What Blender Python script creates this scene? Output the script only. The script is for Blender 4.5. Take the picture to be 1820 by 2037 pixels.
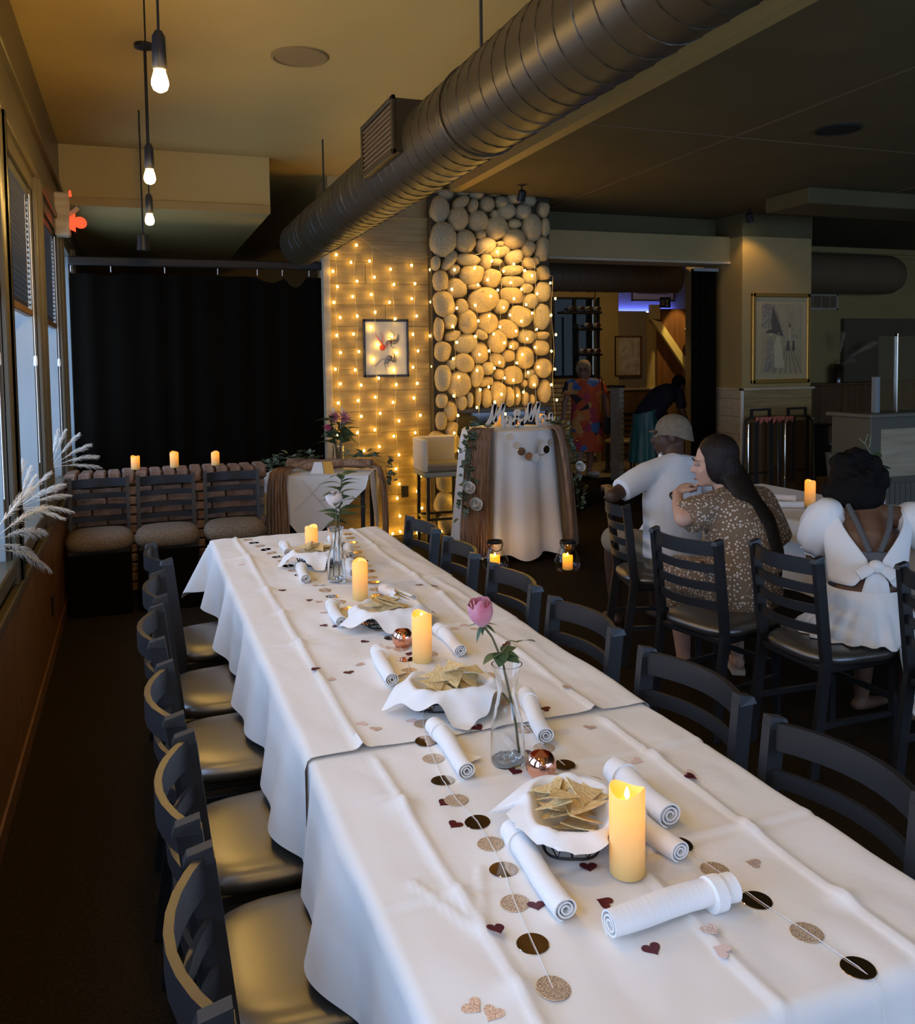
import bpy, bmesh, math, random
from mathutils import Vector, Matrix, Euler, noise
from mathutils.bvhtree import BVHTree
random.seed(7)
scene = bpy.context.scene
for o in list(bpy.data.objects): bpy.data.objects.remove(o)
COL = scene.collection
PI = math.pi

# ------------------------------------------------------------------ camera
cam_d = bpy.data.cameras.new('camera'); cam = bpy.data.objects.new('camera', cam_d); COL.objects.link(cam)
cam_d.sensor_fit = 'HORIZONTAL'; cam_d.sensor_width = 36.0
cam_d.lens = 36.0 * 1753.0 / 1820.0
cam_d.shift_x = 0.0; cam_d.shift_y = -195.5 / 1820.0
cam_d.clip_start = 0.05; cam_d.clip_end = 300
RX = Vector((0.93852911, -0.34492449, -0.01379156))      # camera right
RD = Vector((-0.03278234, -0.04928556, -0.99824659))     # camera down
RF = Vector((0.34363997, 0.9373356, -0.05756336))        # camera forward
M = Matrix((( RX.x, -RD.x, -RF.x, 0.0), (RX.y, -RD.y, -RF.y, 0.0), (RX.z, -RD.z, -RF.z, 1.62), (0, 0, 0, 1)))
cam.matrix_world = M
scene.camera = cam

# ------------------------------------------------------------------ view, sky
vs = scene.view_settings
vs.view_transform = 'Standard'; vs.look = 'None'; vs.gamma = 1.0; vs.use_curve_mapping = False
vs.exposure = 0.0
world = bpy.data.worlds.new('dusk_sky'); scene.world = world; world.use_nodes = True
bg = world.node_tree.nodes['Background']
bg.inputs[0].default_value = (0.40, 0.61, 1.0, 1); bg.inputs[1].default_value = 5.3
# daylight portals, one in each window opening of the left wall
WINDOWS = [(-2.9, -1.7), (-1.5, -0.3), (-0.1, 1.1), (1.35, 2.5), (2.75, 3.9), (4.1, 5.28), (5.6, 6.86), (7.2, 8.4)]
for (a, b) in WINDOWS[:7]:
    l = bpy.data.lights.new('window_portal', 'AREA'); l.shape = 'RECTANGLE'; l.size = b - a; l.size_y = 1.72
    l.cycles.is_portal = True
    lo = bpy.data.objects.new('window_portal', l); COL.objects.link(lo)
    lo.location = (-0.74, (a + b) / 2, 1.72); lo.rotation_euler = (PI / 2, 0, -PI / 2)

ADDED_REAR_WINDOWS = [(1.6, 3.6), (3.8, 5.8), (6.0, 8.0), (8.2, 10.2)]  # unseen windows added behind the camera to send daylight onto the guests
for (a, b) in ADDED_REAR_WINDOWS:
    l = bpy.data.lights.new('window_portal', 'AREA'); l.shape = 'RECTANGLE'; l.size = b - a; l.size_y = 2.6
    l.cycles.is_portal = True
    lo = bpy.data.objects.new('window_portal', l); COL.objects.link(lo)
    lo.location = ((a + b) / 2, -3.72, 1.6); lo.rotation_euler = (PI / 2, 0, 0)

# ------------------------------------------------------------------ mesh helpers
class MB:
    def __init__(s): s.v = []; s.f = []; s.m = []
    def add(s, vs_, fs, mi=0, mat=None):
        o = len(s.v)
        for p in vs_:
            p = Vector(p); s.v.append(mat @ p if mat else p)
        for f in fs: s.f.append([i + o for i in f]); s.m.append(mi)
        return s
    def box(s, a, b, mi=0, mat=None):
        (x0, y0, z0), (x1, y1, z1) = a, b
        return s.add([(x0,y0,z0),(x1,y0,z0),(x1,y1,z0),(x0,y1,z0),(x0,y0,z1),(x1,y0,z1),(x1,y1,z1),(x0,y1,z1)],
              [(0,3,2,1),(4,5,6,7),(0,1,5,4),(1,2,6,5),(2,3,7,6),(3,0,4,7)], mi, mat)
    def bbox(s, a, b, r=0.004, mi=0, mat=None):
        """box with bevelled edges"""
        bm = bmesh.new(); bmesh.ops.create_cube(bm, size=1)
        c = [(a[i]+b[i])/2 for i in range(3)]; d = [abs(b[i]-a[i]) for i in range(3)]
        r = min(r, min(d)*0.45)
        for v in bm.verts: v.co = Vector([v.co[i]*d[i]+c[i] for i in range(3)])
        bmesh.ops.bevel(bm, geom=bm.edges[:], offset=r, segments=1, affect='EDGES')
        bm.verts.index_update()
        s.add([v.co.copy() for v in bm.verts], [[v.index for v in f.verts] for f in bm.faces], mi, mat); bm.free(); return s
    def loft(s, rings, cap=True, mi=0, closed=True):
        n = len(rings[0]); o = len(s.v)
        for r in rings: s.v += [Vector(p) for p in r]
        for i in range(len(rings)-1):
            for j in range(n if closed else n-1):
                k = (j+1) % n
                s.f.append([o+i*n+j, o+i*n+k, o+(i+1)*n+k, o+(i+1)*n+j]); s.m.append(mi)
        if cap and closed:
            s.f.append([o+j for j in reversed(range(n))]); s.m.append(mi)
            s.f.append([o+(len(rings)-1)*n+j for j in range(n)]); s.m.append(mi)
        return s
    def tube(s, pts, rad, n=8, mi=0, cap=True, flat=None, up=None, closed=False):
        """swept tube, rad scalar or list; flat=(a,b) elliptical factors"""
        pts = [Vector(p) for p in pts]; N = len(pts)
        rad = [rad]*N if not hasattr(rad, '__len__') else rad
        t0 = (pts[1]-pts[0]).normalized()
        u = Vector(up) if up else (Vector((0,0,1)) if abs(t0.z) < 0.9 else Vector((1,0,0)))
        rings = []
        for i, p in enumerate(pts):
            if closed: t = (pts[(i+1)%N]-pts[i-1])
            else: t = (pts[min(i+1,N-1)]-pts[max(i-1,0)])
            if t.length < 1e-9: t = t0.copy()
            t.normalize()
            a = t.cross(u)
            if a.length < 1e-6: a = t.cross(Vector((0.3,1,0.2)))
            a.normalize(); b = a.cross(t).normalized()
            if not up: u = b
            fa, fb = flat if flat else (1, 1)
            rings.append([p + a*(math.cos(2*PI*k/n)*rad[i]*fa) + b*(math.sin(2*PI*k/n)*rad[i]*fb) for k in range(n)])
        if closed: rings.append(rings[0]); cap = False
        return s.loft(rings, cap, mi)
    def bar(s, pts, w, h, up=(0,0,1), mi=0):
        """rectangular bar along a path; w across, h along up"""
        pts = [Vector(p) for p in pts]; N = len(pts); rings = []; upv = Vector(up)
        for i, p in enumerate(pts):
            t = (pts[min(i+1,N-1)]-pts[max(i-1,0)]).normalized()
            a = t.cross(upv).normalized(); b = a.cross(t).normalized()
            rings.append([p+a*w/2+b*h/2, p-a*w/2+b*h/2, p-a*w/2-b*h/2, p+a*w/2-b*h/2])
        return s.loft(rings, True, mi)
    def lathe(s, prof, n=24, mi=0, c=(0,0,0), cap=True):
        rings = [[(c[0]+r*math.cos(2*PI*k/n), c[1]+r*math.sin(2*PI*k/n), c[2]+z) for k in range(n)] for r, z in prof]
        return s.loft(rings, cap, mi)
    def ell(s, c, r, rot=None, nu=12, nv=8, mi=0):
        c = Vector(c); R = Euler(rot).to_matrix() if rot else Matrix.Identity(3)
        if not hasattr(r, '__len__'): r = (r, r, r)
        rings = []
        for i in range(1, nv):
            ph = PI*i/nv
            rings.append([c + R @ Vector((r[0]*math.sin(ph)*math.cos(2*PI*k/nu), r[1]*math.sin(ph)*math.sin(2*PI*k/nu), -r[2]*math.cos(ph))) for k in range(nu)])
        o = len(s.v); s.loft(rings, False, mi)
        s.v.append(c + R @ Vector((0,0,-r[2]))); b = len(s.v)-1
        s.v.append(c + R @ Vector((0,0,r[2]))); t = len(s.v)-1
        L = o+(nv-2)*nu
        for k in range(nu):
            s.f.append([b, o+(k+1)%nu, o+k]); s.m.append(mi); s.f.append([t, L+k, L+(k+1)%nu]); s.m.append(mi)
        return s
    def prism(s, poly, z0, z1, mi=0, mat=None):
        n = len(poly)
        vs_ = [(p[0],p[1],z0) for p in poly]+[(p[0],p[1],z1) for p in poly]
        fs = [list(reversed(range(n))), list(range(n,2*n))]+[[i,(i+1)%n,n+(i+1)%n,n+i] for i in range(n)]
        return s.add(vs_, fs, mi, mat)
    def mesh(s, name, mats, smooth=False, angle=None):
        me = bpy.data.meshes.new(name); me.from_pydata(s.v, [], s.f); me.validate()
        for m_ in (mats if isinstance(mats, (list, tuple)) else [mats]): me.materials.append(m_)
        if isinstance(mats, (list, tuple)) and len(me.polygons) == len(s.m): me.polygons.foreach_set('material_index', s.m)
        bm = bmesh.new(); bm.from_mesh(me); bmesh.ops.recalc_face_normals(bm, faces=bm.faces[:])
        if smooth:
            for f in bm.faces: f.smooth = True
            lim = math.radians(angle if angle else 40)
            for e in bm.edges:
                if len(e.link_faces) == 2 and e.calc_face_angle(0) > lim: e.smooth = False
        bm.to_mesh(me); bm.free(); me.update()
        return me

def link(o, parent=None):
    COL.objects.link(o)
    if parent: o.parent = parent
    return o
def part(name, mb, mat, parent=None, smooth=False, loc=(0,0,0), rot=(0,0,0), angle=None, label=None):
    me = mb if isinstance(mb, bpy.types.Mesh) else mb.mesh(name, mat, smooth, angle)
    o = bpy.data.objects.new(name, me); o.location = loc; o.rotation_euler = rot
    if label: o['label'] = label
    return link(o, parent)
def tag(o, label, cat, group=None, kind=None):
    o['label'] = label; o['category'] = cat
    if group: o['group'] = group
    if kind: o['kind'] = kind
    return o
def thing(name, label, cat, loc=(0,0,0), rotz=0, group=None):
    o = bpy.data.objects.new(name, None); o.empty_display_size = 0.05
    o.location = loc; o.rotation_euler = (0,0,rotz); link(o)
    return tag(o, label, cat, group)
def single(name, mb, mat, label, cat, group=None, smooth=False, loc=(0,0,0), rot=(0,0,0), angle=None):
    return tag(part(name, mb, mat, None, smooth, loc, rot, angle), label, cat, group)
def struct(name, mb, mat, parent=None, smooth=False, label=None, loc=(0,0,0)):
    o = part(name, mb, mat, parent, smooth, loc)
    if not parent: o['kind'] = 'structure'
    if label: o['label'] = label
    return o
def dup(root, loc, rotz=0, label=None, group=None, scale=None):
    r = root.copy(); COL.objects.link(r); r.location = loc; r.rotation_euler = (0,0,rotz)
    if scale: r.scale = (scale,)*3
    if label: r['label'] = label
    if group: r['group'] = group
    for ch in list(root.children):
        c = ch.copy(); COL.objects.link(c); c.parent = r
        for g in ch.children:
            d = g.copy(); COL.objects.link(d); d.parent = c
    return r
def bake(o):
    """apply the modifiers of o into a plain mesh"""
    dg = bpy.context.evaluated_depsgraph_get(); dg.update()
    me = bpy.data.meshes.new_from_object(o.evaluated_get(dg)); old = o.data
    o.modifiers.clear(); o.data = me
    for p in me.polygons: p.use_smooth = True
    return o

# ------------------------------------------------------------------ materials
def mat(name, col, rough=0.6, metal=0.0, spec=0.5, var=0.0, vscale=8.0, col2=None, bump=0.0, bscale=60.0, stretch=None,
        emit=None, estr=0.0, trans=0.0, sheen=0.0, coat=0.0, alpha=1.0, ior=1.45, detail=4.0, sss=0.0):
    m = bpy.data.materials.new(name); m.use_nodes = True; nt = m.node_tree; P = nt.nodes['Principled BSDF']
    P.inputs['Base Color'].default_value = (*col, 1); P.inputs['Roughness'].default_value = rough
    P.inputs['Metallic'].default_value = metal; P.inputs['Specular IOR Level'].default_value = spec
    P.inputs['IOR'].default_value = ior
    if trans: P.inputs['Transmission Weight'].default_value = trans
    if sheen: P.inputs['Sheen Weight'].default_value = sheen
    if coat: P.inputs['Coat Weight'].default_value = coat; P.inputs['Coat Roughness'].default_value = 0.34; P.inputs['Coat IOR'].default_value = 1.9
    if sss: P.inputs['Subsurface Weight'].default_value = sss; P.inputs['Subsurface Radius'].default_value = (0.02,0.012,0.008)
    if alpha < 1: P.inputs['Alpha'].default_value = alpha
    if emit: P.inputs['Emission Color'].default_value = (*emit, 1); P.inputs['Emission Strength'].default_value = estr
    tc = None
    if var or col2 or bump:
        tc = nt.nodes.new('ShaderNodeTexCoord'); mp = nt.nodes.new('ShaderNodeMapping')
        nt.links.new(tc.outputs['Object'], mp.inputs[0])
        if stretch: mp.inputs['Scale'].default_value = stretch
    if var or col2:
        nz = nt.nodes.new('ShaderNodeTexNoise'); nz.inputs['Scale'].default_value = vscale; nz.inputs['Detail'].default_value = detail
        nt.links.new(mp.outputs[0], nz.inputs['Vector'])
        r = nt.nodes.new('ShaderNodeValToRGB')
        c2 = col2 if col2 else tuple(min(1, c*(1+var)) for c in col); c1 = col if col2 else tuple(c*(1-var) for c in col)
        r.color_ramp.elements[0].position = 0.33; r.color_ramp.elements[1].position = 0.68
        r.color_ramp.elements[0].color = (*c1, 1); r.color_ramp.elements[1].color = (*c2, 1)
        nt.links.new(nz.outputs['Fac'], r.inputs[0]); nt.links.new(r.outputs[0], P.inputs['Base Color'])
    if bump:
        nb = nt.nodes.new('ShaderNodeTexNoise'); nb.inputs['Scale'].default_value = bscale; nb.inputs['Detail'].default_value = 3
        nt.links.new(mp.outputs[0], nb.inputs['Vector'])
        bp = nt.nodes.new('ShaderNodeBump'); bp.inputs['Strength'].default_value = bump; bp.inputs['Distance'].default_value = 0.01
        nt.links.new(nb.outputs['Fac'], bp.inputs['Height']); nt.links.new(bp.outputs[0], P.inputs['Normal'])
    return m
def emat(name, col, s):
    m = bpy.data.materials.new(name); m.use_nodes = True; nt = m.node_tree; nt.nodes.clear()
    e = nt.nodes.new('ShaderNodeEmission'); o = nt.nodes.new('ShaderNodeOutputMaterial')
    e.inputs[0].default_value = (*col, 1); e.inputs[1].default_value = s; nt.links.new(e.outputs[0], o.inputs[0]); return m
def pane_mat(name, tint=(1,1,1), gloss=1.0, rough=0.02):
    """thin clear pane: transparent with a Fresnel reflection"""
    m = bpy.data.materials.new(name); m.use_nodes = True; nt = m.node_tree; nt.nodes.clear()
    t = nt.nodes.new('ShaderNodeBsdfTransparent'); g = nt.nodes.new('ShaderNodeBsdfGlossy'); x = nt.nodes.new('ShaderNodeMixShader')
    fr = nt.nodes.new('ShaderNodeLayerWeight'); fr.inputs[0].default_value = 0.12; mm = nt.nodes.new('ShaderNodeMath'); mm.operation = 'MULTIPLY'; mm.inputs[1].default_value = gloss
    o = nt.nodes.new('ShaderNodeOutputMaterial'); t.inputs[0].default_value = (*tint, 1); g.inputs['Roughness'].default_value = rough
    nt.links.new(fr.outputs['Facing'], mm.inputs[0]); nt.links.new(mm.outputs[0], x.inputs[0]); nt.links.new(t.outputs[0], x.inputs[1]); nt.links.new(g.outputs[0], x.inputs[2]); nt.links.new(x.outputs[0], o.inputs[0])
    return m
M_ = {}
M_['paint_cream'] = mat('cream_paint', (0.34,0.235,0.085), 0.6, var=0.06, vscale=2)
M_['ceiling'] = mat('ceiling_paint', (0.40,0.29,0.10), 0.55, var=0.05, vscale=1.2)
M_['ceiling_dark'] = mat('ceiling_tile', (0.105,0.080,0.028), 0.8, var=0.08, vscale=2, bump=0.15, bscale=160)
M_['trim'] = mat('grey_olive_trim', (0.085,0.070,0.042), 0.35)
M_['frame_grey'] = mat('window_frame_grey', (0.24,0.27,0.27), 0.4)
M_['wood_red'] = mat('stained_panel_wood', (0.11,0.04,0.012), 0.45, col2=(0.17,0.07,0.022), vscale=3, stretch=(6,6,0.5), bump=0.05)
M_['wood_dark'] = mat('dark_panel_wood', (0.10,0.048,0.016), 0.5, col2=(0.16,0.085,0.03), vscale=3, stretch=(6,6,0.6))
M_['plank'] = mat('weathered_plank', (0.24,0.16,0.055), 0.55, col2=(0.36,0.26,0.10), vscale=3.5, stretch=(0.6,6,7), bump=0.25, bscale=18)
M_['plank_pale'] = mat('pale_plank', (0.38,0.30,0.19), 0.55, col2=(0.50,0.41,0.27), vscale=3.5, stretch=(0.6,6,7), bump=0.15, bscale=18)
M_['carpet'] = mat('dark_carpet', (0.016,0.011,0.005), 0.95, col2=(0.030,0.021,0.011), vscale=90, spec=0.1, bump=0.5, bscale=350)
M_['tile_floor'] = mat('tan_floor', (0.26,0.21,0.13), 0.5, col2=(0.34,0.28,0.18), vscale=4)
M_['black_cloth'] = mat('black_curtain_cloth', (0.0045,0.0035,0.0022), 0.95, spec=0.05)
M_['black_metal'] = mat('black_powder_coat', (0.017,0.017,0.018), 0.38, spec=0.5, bump=0.05, bscale=300)
M_['black_wire'] = mat('black_wire', (0.012,0.011,0.010), 0.4)
M_['vinyl'] = mat('black_vinyl', (0.040,0.036,0.028), 0.40, spec=1.0, coat=0.8, bump=0.03, bscale=90)
M_['tweed'] = mat('brown_tweed', (0.11,0.078,0.05), 0.95, col2=(0.26,0.20,0.145), vscale=130, spec=0.1, bump=0.4, bscale=130)
M_['linen'] = mat('white_tablecloth', (0.80,0.79,0.76), 0.75, spec=0.25, sheen=0.15, bump=0.22, bscale=16)
M_['napkin'] = mat('white_napkin', (0.84,0.84,0.83), 0.8, spec=0.2, sheen=0.2, bump=0.12, bscale=40)
M_['gauze'] = mat('brown_gauze', (0.26,0.15,0.09), 0.9, col2=(0.42,0.28,0.19), vscale=22, stretch=(3,3,0.4), spec=0.1, bump=0.6, bscale=40)
M_['brick'] = mat('brick', (0.14,0.075,0.045), 0.9, col2=(0.27,0.17,0.115), vscale=14, bump=0.6, bscale=50)
M_['mortar'] = mat('mortar', (0.16,0.14,0.11), 0.95, bump=0.4, bscale=80)
M_['brick_pale'] = mat('pale_brick', (0.46,0.40,0.31), 0.9, col2=(0.58,0.52,0.42), vscale=10, bump=0.4)
M_['stone'] = mat('river_stone', (0.33,0.24,0.115), 0.62, col2=(0.50,0.38,0.20), vscale=9, bump=0.35, bscale=35)
M_['stone2'] = mat('river_stone_grey', (0.31,0.245,0.135), 0.62, col2=(0.44,0.36,0.21), vscale=7, bump=0.35, bscale=30)
M_['stone_bed'] = mat('chimney_mortar', (0.055,0.042,0.022), 0.95, bump=0.5, bscale=60)
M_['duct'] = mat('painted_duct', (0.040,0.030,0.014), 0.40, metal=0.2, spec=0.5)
M_['duct_dark'] = mat('dark_duct', (0.16,0.10,0.05), 0.5)
M_['copper'] = mat('rose_gold_mirror', (0.80,0.42,0.30), 0.10, metal=1.0)
M_['mirror_disc'] = mat('rose_gold_foil', (0.62,0.44,0.30), 0.08, metal=1.0)
def glitter(name, c1, c2, c3):
    m = bpy.data.materials.new(name); m.use_nodes = True; nt = m.node_tree; P = nt.nodes['Principled BSDF']
    tc = nt.nodes.new('ShaderNodeTexCoord'); v = nt.nodes.new('ShaderNodeTexVoronoi'); v.inputs['Scale'].default_value = 900
    nt.links.new(tc.outputs['Object'], v.inputs['Vector'])
    r = nt.nodes.new('ShaderNodeValToRGB'); r.color_ramp.elements[0].color = (*c1,1); r.color_ramp.elements[1].color = (*c2,1)
    e = r.color_ramp.elements.new(0.9); e.color = (*c3,1); r.color_ramp.elements[1].position = 0.6
    sx = nt.nodes.new('ShaderNodeSeparateColor'); nt.links.new(v.outputs['Color'], sx.inputs[0])
    nt.links.new(sx.outputs[0], r.inputs[0]); nt.links.new(r.outputs[0], P.inputs['Base Color'])
    P.inputs['Roughness'].default_value = 0.45; P.inputs['Metallic'].default_value = 0.5
    return m
M_['glitter'] = glitter('rose_gold_glitter', (0.22,0.13,0.075), (0.42,0.28,0.18), (1,0.85,0.65))
M_['glitter_pink'] = glitter('pink_glitter', (0.45,0.24,0.18), (0.72,0.46,0.37), (1,0.9,0.8))
M_['burgundy'] = mat('burgundy_foil', (0.11,0.012,0.018), 0.35, metal=0.3)
M_['pale_pink'] = mat('pale_pink_card', (0.72,0.56,0.52), 0.5)
M_['glass'] = mat('clear_glass', (0.97,0.98,0.98), 0.01, trans=1.0, ior=1.45)
M_['pane'] = pane_mat('window_pane', gloss=0.5)
M_['thin_glass'] = pane_mat('thin_clear_glass', (0.96,0.94,0.88), 1.2)
M_['pane_dimmed'] = pane_mat('sky_dimming_pane', (0.085,0.082,0.075), 0.3)  # tint added to dim the sky seen through the far window
M_['chip'] = mat('corn_chip', (0.66,0.47,0.20), 0.8, col2=(0.80,0.64,0.34), vscale=60, bump=0.5, bscale=150)
M_['leaf'] = mat('green_leaf', (0.045,0.085,0.035), 0.45, col2=(0.09,0.14,0.07), vscale=20)
M_['euca'] = mat('eucalyptus_leaf', (0.12,0.17,0.11), 0.6, col2=(0.22,0.27,0.19), vscale=25)
M_['stem'] = mat('green_stem', (0.10,0.11,0.04), 0.6, col2=(0.16,0.12,0.06), vscale=20)
M_['pink_petal'] = mat('pink_rose_petal', (0.55,0.10,0.18), 0.6, col2=(0.78,0.42,0.46), vscale=14, sheen=0.3)
M_['hot_pink'] = mat('hot_pink_petal', (0.60,0.06,0.17), 0.6, sheen=0.3)
M_['mauve'] = mat('mauve_petal', (0.38,0.12,0.20), 0.7, col2=(0.55,0.25,0.33), vscale=18)
M_['cream_petal'] = mat('cream_petal', (0.74,0.62,0.55), 0.6, sheen=0.3)
M_['white_petal'] = mat('white_petal', (0.80,0.79,0.74), 0.6, sheen=0.3)
M_['plume'] = mat('dried_plume', (0.62,0.58,0.50), 0.9, col2=(0.78,0.75,0.68), vscale=12)
M_['plume_tan'] = mat('tan_pampas', (0.46,0.36,0.22), 0.9, col2=(0.60,0.49,0.33), vscale=12)
M_['brown_glass'] = mat('brown_bottle', (0.03,0.016,0.008), 0.12, spec=0.7)
M_['amber_vase'] = mat('textured_rose_vase', (0.36,0.20,0.12), 0.25, metal=0.6, bump=0.8, bscale=90)
M_['white_lacquer'] = mat('white_lacquer', (0.70,0.66,0.58), 0.5)
M_['white_plain'] = mat('white_plain', (0.75,0.74,0.72), 0.6)
M_['blind'] = mat('dark_slat', (0.055,0.058,0.055), 0.5)
M_['rail_dark'] = mat('dark_rail', (0.012,0.008,0.004), 0.6)
M_['gold_frame'] = mat('gold_frame', (0.42,0.25,0.06), 0.32, metal=0.7)
M_['black_frame'] = mat('black_frame', (0.012,0.010,0.008), 0.4)
M_['chrome'] = mat('chrome_tube', (0.65,0.6,0.5), 0.15, metal=1.0)
M_['strap'] = mat('dark_strap', (0.02,0.012,0.008), 0.7)
M_['coral'] = mat('coral_ribbon', (0.55,0.14,0.10), 0.7)
M_['red_exit'] = emat('red_exit_letters', (1.0,0.06,0.02), 2.2)
M_['wire_clear'] = mat('clear_wire', (0.50,0.42,0.25), 0.4)
# ================================================================== SETTING
XW = -0.48                     # inner face of the window wall
ZC, ZR = 3.32, 3.20            # ceiling heights, left bay and right bay
struct('floor', MB().box((-0.9,-3.6,-0.1),(12.2,13.4,0.0)), M_['carpet'])
struct('floor_tiles', MB().box((5.95,10.75,0.0),(10,12.5,0.004)), M_['tile_floor'])
struct('ceiling', MB().box((-0.9,-3.6,ZC),(2.9,13.4,ZC+0.1)), M_['ceiling'])
cr = struct('ceiling_lowered', MB().box((2.9,-3.6,ZR),(12.2,13.4,ZR+0.22)), M_['ceiling_dark'])
for xx in (4.05, 6.9, 9.4): part('ceiling_seam', MB().box((xx,-3.6,ZR-0.006),(xx+0.022,8.3,ZR+0.001)), M_['duct_dark'], cr)
for yy in (0.5, 2.9, 5.3): part('ceiling_seam', MB().box((2.9,yy,ZR-0.004),(12,yy+0.01,ZR+0.001)), M_['duct_dark'], cr)
struct('trim_bulkhead', MB().box((2.80,-3.6,ZR),(2.9,8.3,ZC)), M_['ceiling'])
struct('soffit', MB().box((XW,7.4,2.87),(1.1,13.2,ZC)), M_['ceiling'])
struct('trim_soffit', MB().bbox((XW,7.385,2.86),(1.1,7.40,2.93),0.003), M_['paint_cream'])
struct('beam_right', MB().bbox((7.6,2.0,2.98),(12,2.5,ZR),0.01).bbox((5.9,6.6,3.05),(12,7.2,ZR),0.01), M_['ceiling_dark'])
# shell walls out of view
wbh = MB(); wbh.box((-0.9,-3.7,0),(12.2,-3.6,0.30)); wbh.box((-0.9,-3.7,2.90),(12.2,-3.6,ZC+0.1))
xs = [-0.9]+[v for ab in ADDED_REAR_WINDOWS for v in ab]+[12.2]
for i in range(0, len(xs), 2): wbh.box((xs[i],-3.7,0.30),(xs[i+1],-3.6,2.90))
struct('wall_behind', wbh, M_['paint_cream'])
for i, (a, b) in enumerate(ADDED_REAR_WINDOWS):  # frames and panes of the added, unseen rear windows
    wq = struct('window_%d' % (11+i), MB().bbox((a,-3.69,0.30),(b,-3.61,0.36)).bbox((a,-3.69,2.84),(b,-3.61,2.90)).bbox((a,-3.69,0.3),(a+0.06,-3.61,2.9)).bbox((b-0.06,-3.69,0.3),(b,-3.61,2.9)).bbox(((a+b)/2-0.03,-3.69,0.3),((a+b)/2+0.03,-3.61,2.9)), M_['frame_grey'])
    part('pane', MB().box((a+0.03,-3.652,0.33),(b-0.03,-3.648,2.87)), M_['pane'], wq)
struct('wall_right', MB().box((12.1,-3.6,0),(12.2,13.4,ZC+0.1)), M_['paint_cream'])
# window wall
w = MB()
w.box((-0.74,-3.6,0),(XW,13.4,0.70)); w.box((-0.74,-3.6,2.58),(XW,13.4,ZC))
ys = [-3.6]+[v for ab in WINDOWS for v in ab]+[13.4]
for i in range(0, len(ys), 2): w.box((-0.74,ys[i],0.70),(XW,ys[i+1],2.58))
wl = struct('wall_left', w, M_['trim'])
y = -3.4; k = 0
while y < 8.0:                                         # wood panels under the sills
    part('panel', MB().bbox((XW-0.01,y,0.09),(XW+0.012,y+0.598,0.70),0.004), M_['wood_red'], wl); y += 0.602
struct('baseboard_left', MB().bbox((XW-0.01,-3.6,0),(XW+0.02,8.2,0.09),0.005), M_['wood_red'])
struct('trim_1', MB().bbox((XW-0.01,-3.6,0.715),(XW+0.03,8.4,0.75),0.006), M_['trim'])
struct('trim_2', MB().bbox((XW-0.01,-3.6,2.655),(XW+0.022,12,2.70),0.006).bbox((XW-0.01,-3.6,2.70),(XW+0.012,12,2.725),0.004), M_['trim'])
struct('trim_3', MB().bbox((XW-0.01,-3.6,2.93),(XW+0.03,7.38,2.96),0.006).bbox((XW-0.01,-3.6,2.97),(XW+0.018,7.38,2.985),0.004), M_['trim'])
for i, (a, b) in enumerate(WINDOWS):
    win = struct('window_%d' % (i+1), MB().box((-0.74,a,0.78),(XW+0.0,b,0.83)).box((-0.74,a,0.70),(-0.55,b,0.79)), M_['trim'])
    part('window_sill', MB().bbox((-0.73,a-0.0,0.828),(XW-0.045,b,0.848),0.004).bbox((XW-0.05,a,0.79),(XW+0.018,b,0.858),0.006), M_['trim'], win)
    for e, s in ((a,-1),(b,1)):
        part('casing', MB().bbox((XW-0.01,e,0.75) if s>0 else (XW-0.01,e-0.10,0.75),(XW+0.02,e+0.10,2.655) if s>0 else (XW+0.02,e,2.655),0.006)
             .bbox((XW-0.01,e+s*0.10-0.012,0.75),(XW+0.034,e+s*0.10+0.012,2.66),0.005), M_['trim'], win)
        part('jamb', MB().box((-0.72,e-(0.03 if s>0 else 0),0.84),(-0.50,e+(0.0 if s>0 else 0.03),2.58)), M_['frame_grey'], win)
    part('window_frame', MB().bbox((-0.72,a+0.03,0.84),(-0.67,a+0.085,2.58)).bbox((-0.72,b-0.085,0.84),(-0.67,b-0.03,2.58)).bbox((-0.72,a,0.84),(-0.67,b,0.90)).bbox((-0.72,a,2.52),(-0.67,b,2.58)).bbox((-0.715,a,1.68),(-0.675,b,1.72)), M_['frame_grey'], win)
    part('pane', MB().box((-0.698,a+0.06,0.88),(-0.694,b-0.06,2.54)), M_['pane'], win)
# blinds in the windows in view
def blind(a, b, label):
    t = thing('window_blind', label, 'blind', (-0.512,(a+b)/2,2.57), 0, 'dark slat blinds on the window wall')
    h = (b-a)/2-0.05
    part('head_rail', MB().bbox((-0.02,-h,-0.05),(0.02,h,0.0)), M_['blind'], t)
    me = MB().add([(-0.013,-h,-0.009),(0.013,-h,0.007),(0.013,h,0.007),(-0.013,h,-0.009),(-0.013,-h,-0.011),(0.013,-h,0.005),(0.013,h,0.005),(-0.013,h,-0.011)],
        [(0,1,2,3),(7,6,5,4),(0,4,5,1),(2,6,7,3),(1,5,6,2),(3,7,4,0)]).mesh('slat', M_['blind'])
    for j in range(21): part('slat', me, None, t, loc=(0,0,-0.065-j*0.0275))
    part('bottom_rail', MB().bbox((-0.018,-h,-0.672),(0.018,h,-0.635),0.005), M_['wood_dark'], t)
    for s in (-1, 1):
        part('ladder_tape', MB().box((0.0145,s*h*0.72-0.004,-0.64),(0.0155,s*h*0.72+0.004,-0.04)), M_['white_plain'], t)
    c = part('cord', MB().tube([(0.03,h-0.09,-0.04),(0.03,h-0.09,-0.9),(0.03,h-0.085,-1.45)],0.0022,6), M_['white_plain'], t)
    part('tassel', MB().lathe([(0.003,0.0),(0.009,-0.006),(0.011,-0.05),(0.007,-0.056)],10,c=(0.03,h-0.089,-0.88)), M_['white_plain'], c, True)
    return t
blind(4.1, 5.28, 'dark slat blind drawn half down in the window holding the pampas vase')
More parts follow.
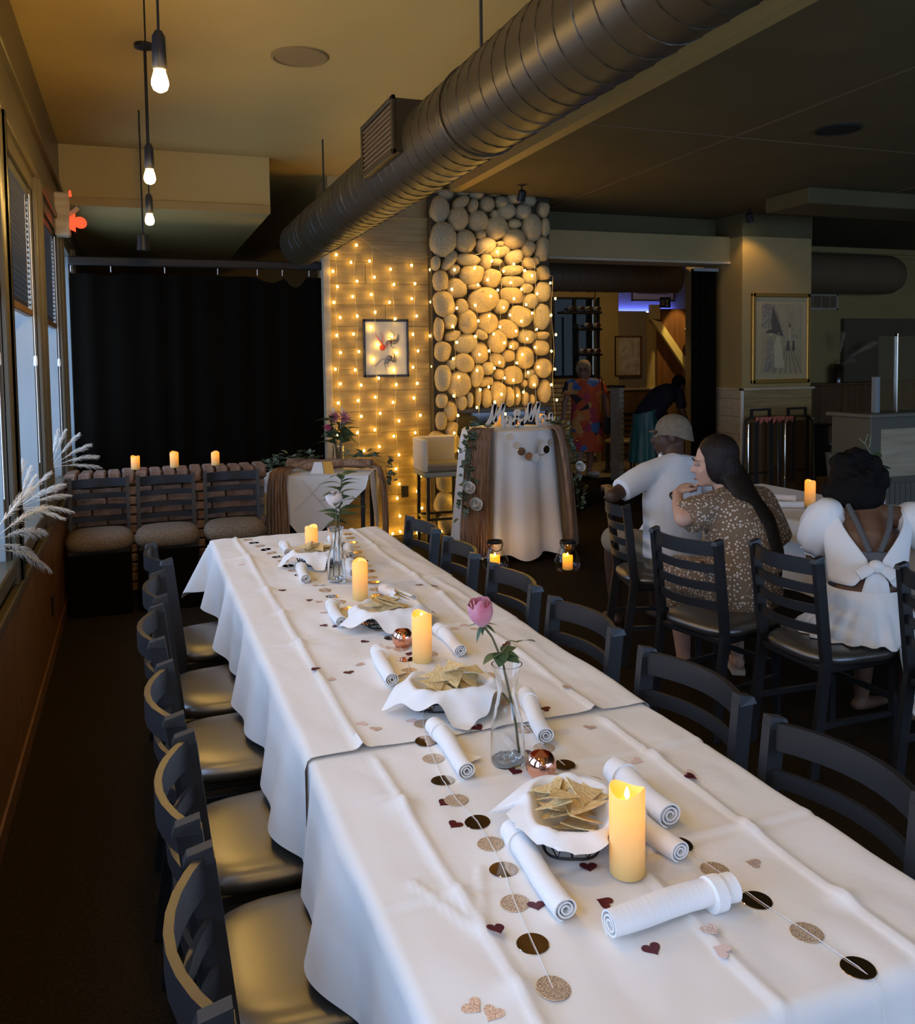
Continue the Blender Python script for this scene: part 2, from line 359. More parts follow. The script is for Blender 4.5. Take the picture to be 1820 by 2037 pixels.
blind(5.6, 6.86, 'dark slat blind half down in the window beside the exit light')
blind(2.75, 3.9, 'dark slat blind in the window over the drooping pale plume')

# ---- back of the left bay: plank wall, stone chimney
pw = struct('wall_planks', MB().box((1.70,7.97,0),(2.66,8.5,ZC)), M_['paint_cream'])
random.seed(3)
z = 0.0
while z < 2.93:
    x = 1.70
    while x < 2.64:
        L = 2.64-x if random.random() < 0.75 else random.uniform(0.3,0.6); L = min(L, 2.64-x)
        part('plank', MB().bbox((x+0.0015,7.945+random.uniform(0,0.004),z+0.001),(x+L-0.0015,7.972,min(z+0.196,2.95)),0.002), M_['plank'], pw, loc=(0,0,0)); x += L
    z += 0.1967
struct('trim_planks', MB().bbox((1.70,7.935,2.95),(2.64,7.975,2.985),0.004), M_['paint_cream'])
struct('trim_post', MB().bbox((1.635,7.93,0),(1.70,8.06,2.72),0.004), M_['plank_pale'])
struct('wall_back', MB().box((-0.74,13.2,0),(5.6,13.4,ZC)).box((7.36,13.2,0),(12.2,13.4,ZC)).box((5.5,12.6,0),(5.6,13.4,ZC)).box((7.28,12.7,0),(7.36,13.4,ZC)), M_['paint_cream'])
ch = struct('chimney', MB().box((2.64,7.84,1.18),(3.85,8.6,ZR)).box((2.64,7.84,0),(2.83,8.6,1.18)).box((3.80,7.9,0),(3.85,8.6,1.18)).box((2.83,8.35,0),(3.80,8.6,1.18)), M_['stone_bed'], label='river stone chimney breast with a firebox')
ST = [(890,225,130,180,0),(910,445,180,240,0),(1020,290,140,170,0),(1070,455,150,160,0),(1170,300,150,150,0),(1230,480,150,130,0),(1190,400,80,70,0),(1315,345,180,170,-20),(1300,245,70,70,0),(1390,215,140,120,0),(1240,170,110,110,0),(1040,170,130,80,-30),(1130,190,70,110,20),(1520,215,120,120,0),(1450,420,180,150,-10),(1450,310,100,70,0),(1590,330,150,200,-10),(1690,325,70,140,0),(1560,490,100,130,15),(1670,495,110,190,10),(1340,465,60,45,0),(1330,525,170,80,-15),(1450,560,150,110,-20),(1570,600,110,90,20),(1620,580,45,60,-30),(955,600,80,170,35),(1095,590,180,90,5),(1230,600,90,120,0),(1310,600,90,60,0),(1430,660,170,80,-5),(855,620,60,110,0),(888,750,110,150,0),(990,665,80,80,0),(1010,800,150,140,0),(1120,700,180,150,-10),(1270,720,140,140,0),(1430,745,180,85,0),(1570,710,120,110,0),(1675,675,100,110,0),(1670,820,130,160,0),(1540,795,95,70,0),(1130,790,100,40,0),(1200,890,230,170,-15),(1430,850,180,125,5),(1575,890,110,110,0),(1345,935,110,110,0),(910,920,150,190,-10),(1040,940,90,110,-20),(1490,1010,190,160,15),(1665,1010,130,190,0),(1235,1060,150,150,10),(950,1050,100,120,0),(1085,1050,140,180,0),(868,1105,66,170,0),(1390,1105,170,120,30),(970,1155,120,70,-15),(1185,1150,100,70,30),(1310,1200,140,170,0),(1540,1165,140,110,10),(1670,1155,100,65,0),(1435,1230,90,75,0),(1065,1215,170,140,-15),(1175,1285,130,160,0),(1660,1250,130,120,0),(897,1270,116,150,0),(1050,1360,150,130,40),(1525,1325,140,165,0),(1315,1345,130,100,25),(1400,1310,95,90,0),(960,1375,60,70,0),(1665,1410,130,140,0),(893,1470,112,200,0),(1235,1405,100,100,0),(1320,1450,70,80,0),(1430,1460,150,140,0),(1560,1450,85,60,-20),(1010,1520,170,180,0),(1145,1460,90,160,15),(1220,1505,120,70,-10),(1590,1510,80,110,0),(1520,1525,40,50,0),(1680,1590,95,170,0),(1315,1600,110,190,0),(1225,1630,75,150,0),(883,1640,80,110,0),(1030,1660,70,110,0),(1090,1640,50,120,0),(1155,1620,46,140,0),(1400,1625,70,150,0),(1465,1620,50,140,0),(1525,1640,50,110,0),(1580,1650,44,80,0),(950,1720,90,150,0),(878,1790,80,140,0),(955,1850,90,110,0),
 (1350,150,100,90,0),(1450,120,120,80,0),(1570,130,110,90,0),(1680,190,90,120,0),(1160,100,120,80,0),(1060,80,120,70,0),(940,110,110,80,0),(1620,60,110,80,0),(1300,70,130,80,0),(1490,40,100,60,0),(870,60,70,90,0)]
def stone_mesh(sd):
    bm = bmesh.new(); bmesh.ops.create_icosphere(bm, subdivisions=3, radius=1); rnd = random.Random(sd)
    off = Vector((rnd.uniform(0,50),)*3)
    for v in bm.verts:
        c = v.co.normalized(); q = 2.5
        s = (abs(c.x)**q+abs(c.y)**q+abs(c.z)**q)**(-1/q)
        v.co = c*s*(1+0.16*noise.noise(c*1.1+off)+0.05*noise.noise(c*2.6+off))
    me = bpy.data.meshes.new('stone'); bm.to_mesh(me); bm.free()
    for p in me.polygons: p.use_smooth = True
    me.materials.append(M_['stone'] if sd % 3 else M_['stone2']); return me
SM = [stone_mesh(i) for i in range(6)]
random.seed(11)
def stone(x, z, w_, h_, a, parent, y=7.825):
    o = part('stone', SM[random.randrange(6)], None, parent, loc=(x,y+random.uniform(-0.012,0.012),z))
    o.scale = (w_/2*0.99, 0.055+0.28*min(w_,h_)/2, h_/2*0.99); o.rotation_euler = (0, math.radians(a), 0)
for (u, v, a, b, r) in ST:
    X = 2.645+(u-835)*0.001335; Z = 2.97-(v-285)*0.001256
    stone(X, Z, a*0.00139, b*0.00130, r, ch)
for (X, Z) in [(2.73,0.72),(2.74,0.50),(2.72,0.30),(2.75,0.10),(2.66,0.88),(2.79,0.86)]: stone(X, Z, 0.19, 0.21, random.uniform(-20,20), ch)
fb = part('firebox', MB().bbox((2.83,7.80,1.14),(3.84,7.86,1.185),0.004).bbox((2.83,7.80,0.0),(2.865,7.86,1.15),0.004).bbox((3.80,7.80,0.0),(3.84,7.86,1.15),0.004).bbox((3.32,7.81,0.0),(3.345,7.85,1.15),0.004), M_['black_frame'], ch)
part('firebox_glass', MB().box((2.86,7.83,0.02),(3.80,7.836,1.14)), mat('dark_firebox_glass',(0.012,0.011,0.010),0.06,spec=0.8), fb)
# ---- header over the opening, pillar
struct('wall_header', MB().box((3.85,8.5,2.69),(6.30,8.7,ZR)).bbox((3.85,8.22,2.69),(6.30,8.52,2.975),0.006), [M_['paint_cream']])
struct('trim_header', MB().bbox((3.85,8.205,2.672),(6.28,8.53,2.70),0.004), M_['plank_pale'])
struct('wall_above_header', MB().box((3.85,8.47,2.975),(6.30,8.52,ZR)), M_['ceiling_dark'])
pl = struct('wall_pillar', MB().box((6.262,8.005,0.0),(7.20,8.7,2.955)), M_['paint_cream'])
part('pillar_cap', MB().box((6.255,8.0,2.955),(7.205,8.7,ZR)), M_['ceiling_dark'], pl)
z = 0.0; random.seed(5)
while z < 1.25:
    h = min(0.196, 1.272-z)
    part('plank', MB().bbox((6.255,7.985,z+0.001),(7.205,8.006,z+h-0.001),0.002), M_['plank'], pl)
    part('plank', MB().bbox((6.243,8.006,z+0.001),(6.263,8.62,z+h-0.001),0.002), M_['plank_pale'], pl); z += 0.197
part('chair_rail', MB().bbox((6.235,7.97,1.272),(7.24,8.02,1.30),0.004).bbox((6.235,7.97,1.272),(6.265,8.65,1.30),0.004), M_['plank_pale'], pl)
part('corner_trim', MB().bbox((6.240,7.975,0.0),(6.268,8.0,1.272),0.003), M_['white_lacquer'], pl)
# ---- right rear wall
wr = struct('wall_rear_right', MB().box((7.2,10.1,0),(12.1,10.3,ZR)), M_['paint_cream'])
struct('wall_return', MB().box((7.12,8.7,0),(7.2,10.3,ZR)), M_['paint_cream'])
x = 7.2
while x < 12.0: part('panel', MB().bbox((x+0.002,10.06,0),(x+0.40,10.1,1.24),0.004), M_['wood_dark'], wr); x += 0.404
part('ledge', MB().bbox((7.2,9.86,1.235),(12.0,10.12,1.262),0.004), M_['wood_dark'], wr)
part('moulding', MB().bbox((7.2,10.05,3.12),(12.0,10.12,3.20),0.006).bbox((7.2,10.06,3.06),(12.0,10.11,3.085),0.004), M_['paint_cream'], wr)
part('alcove', MB().bbox((9.62,10.02,1.265),(11.2,10.11,2.18),0.004), mat('alcove_brown',(0.11,0.08,0.042),0.7), wr)
vg = part('vent_grille', MB().bbox((9.02,10.05,2.30),(9.53,10.11,2.335),0.003).bbox((9.02,10.05,2.50),(9.53,10.11,2.53),0.003).bbox((9.50,10.05,2.30),(9.53,10.11,2.53),0.003), M_['plank_pale'], wr)
part('vent_back', MB().box((9.02,10.09,2.33),(9.51,10.105,2.51)), M_['duct_dark'], vg)
for i in range(3): part('vent_bar', MB().box((9.08+i*0.15,10.06,2.33),(9.088+i*0.15,10.10,2.51)), M_['plank_pale'], vg)
rd = MB(); rd.tube([(7.3,9.8,2.79),(10.05,9.8,2.79),(10.2,9.8,2.79),(10.30,9.8,2.79),(10.34,9.8,2.79)],[0.28,0.28,0.27,0.23,0.14],20)
single('rear_duct', rd, M_['duct_dark'], 'dark rounded duct end under the ceiling above the vent grille', 'duct', smooth=True)

# ================================================================== CEILING THINGS
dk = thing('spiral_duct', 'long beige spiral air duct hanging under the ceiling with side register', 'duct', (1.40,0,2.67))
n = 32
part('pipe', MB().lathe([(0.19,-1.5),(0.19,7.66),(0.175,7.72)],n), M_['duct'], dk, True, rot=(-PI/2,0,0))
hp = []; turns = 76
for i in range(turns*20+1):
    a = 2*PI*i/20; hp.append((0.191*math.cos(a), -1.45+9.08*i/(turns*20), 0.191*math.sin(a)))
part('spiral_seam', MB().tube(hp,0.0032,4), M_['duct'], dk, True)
for yy in (1.2, 3.47, 6.7):
    part('hanger_rod', MB().tube([(0,yy,0.17),(0,yy,ZC-2.67)],0.007,6), M_['black_metal'], dk)
    part('clamp_ring', MB().lathe([(0.191,-0.012),(0.197,-0.012),(0.197,0.012),(0.191,0.012)],n,cap=False), M_['duct'], dk, True, loc=(0,yy,0), rot=(-PI/2,0,0))
rg = part('register_box', MB().bbox((-0.22,4.02,-0.06),(-0.02,4.60,0.19),0.006), M_['duct'], dk)
part('register_frame', MB().bbox((-0.235,4.01,-0.07),(-0.215,4.61,-0.045)).bbox((-0.235,4.01,0.175),(-0.215,4.61,0.20)).bbox((-0.235,4.01,-0.07),(-0.215,4.035,0.2)).bbox((-0.235,4.585,-0.07),(-0.215,4.61,0.2)), M_['duct'], rg)
for j in range(9): part('louvre', MB().box((-0.228,4.03,-0.035+j*0.024),(-0.214,4.59,-0.029+j*0.024)), M_['duct_dark'], rg)
# pendants
bulb_e = emat('pendant_bulb_glow', (1.0,0.60,0.16), 700)
PEND = [(0.095,2.6),(0.09,3.9),(0.108,5.02),(0.10,1.3),(0.10,0.0),(0.10,-1.3)]
def pendant(x, y, label):
    t = thing('pendant_lamp', label, 'lamp', (x,y,2.39), 0, 'warm bulbs hanging over the window aisle')
    part('canopy', MB().lathe([(0.05,0.0),(0.05,-0.02),(0.012,-0.03)],16,c=(0,0,ZC-2.39)), M_['black_metal'], t, True)
    part('cord', MB().tube([(0,0,ZC-2.42),(0,0,0.13)],0.004,6), M_['black_wire'], t)
    part('socket', MB().lathe([(0.010,0.15),(0.018,0.135),(0.020,0.05),(0.017,0.045)],14), M_['black_metal'], t, True)
    part('bulb', MB().lathe([(0.012,0.05),(0.017,0.035),(0.022,0.018),(0.023,0.006),(0.018,-0.008),(0.008,-0.014)],14), bulb_e, t, True)
    return t
pendant(*PEND[0], 'lit pendant bulb nearest the ceiling speaker disc')
pendant(*PEND[1], 'lit pendant bulb, the middle one of the row toward the black curtain')
pendant(*PEND[2], 'lit pendant bulb closest to the black curtain')
for p in PEND[3:]: pendant(*p, 'added unseen pendant bulb over the near end of the window aisle')  # bulbs out of view, added for more warm light
def ceiling_speaker(x, y, z, r, m, label):
    t = thing('ceiling_speaker', label, 'speaker', (x,y,z))
    part('rim', MB().lathe([(r,0.002),(r,-0.012),(r*0.9,-0.014),(r*0.9,-0.002)],32,cap=False), m, t, True)
    part('grille', MB().lathe([(r*0.9,-0.008),(r*0.88,0.0)],32), m, t, True)
ceiling_speaker(0.915,4.95,ZC,0.155,mat('speaker_beige',(0.22,0.15,0.055),0.7),'round beige speaker disc in the warm lit ceiling')
ceiling_speaker(4.63,4.91,ZR,0.15,mat('speaker_black',(0.01,0.008,0.006),0.7),'round black speaker disc in the dark lowered ceiling')
def spotlight(x, y, z, aim, power, label, ang=62, col=(1,0.62,0.20)):
    t = thing('spotlight', label, 'lamp', (x,y,z), 0, 'small ceiling spotlights')
    part('mount', MB().bbox((-0.05,-0.02,0.0),(0.05,0.02,0.03)).tube([(0,0,0),(0,0,-0.05)],0.008,6), M_['black_metal'], t)
    d = Vector(aim)-Vector((x,y,z-0.09)); d.normalize(); q = d.to_track_quat('-Z','Y').to_euler()
    h = part('lamp_head', MB().lathe([(0.02,0.05),(0.035,0.04),(0.038,-0.05),(0.032,-0.05),(0.030,-0.03)],16), M_['black_metal'], t, True, loc=(0,0,-0.09), rot=q)
    part('lens', MB().lathe([(0.030,-0.034),(0.029,-0.032)],16), emat('spot_lens_glow',(1,0.85,0.55),45), h)
    l = bpy.data.lights.new('spot_beam','SPOT'); l.energy = power; l.color = col; l.spot_size = math.radians(ang); l.spot_blend = 0.6; l.shadow_soft_size = 0.03
    lo = bpy.data.objects.new('spot_beam', l); COL.objects.link(lo); lo.parent = h; lo.location = (0,0,-0.055)
    return t
spotlight(3.32,7.3,ZR,(3.28,7.8,2.1),60,'small black ceiling spotlight aimed at the stone chimney',75)
spotlight(6.15,7.75,ZR,(6.6,8.1,2.0),12,'lit ceiling spotlight above the framed poster pillar',80)
# dim track head near the curtain
t = thing('track_head', 'unlit black track lamp hanging near the black curtain', 'lamp', (0.09,6.3,2.45))
part('stem', MB().tube([(0,0,ZC-2.45),(0,0,0.05)],0.006,6), M_['black_metal'], t)
part('lamp_head', MB().lathe([(0.02,0.06),(0.035,0.05),(0.04,-0.05),(0.034,-0.05)],14), M_['black_metal'], t, True)
# exit light on the window wall
t = thing('exit_light', 'red glowing exit light with tilted lamp heads on the window wall', 'exit light', (XW,6.75,2.62))
part('housing', MB().bbox((0,-0.02,-0.08),(0.10,0.10,0.22),0.01), M_['plank_pale'], t)
part('bracket', MB().bar([(0.09,0.02,0.06),(0.155,0.02,0.12)],0.03,0.02,(0,1,0)), M_['plank_pale'], t)
part('letter_panel', MB().prism([(0.095,-0.03),(0.135,-0.05),(0.135,0.075),(0.10,0.05)],-0.012,0.012,mat=Matrix.Rotation(PI/2,4,'X')), M_['red_exit'], t)
part('red_dome', MB().ell((0.165,0.0,0.015),(0.045,0.03,0.04),(0,0.5,0),12,8), M_['red_exit'], t, True)
part('upper_lamp', MB().prism([(0.095,0.19),(0.118,0.195),(0.112,0.235),(0.10,0.23)],-0.01,0.01,mat=Matrix.Rotation(PI/2,4,'X')), M_['red_exit'], t)

# ================================================================== CURTAIN, BRICK LEDGE
def curtain(name, x0, x1, y, z0, ztop, label, folds, amp, sags=()):
    mb = MB(); N = int((x1-x0)/0.02); rows = 14
    rings = []
    for r in range(rows+1):
        ring = []
        for i in range(N+1):
            x = x0+(x1-x0)*i/N; f = (i/N)
            top = ztop
            for (c, wd, d) in sags: top -= d*max(0, 1-((x-c)/wd)**2)
            zz = z0+(top-z0)*r/rows
            ring.append((x, y+amp*math.sin(folds*f*2*PI+0.6*math.sin(f*17))*(0.5+0.5*math.sin(f*9+1)**2), zz))
        rings.append(ring)
    o = len(mb.v)
    mb.loft(rings, False, closed=False)
    t = thing(name, label, 'curtain', ((x0+x1)/2,y,z0))
    back = [[(p[0],p[1]+0.006,p[2]) for p in r] for r in rings]
    mb.loft([list(reversed(r)) for r in back], False, closed=False)
    part('cloth', mb, M_['black_cloth'], t, True, loc=(-(x0+x1)/2,-y,-z0))
    return t
ct = curtain('black_curtain', XW+0.01, 1.64, 8.03, 0.02, 2.41, 'wide black curtain closing off the room behind the brick ledge', 9, 0.012, [(1.18,0.13,0.05),(1.40,0.10,0.09),(-0.2,0.12,0.02)])
lx, ly = (XW+0.01+1.64)/2, 8.03
part('rail', MB().bbox((XW-lx,-0.035,2.46),(1.66-lx,0.035,2.53),0.01), M_['rail_dark'], ct)
for xx in (-0.46,-0.15,0.28,0.72,1.06,1.28,1.52): part('hook', MB().tube([(xx-lx,-0.03,2.40),(xx-lx,-0.035,2.45)],0.004,6), M_['white_plain'], ct)
bw = struct('wall_brick_ledge', MB().box((XW,6.72,0),(0.90,6.98,0.775)), M_['mortar'], label='low brick wall topped with a row of bricks')
brick_me = MB().bbox((-0.098,-0.03,-0.029),(0.098,0.03,0.029),0.006).mesh('brick', M_['brick'])
head_me = MB().bbox((-0.041,-0.14,-0.052),(0.041,0.14,0.052),0.012).mesh('brick', M_['brick'])
random.seed(9)
for r in range(11):
    for i in range(8):
        x = XW+0.02+0.205*i+(0.10 if r % 2 else 0)
        if x > 0.86: continue
        o = part('brick', brick_me, None, bw, loc=(min(x+0.05,0.80),6.70+random.uniform(-0.006,0.006),0.05+r*0.069))
        o.rotation_euler = (0,random.uniform(-0.02,0.02),0)
x = XW+0.045
while x < 0.90:
    o = part('brick', head_me, None, bw, loc=(x,6.80+random.uniform(-0.008,0.008),0.825+random.uniform(-0.004,0.006)))
    o.rotation_euler = (random.uniform(-0.03,0.03),random.uniform(-0.05,0.05),random.uniform(-0.04,0.04)); x += 0.0935
# ================================================================== CHAIRS
def arc(y0, y1, x, bul, z, n=8):
    return [(x-bul*(1-((2*i/n-1)**2)), y0+(y1-y0)*i/n, z) for i in range(n+1)]
def px_at(z): return -0.175-0.045*(z-0.45)/0.41 if z > 0.45 else -0.235+0.06*z/0.45
def seat_mb(d=0.21, w_=0.205, z=0.425, th=0.065, dome=1.0):
    mb = MB(); rings = []
    for sc_, zz in ((0.93,0.0),(1.0,0.15),(1.03,0.35),(1.02,0.55),(0.96,0.75),(0.82,0.90),(0.60,0.97),(0.34,0.995),(0.12,1.0)):
        ring = []
        for k in range(28):
            a = 2*PI*k/28; c, s = math.cos(a), math.sin(a)
            x = 0.005+d*math.copysign(abs(c)**0.62, c); yy = (w_+0.018*c)*math.copysign(abs(s)**0.55, s)
            ring.append((0.005+(x-0.005)*sc_, yy*sc_, z+th*zz))
        rings.append(ring)
    return mb.loft(rings)
def make_chair(label, group, seat_mat, thick=0.065, base=False):
    t = thing('dining_chair', label, 'chair', (0,0,0), 0, group)
    H_ = 0.865
    for s in (-1, 1):
        yy = s*0.185
        p = part('back_post', MB().bar([(px_at(0.001),yy,0.001),(px_at(0.22),yy,0.22),(px_at(0.45),yy,0.45),(px_at(H_-0.02),yy,H_-0.02)],0.024,0.042,(1,0,0)), M_['black_metal'], t)
        part('post_cap', MB().add([(px_at(H_)-0.026,yy-0.015,H_-0.024),(px_at(H_)+0.022,yy-0.015,H_-0.024),(px_at(H_)+0.022,yy+0.015,H_-0.024),(px_at(H_)-0.026,yy+0.015,H_-0.024),(px_at(H_)-0.020,yy-0.012,H_-0.008),(px_at(H_)+0.020,yy-0.012,H_+0.002),(px_at(H_)+0.020,yy+0.012,H_+0.002),(px_at(H_)-0.020,yy+0.012,H_-0.008)],
             [(0,3,2,1),(4,5,6,7),(0,1,5,4),(1,2,6,5),(2,3,7,6),(3,0,4,7)]), M_['black_metal'], p)
        part('front_leg', MB().bar([(0.175,s*0.175,0.001),(0.17,s*0.17,0.43)],0.028,0.028,(1,0,0)), M_['black_metal'], t)
        part('side_stretcher', MB().bar([(px_at(0.2),s*0.18,0.20),(0.17,s*0.172,0.20)],0.016,0.022), M_['black_metal'], t)
    part('top_rail', MB().bar(arc(-0.185,0.185,px_at(0.82),0.055,0.822),0.014,0.060), M_['black_metal'], t, True)
    for z in (0.735, 0.655, 0.575): part('back_slat', MB().bar(arc(-0.18,0.18,px_at(z),0.048,z),0.011,0.036), M_['black_metal'], t, True)
    part('cross_stretcher', MB().bar([(0.172,-0.17,0.26),(0.172,0.17,0.26)],0.016,0.022), M_['black_metal'], t)
    part('seat_frame', MB().bbox((-0.185,-0.18,0.40),(0.185,0.18,0.43),0.006), M_['black_metal'], t)
    if base: part('base_panel', MB().bbox((-0.17,-0.19,0.0),(0.20,0.19,0.41),0.01), M_['black_cloth'], t)
    part('seat', seat_mb(th=thick), seat_mat, t, True, angle=60)
    return t
GL = 'black ladder-back chairs on the window side of the banquet table'
GR = 'black ladder-back chairs tucked in on the open side of the banquet table'
LL = 'black metal ladder-back chair with vinyl seat on the window side of the banquet table'
LR = 'black metal ladder-back chair tucked under the banquet table on the side facing the guests'
c0 = make_chair(LL, GL, M_['vinyl'])
LCH = [(0.292,3.84,0.14),(0.282,3.235,0.0),(0.262,2.743,-0.02),(0.276,2.17,0.02),(0.288,1.683,-0.04),(0.290,1.22,-0.02)]
ORD = ['first','second','third','fourth','fifth','sixth']
for i, (x, y, a) in enumerate(LCH):
    lab = 'black ladder-back chair on the window side of the banquet table, %s from the brick ledge' % ORD[i]
    if i == 0: c0.location = (x,y,0); c0.rotation_euler = (0,0,a); c0['label'] = lab
    else: dup(c0, (x,y,0), a, lab)
RCH = [(1.055,3.98,0.03),(1.043,3.44,-0.05),(1.038,2.872,0.0),(1.040,2.346,0.02),(1.043,1.79,0.05),(1.041,1.30,0.03)]
for i, (x, y, a) in enumerate(RCH): dup(c0, (x,y,0), PI+a, 'black chair tucked under the banquet table facing the windows, %s from the cocktail table' % ORD[i], GR)
G2 = 'black ladder-back chairs along the guests table'
dup(c0, (2.67,4.13,0), -0.28, 'black ladder-back chair under the man in the white polo shirt', G2)
dup(c0, (2.455,3.285,0), 0.20, 'black ladder-back chair under the woman in the dotted dress', G2)
dup(c0, (2.64,2.82,0), -0.02, 'black ladder-back chair under the woman in the white tie-back dress', G2)
dup(c0, (2.84,2.25,0), -0.06, 'empty black ladder-back chair beside the woman in the white dress', G2)
GB = 'tweed seat chairs lined up before the brick ledge'
cb = make_chair('black ladder-back chair with brown tweed seat next to the window wall', GB, M_['tweed'], 0.115, True)
cb.location = (-0.245,6.33,0); cb.rotation_euler = (0,0,-PI/2+0.02)
dup(cb, (0.185,6.32,0), -PI/2-0.02, 'middle black ladder-back chair with brown tweed seat before the brick ledge')
dup(cb, (0.635,6.34,0), -PI/2-0.04, 'black ladder-back chair with brown tweed seat next to the flower table')

# ================================================================== CLOTHS AND TABLES
def cloth(x0, x1, y0, y1, T, oL, oR, oN, oF, step, crease, wave=1.0, seed=0, wR=None, tuck=None):
    """sheet lying on a table rectangle and hanging over its edges"""
    def axis(a, b, oa, ob):
        v = []
        n1 = max(2, int(round(oa/ (step*1.4)))) if oa > 0 else 0
        v += [a-oa+oa*i/n1 for i in range(n1)] if n1 else []
        n2 = int(round((b-a)/step)); v += [a+(b-a)*i/n2 for i in range(n2+1)]
        n3 = max(2, int(round(ob/(step*1.4)))) if ob > 0 else 0
        v += [b+ob*(i+1)/n3 for i in range(n3)] if n3 else []
        return v
    S, U = axis(x0, x1, oL, oR), axis(y0, y1, oN, oF)
    def wv(t, d, k):
        if k == 1 and wR is not None: return wR
        o = max(d*(0.10+wave*(0.11*math.sin(t*9.5+k*2.1+seed)+0.07*math.sin(t*21+k*1.3+seed*2)))+0.006, 0.006)
        if tuck and abs(k) == 1 and t > tuck: o = o+(0.0015-o)*min(1, (t-tuck)/0.04)      # lies flat under the other cloth
        return o
    def pos(s, t):
        dx = (x0-s) if s < x0 else (s-x1 if s > x1 else 0); sx = -1 if s < x0 else 1
        dy = (y0-t) if t < y0 else (t-y1 if t > y1 else 0); sy = -1 if t < y0 else 1
        if dx == 0 and dy == 0:
            e = min(s-x0 if oL else 9, x1-s if oR else 9, t-y0 if oN else 9, y1-t if oF else 9)
            return (s, t, T+crease(s,t)-(0.006*(1-e/0.012)**2 if e < 0.012 else 0))
        if dy == 0:
            o = wv(t, dx, sx); return ((x0 if sx < 0 else x1)+sx*o, t, T-0.006-math.sqrt(max(dx*dx-o*o*0.8,0)))
        if dx == 0:
            o = wv(s, dy, sy+3); return (s, (y0 if sy < 0 else y1)+sy*o, T-0.006-math.sqrt(max(dy*dy-o*o*0.8,0)))
        r = math.hypot(dx,dy); th_ = math.atan2(dy,dx)
        o = r*(0.12+0.42*math.sin(2*th_)**2)
        return ((x0 if sx < 0 else x1)+sx*o*math.cos(th_)+sx*0.004, (y0 if sy < 0 else y1)+sy*o*math.sin(th_)+sy*0.004, T-0.006-math.sqrt(max(r*r-o*o,0)))
    mb = MB(); mb.loft([[pos(s,t) for s in S] for t in U], False, closed=False); mb.pos = pos
    return mb
def ridge(d, w_, h): return h*math.exp(-(d/w_)**2)
def nz(x, y, z=0.0): return noise.noise(Vector((x,y,z)))
def crease_far(x, y):
    z = 0.0
    z += ridge(x-(0.452+0.012*nz(y*2.2,1)), 0.0085, 0.0105*(0.6+0.7*nz(y*3,4)+0.3))
    z += ridge(x-(1.035+0.012*nz(y*2.0,7)), 0.0085, 0.010*(0.6+0.6*nz(y*3,9)+0.3))
    z += ridge(x-(1.105+0.02*nz(y*1.6,17)), 0.010, 0.008*max(0,nz(y*1.8,19)+0.2))
    for yy in (2.655, 3.95, 3.30): z -= ridge(y-yy, 0.007, 0.0038)-ridge(y-yy-0.020, 0.012, 0.0025)
    for yy in (2.655, 3.02, 3.36, 3.95):
        for xx in (0.452, 1.035): z += 0.009*math.exp(-((x-xx)**2+(y-yy)**2)/0.0007)
    z += 0.0040*nz(x*7, y*4.5, 3)+0.0028*nz(x*16, y*9, 5)+0.0085*max(0, nz(x*11+y*2, y*2.2, 8))*(1 if x > 0.95 or x < 0.6 else 0.3)
    return max(z+0.0065, 0.0035)
def crease_near(x, y):
    z = 0.0
    z += ridge(x-(0.465+0.01*nz(y*2.2,1)), 0.008, 0.008); z += ridge(x-(0.775+0.008*nz(y*2,31)), 0.007, 0.0075)
    z += ridge(x-(1.03+0.01*nz(y*2.0,7)), 0.008, 0.009)
    for yy in (1.285, 1.63): z -= ridge(y-yy, 0.007, 0.0035)-ridge(y-yy-0.018, 0.01, 0.0025)
    for yy in (1.285, 1.06, 1.6):
        for xx in (0.465, 1.03): z += 0.010*math.exp(-((x-xx)**2+(y-yy)**2)/0.0005)
    z += ridge(abs(x-0.465)-(y-1.18)*0.35, 0.006, 0.006)*(1 if 1.18 < y < 1.36 else 0)
    z += 0.0036*nz(x*7, y*4.5, 13)+0.0024*nz(x*16, y*9, 15)+0.007*max(0, nz(x*10, y*5, 28))
    return (z+0.0035)*(1-min(1, max(0, (y-1.80)/0.06)))+0.0005*min(1, max(0, (y-1.80)/0.06))      # flat where the other cloth covers it
def trestle(name, x0, x1, y0, y1, h, label, group=None, legs=None):
    t = thing(name, label, 'table', ((x0+x1)/2,(y0+y1)/2,0), 0, group); hx, hy = (x1-x0)/2, (y1-y0)/2
    part('table_top', MB().bbox((-hx+0.004,-hy+0.004,h-0.03),(hx-0.004,hy-0.004,h-0.004),0.006), M_['wood_dark'], t)
    for ly in ([q-(y0+y1)/2 for q in legs] if legs else (-hy+0.18, hy-0.18)):
        for sx in (-1, 1): part('leg', MB().bar([(sx*(hx-0.30),ly,0.001),(sx*(hx-0.30),ly,h-0.03)],0.03,0.03,(1,0,0)), M_['black_metal'], t)
        part('foot_bar', MB().bbox((-hx+0.28,ly-0.015,0.06),(hx-0.28,ly+0.015,0.09)), M_['black_metal'], t)
    return t
T = 0.76
trestle('banquet_table', 0.335,1.175,0.905,2.66,T, 'half of the long banquet table carrying the tall rose carafe', 'joined banquet tables', (1.035, 2.068))
trestle('banquet_table', 0.335,1.175,2.665,4.455,T, 'half of the long banquet table closest to the brick ledge', 'joined banquet tables', (3.155, 4.255))
near_cloth = cloth(0.33,1.18,0.90,2.0,T,0.25,0.235,0.28,0.0,0.0085,crease_near,1.0,seed=1,wR=0.004,tuck=1.81)
single('tablecloth', near_cloth, M_['linen'], 'white tablecloth under the basket of chips with the tall candle', 'tablecloth', 'white cloths on the banquet table', True, angle=80)
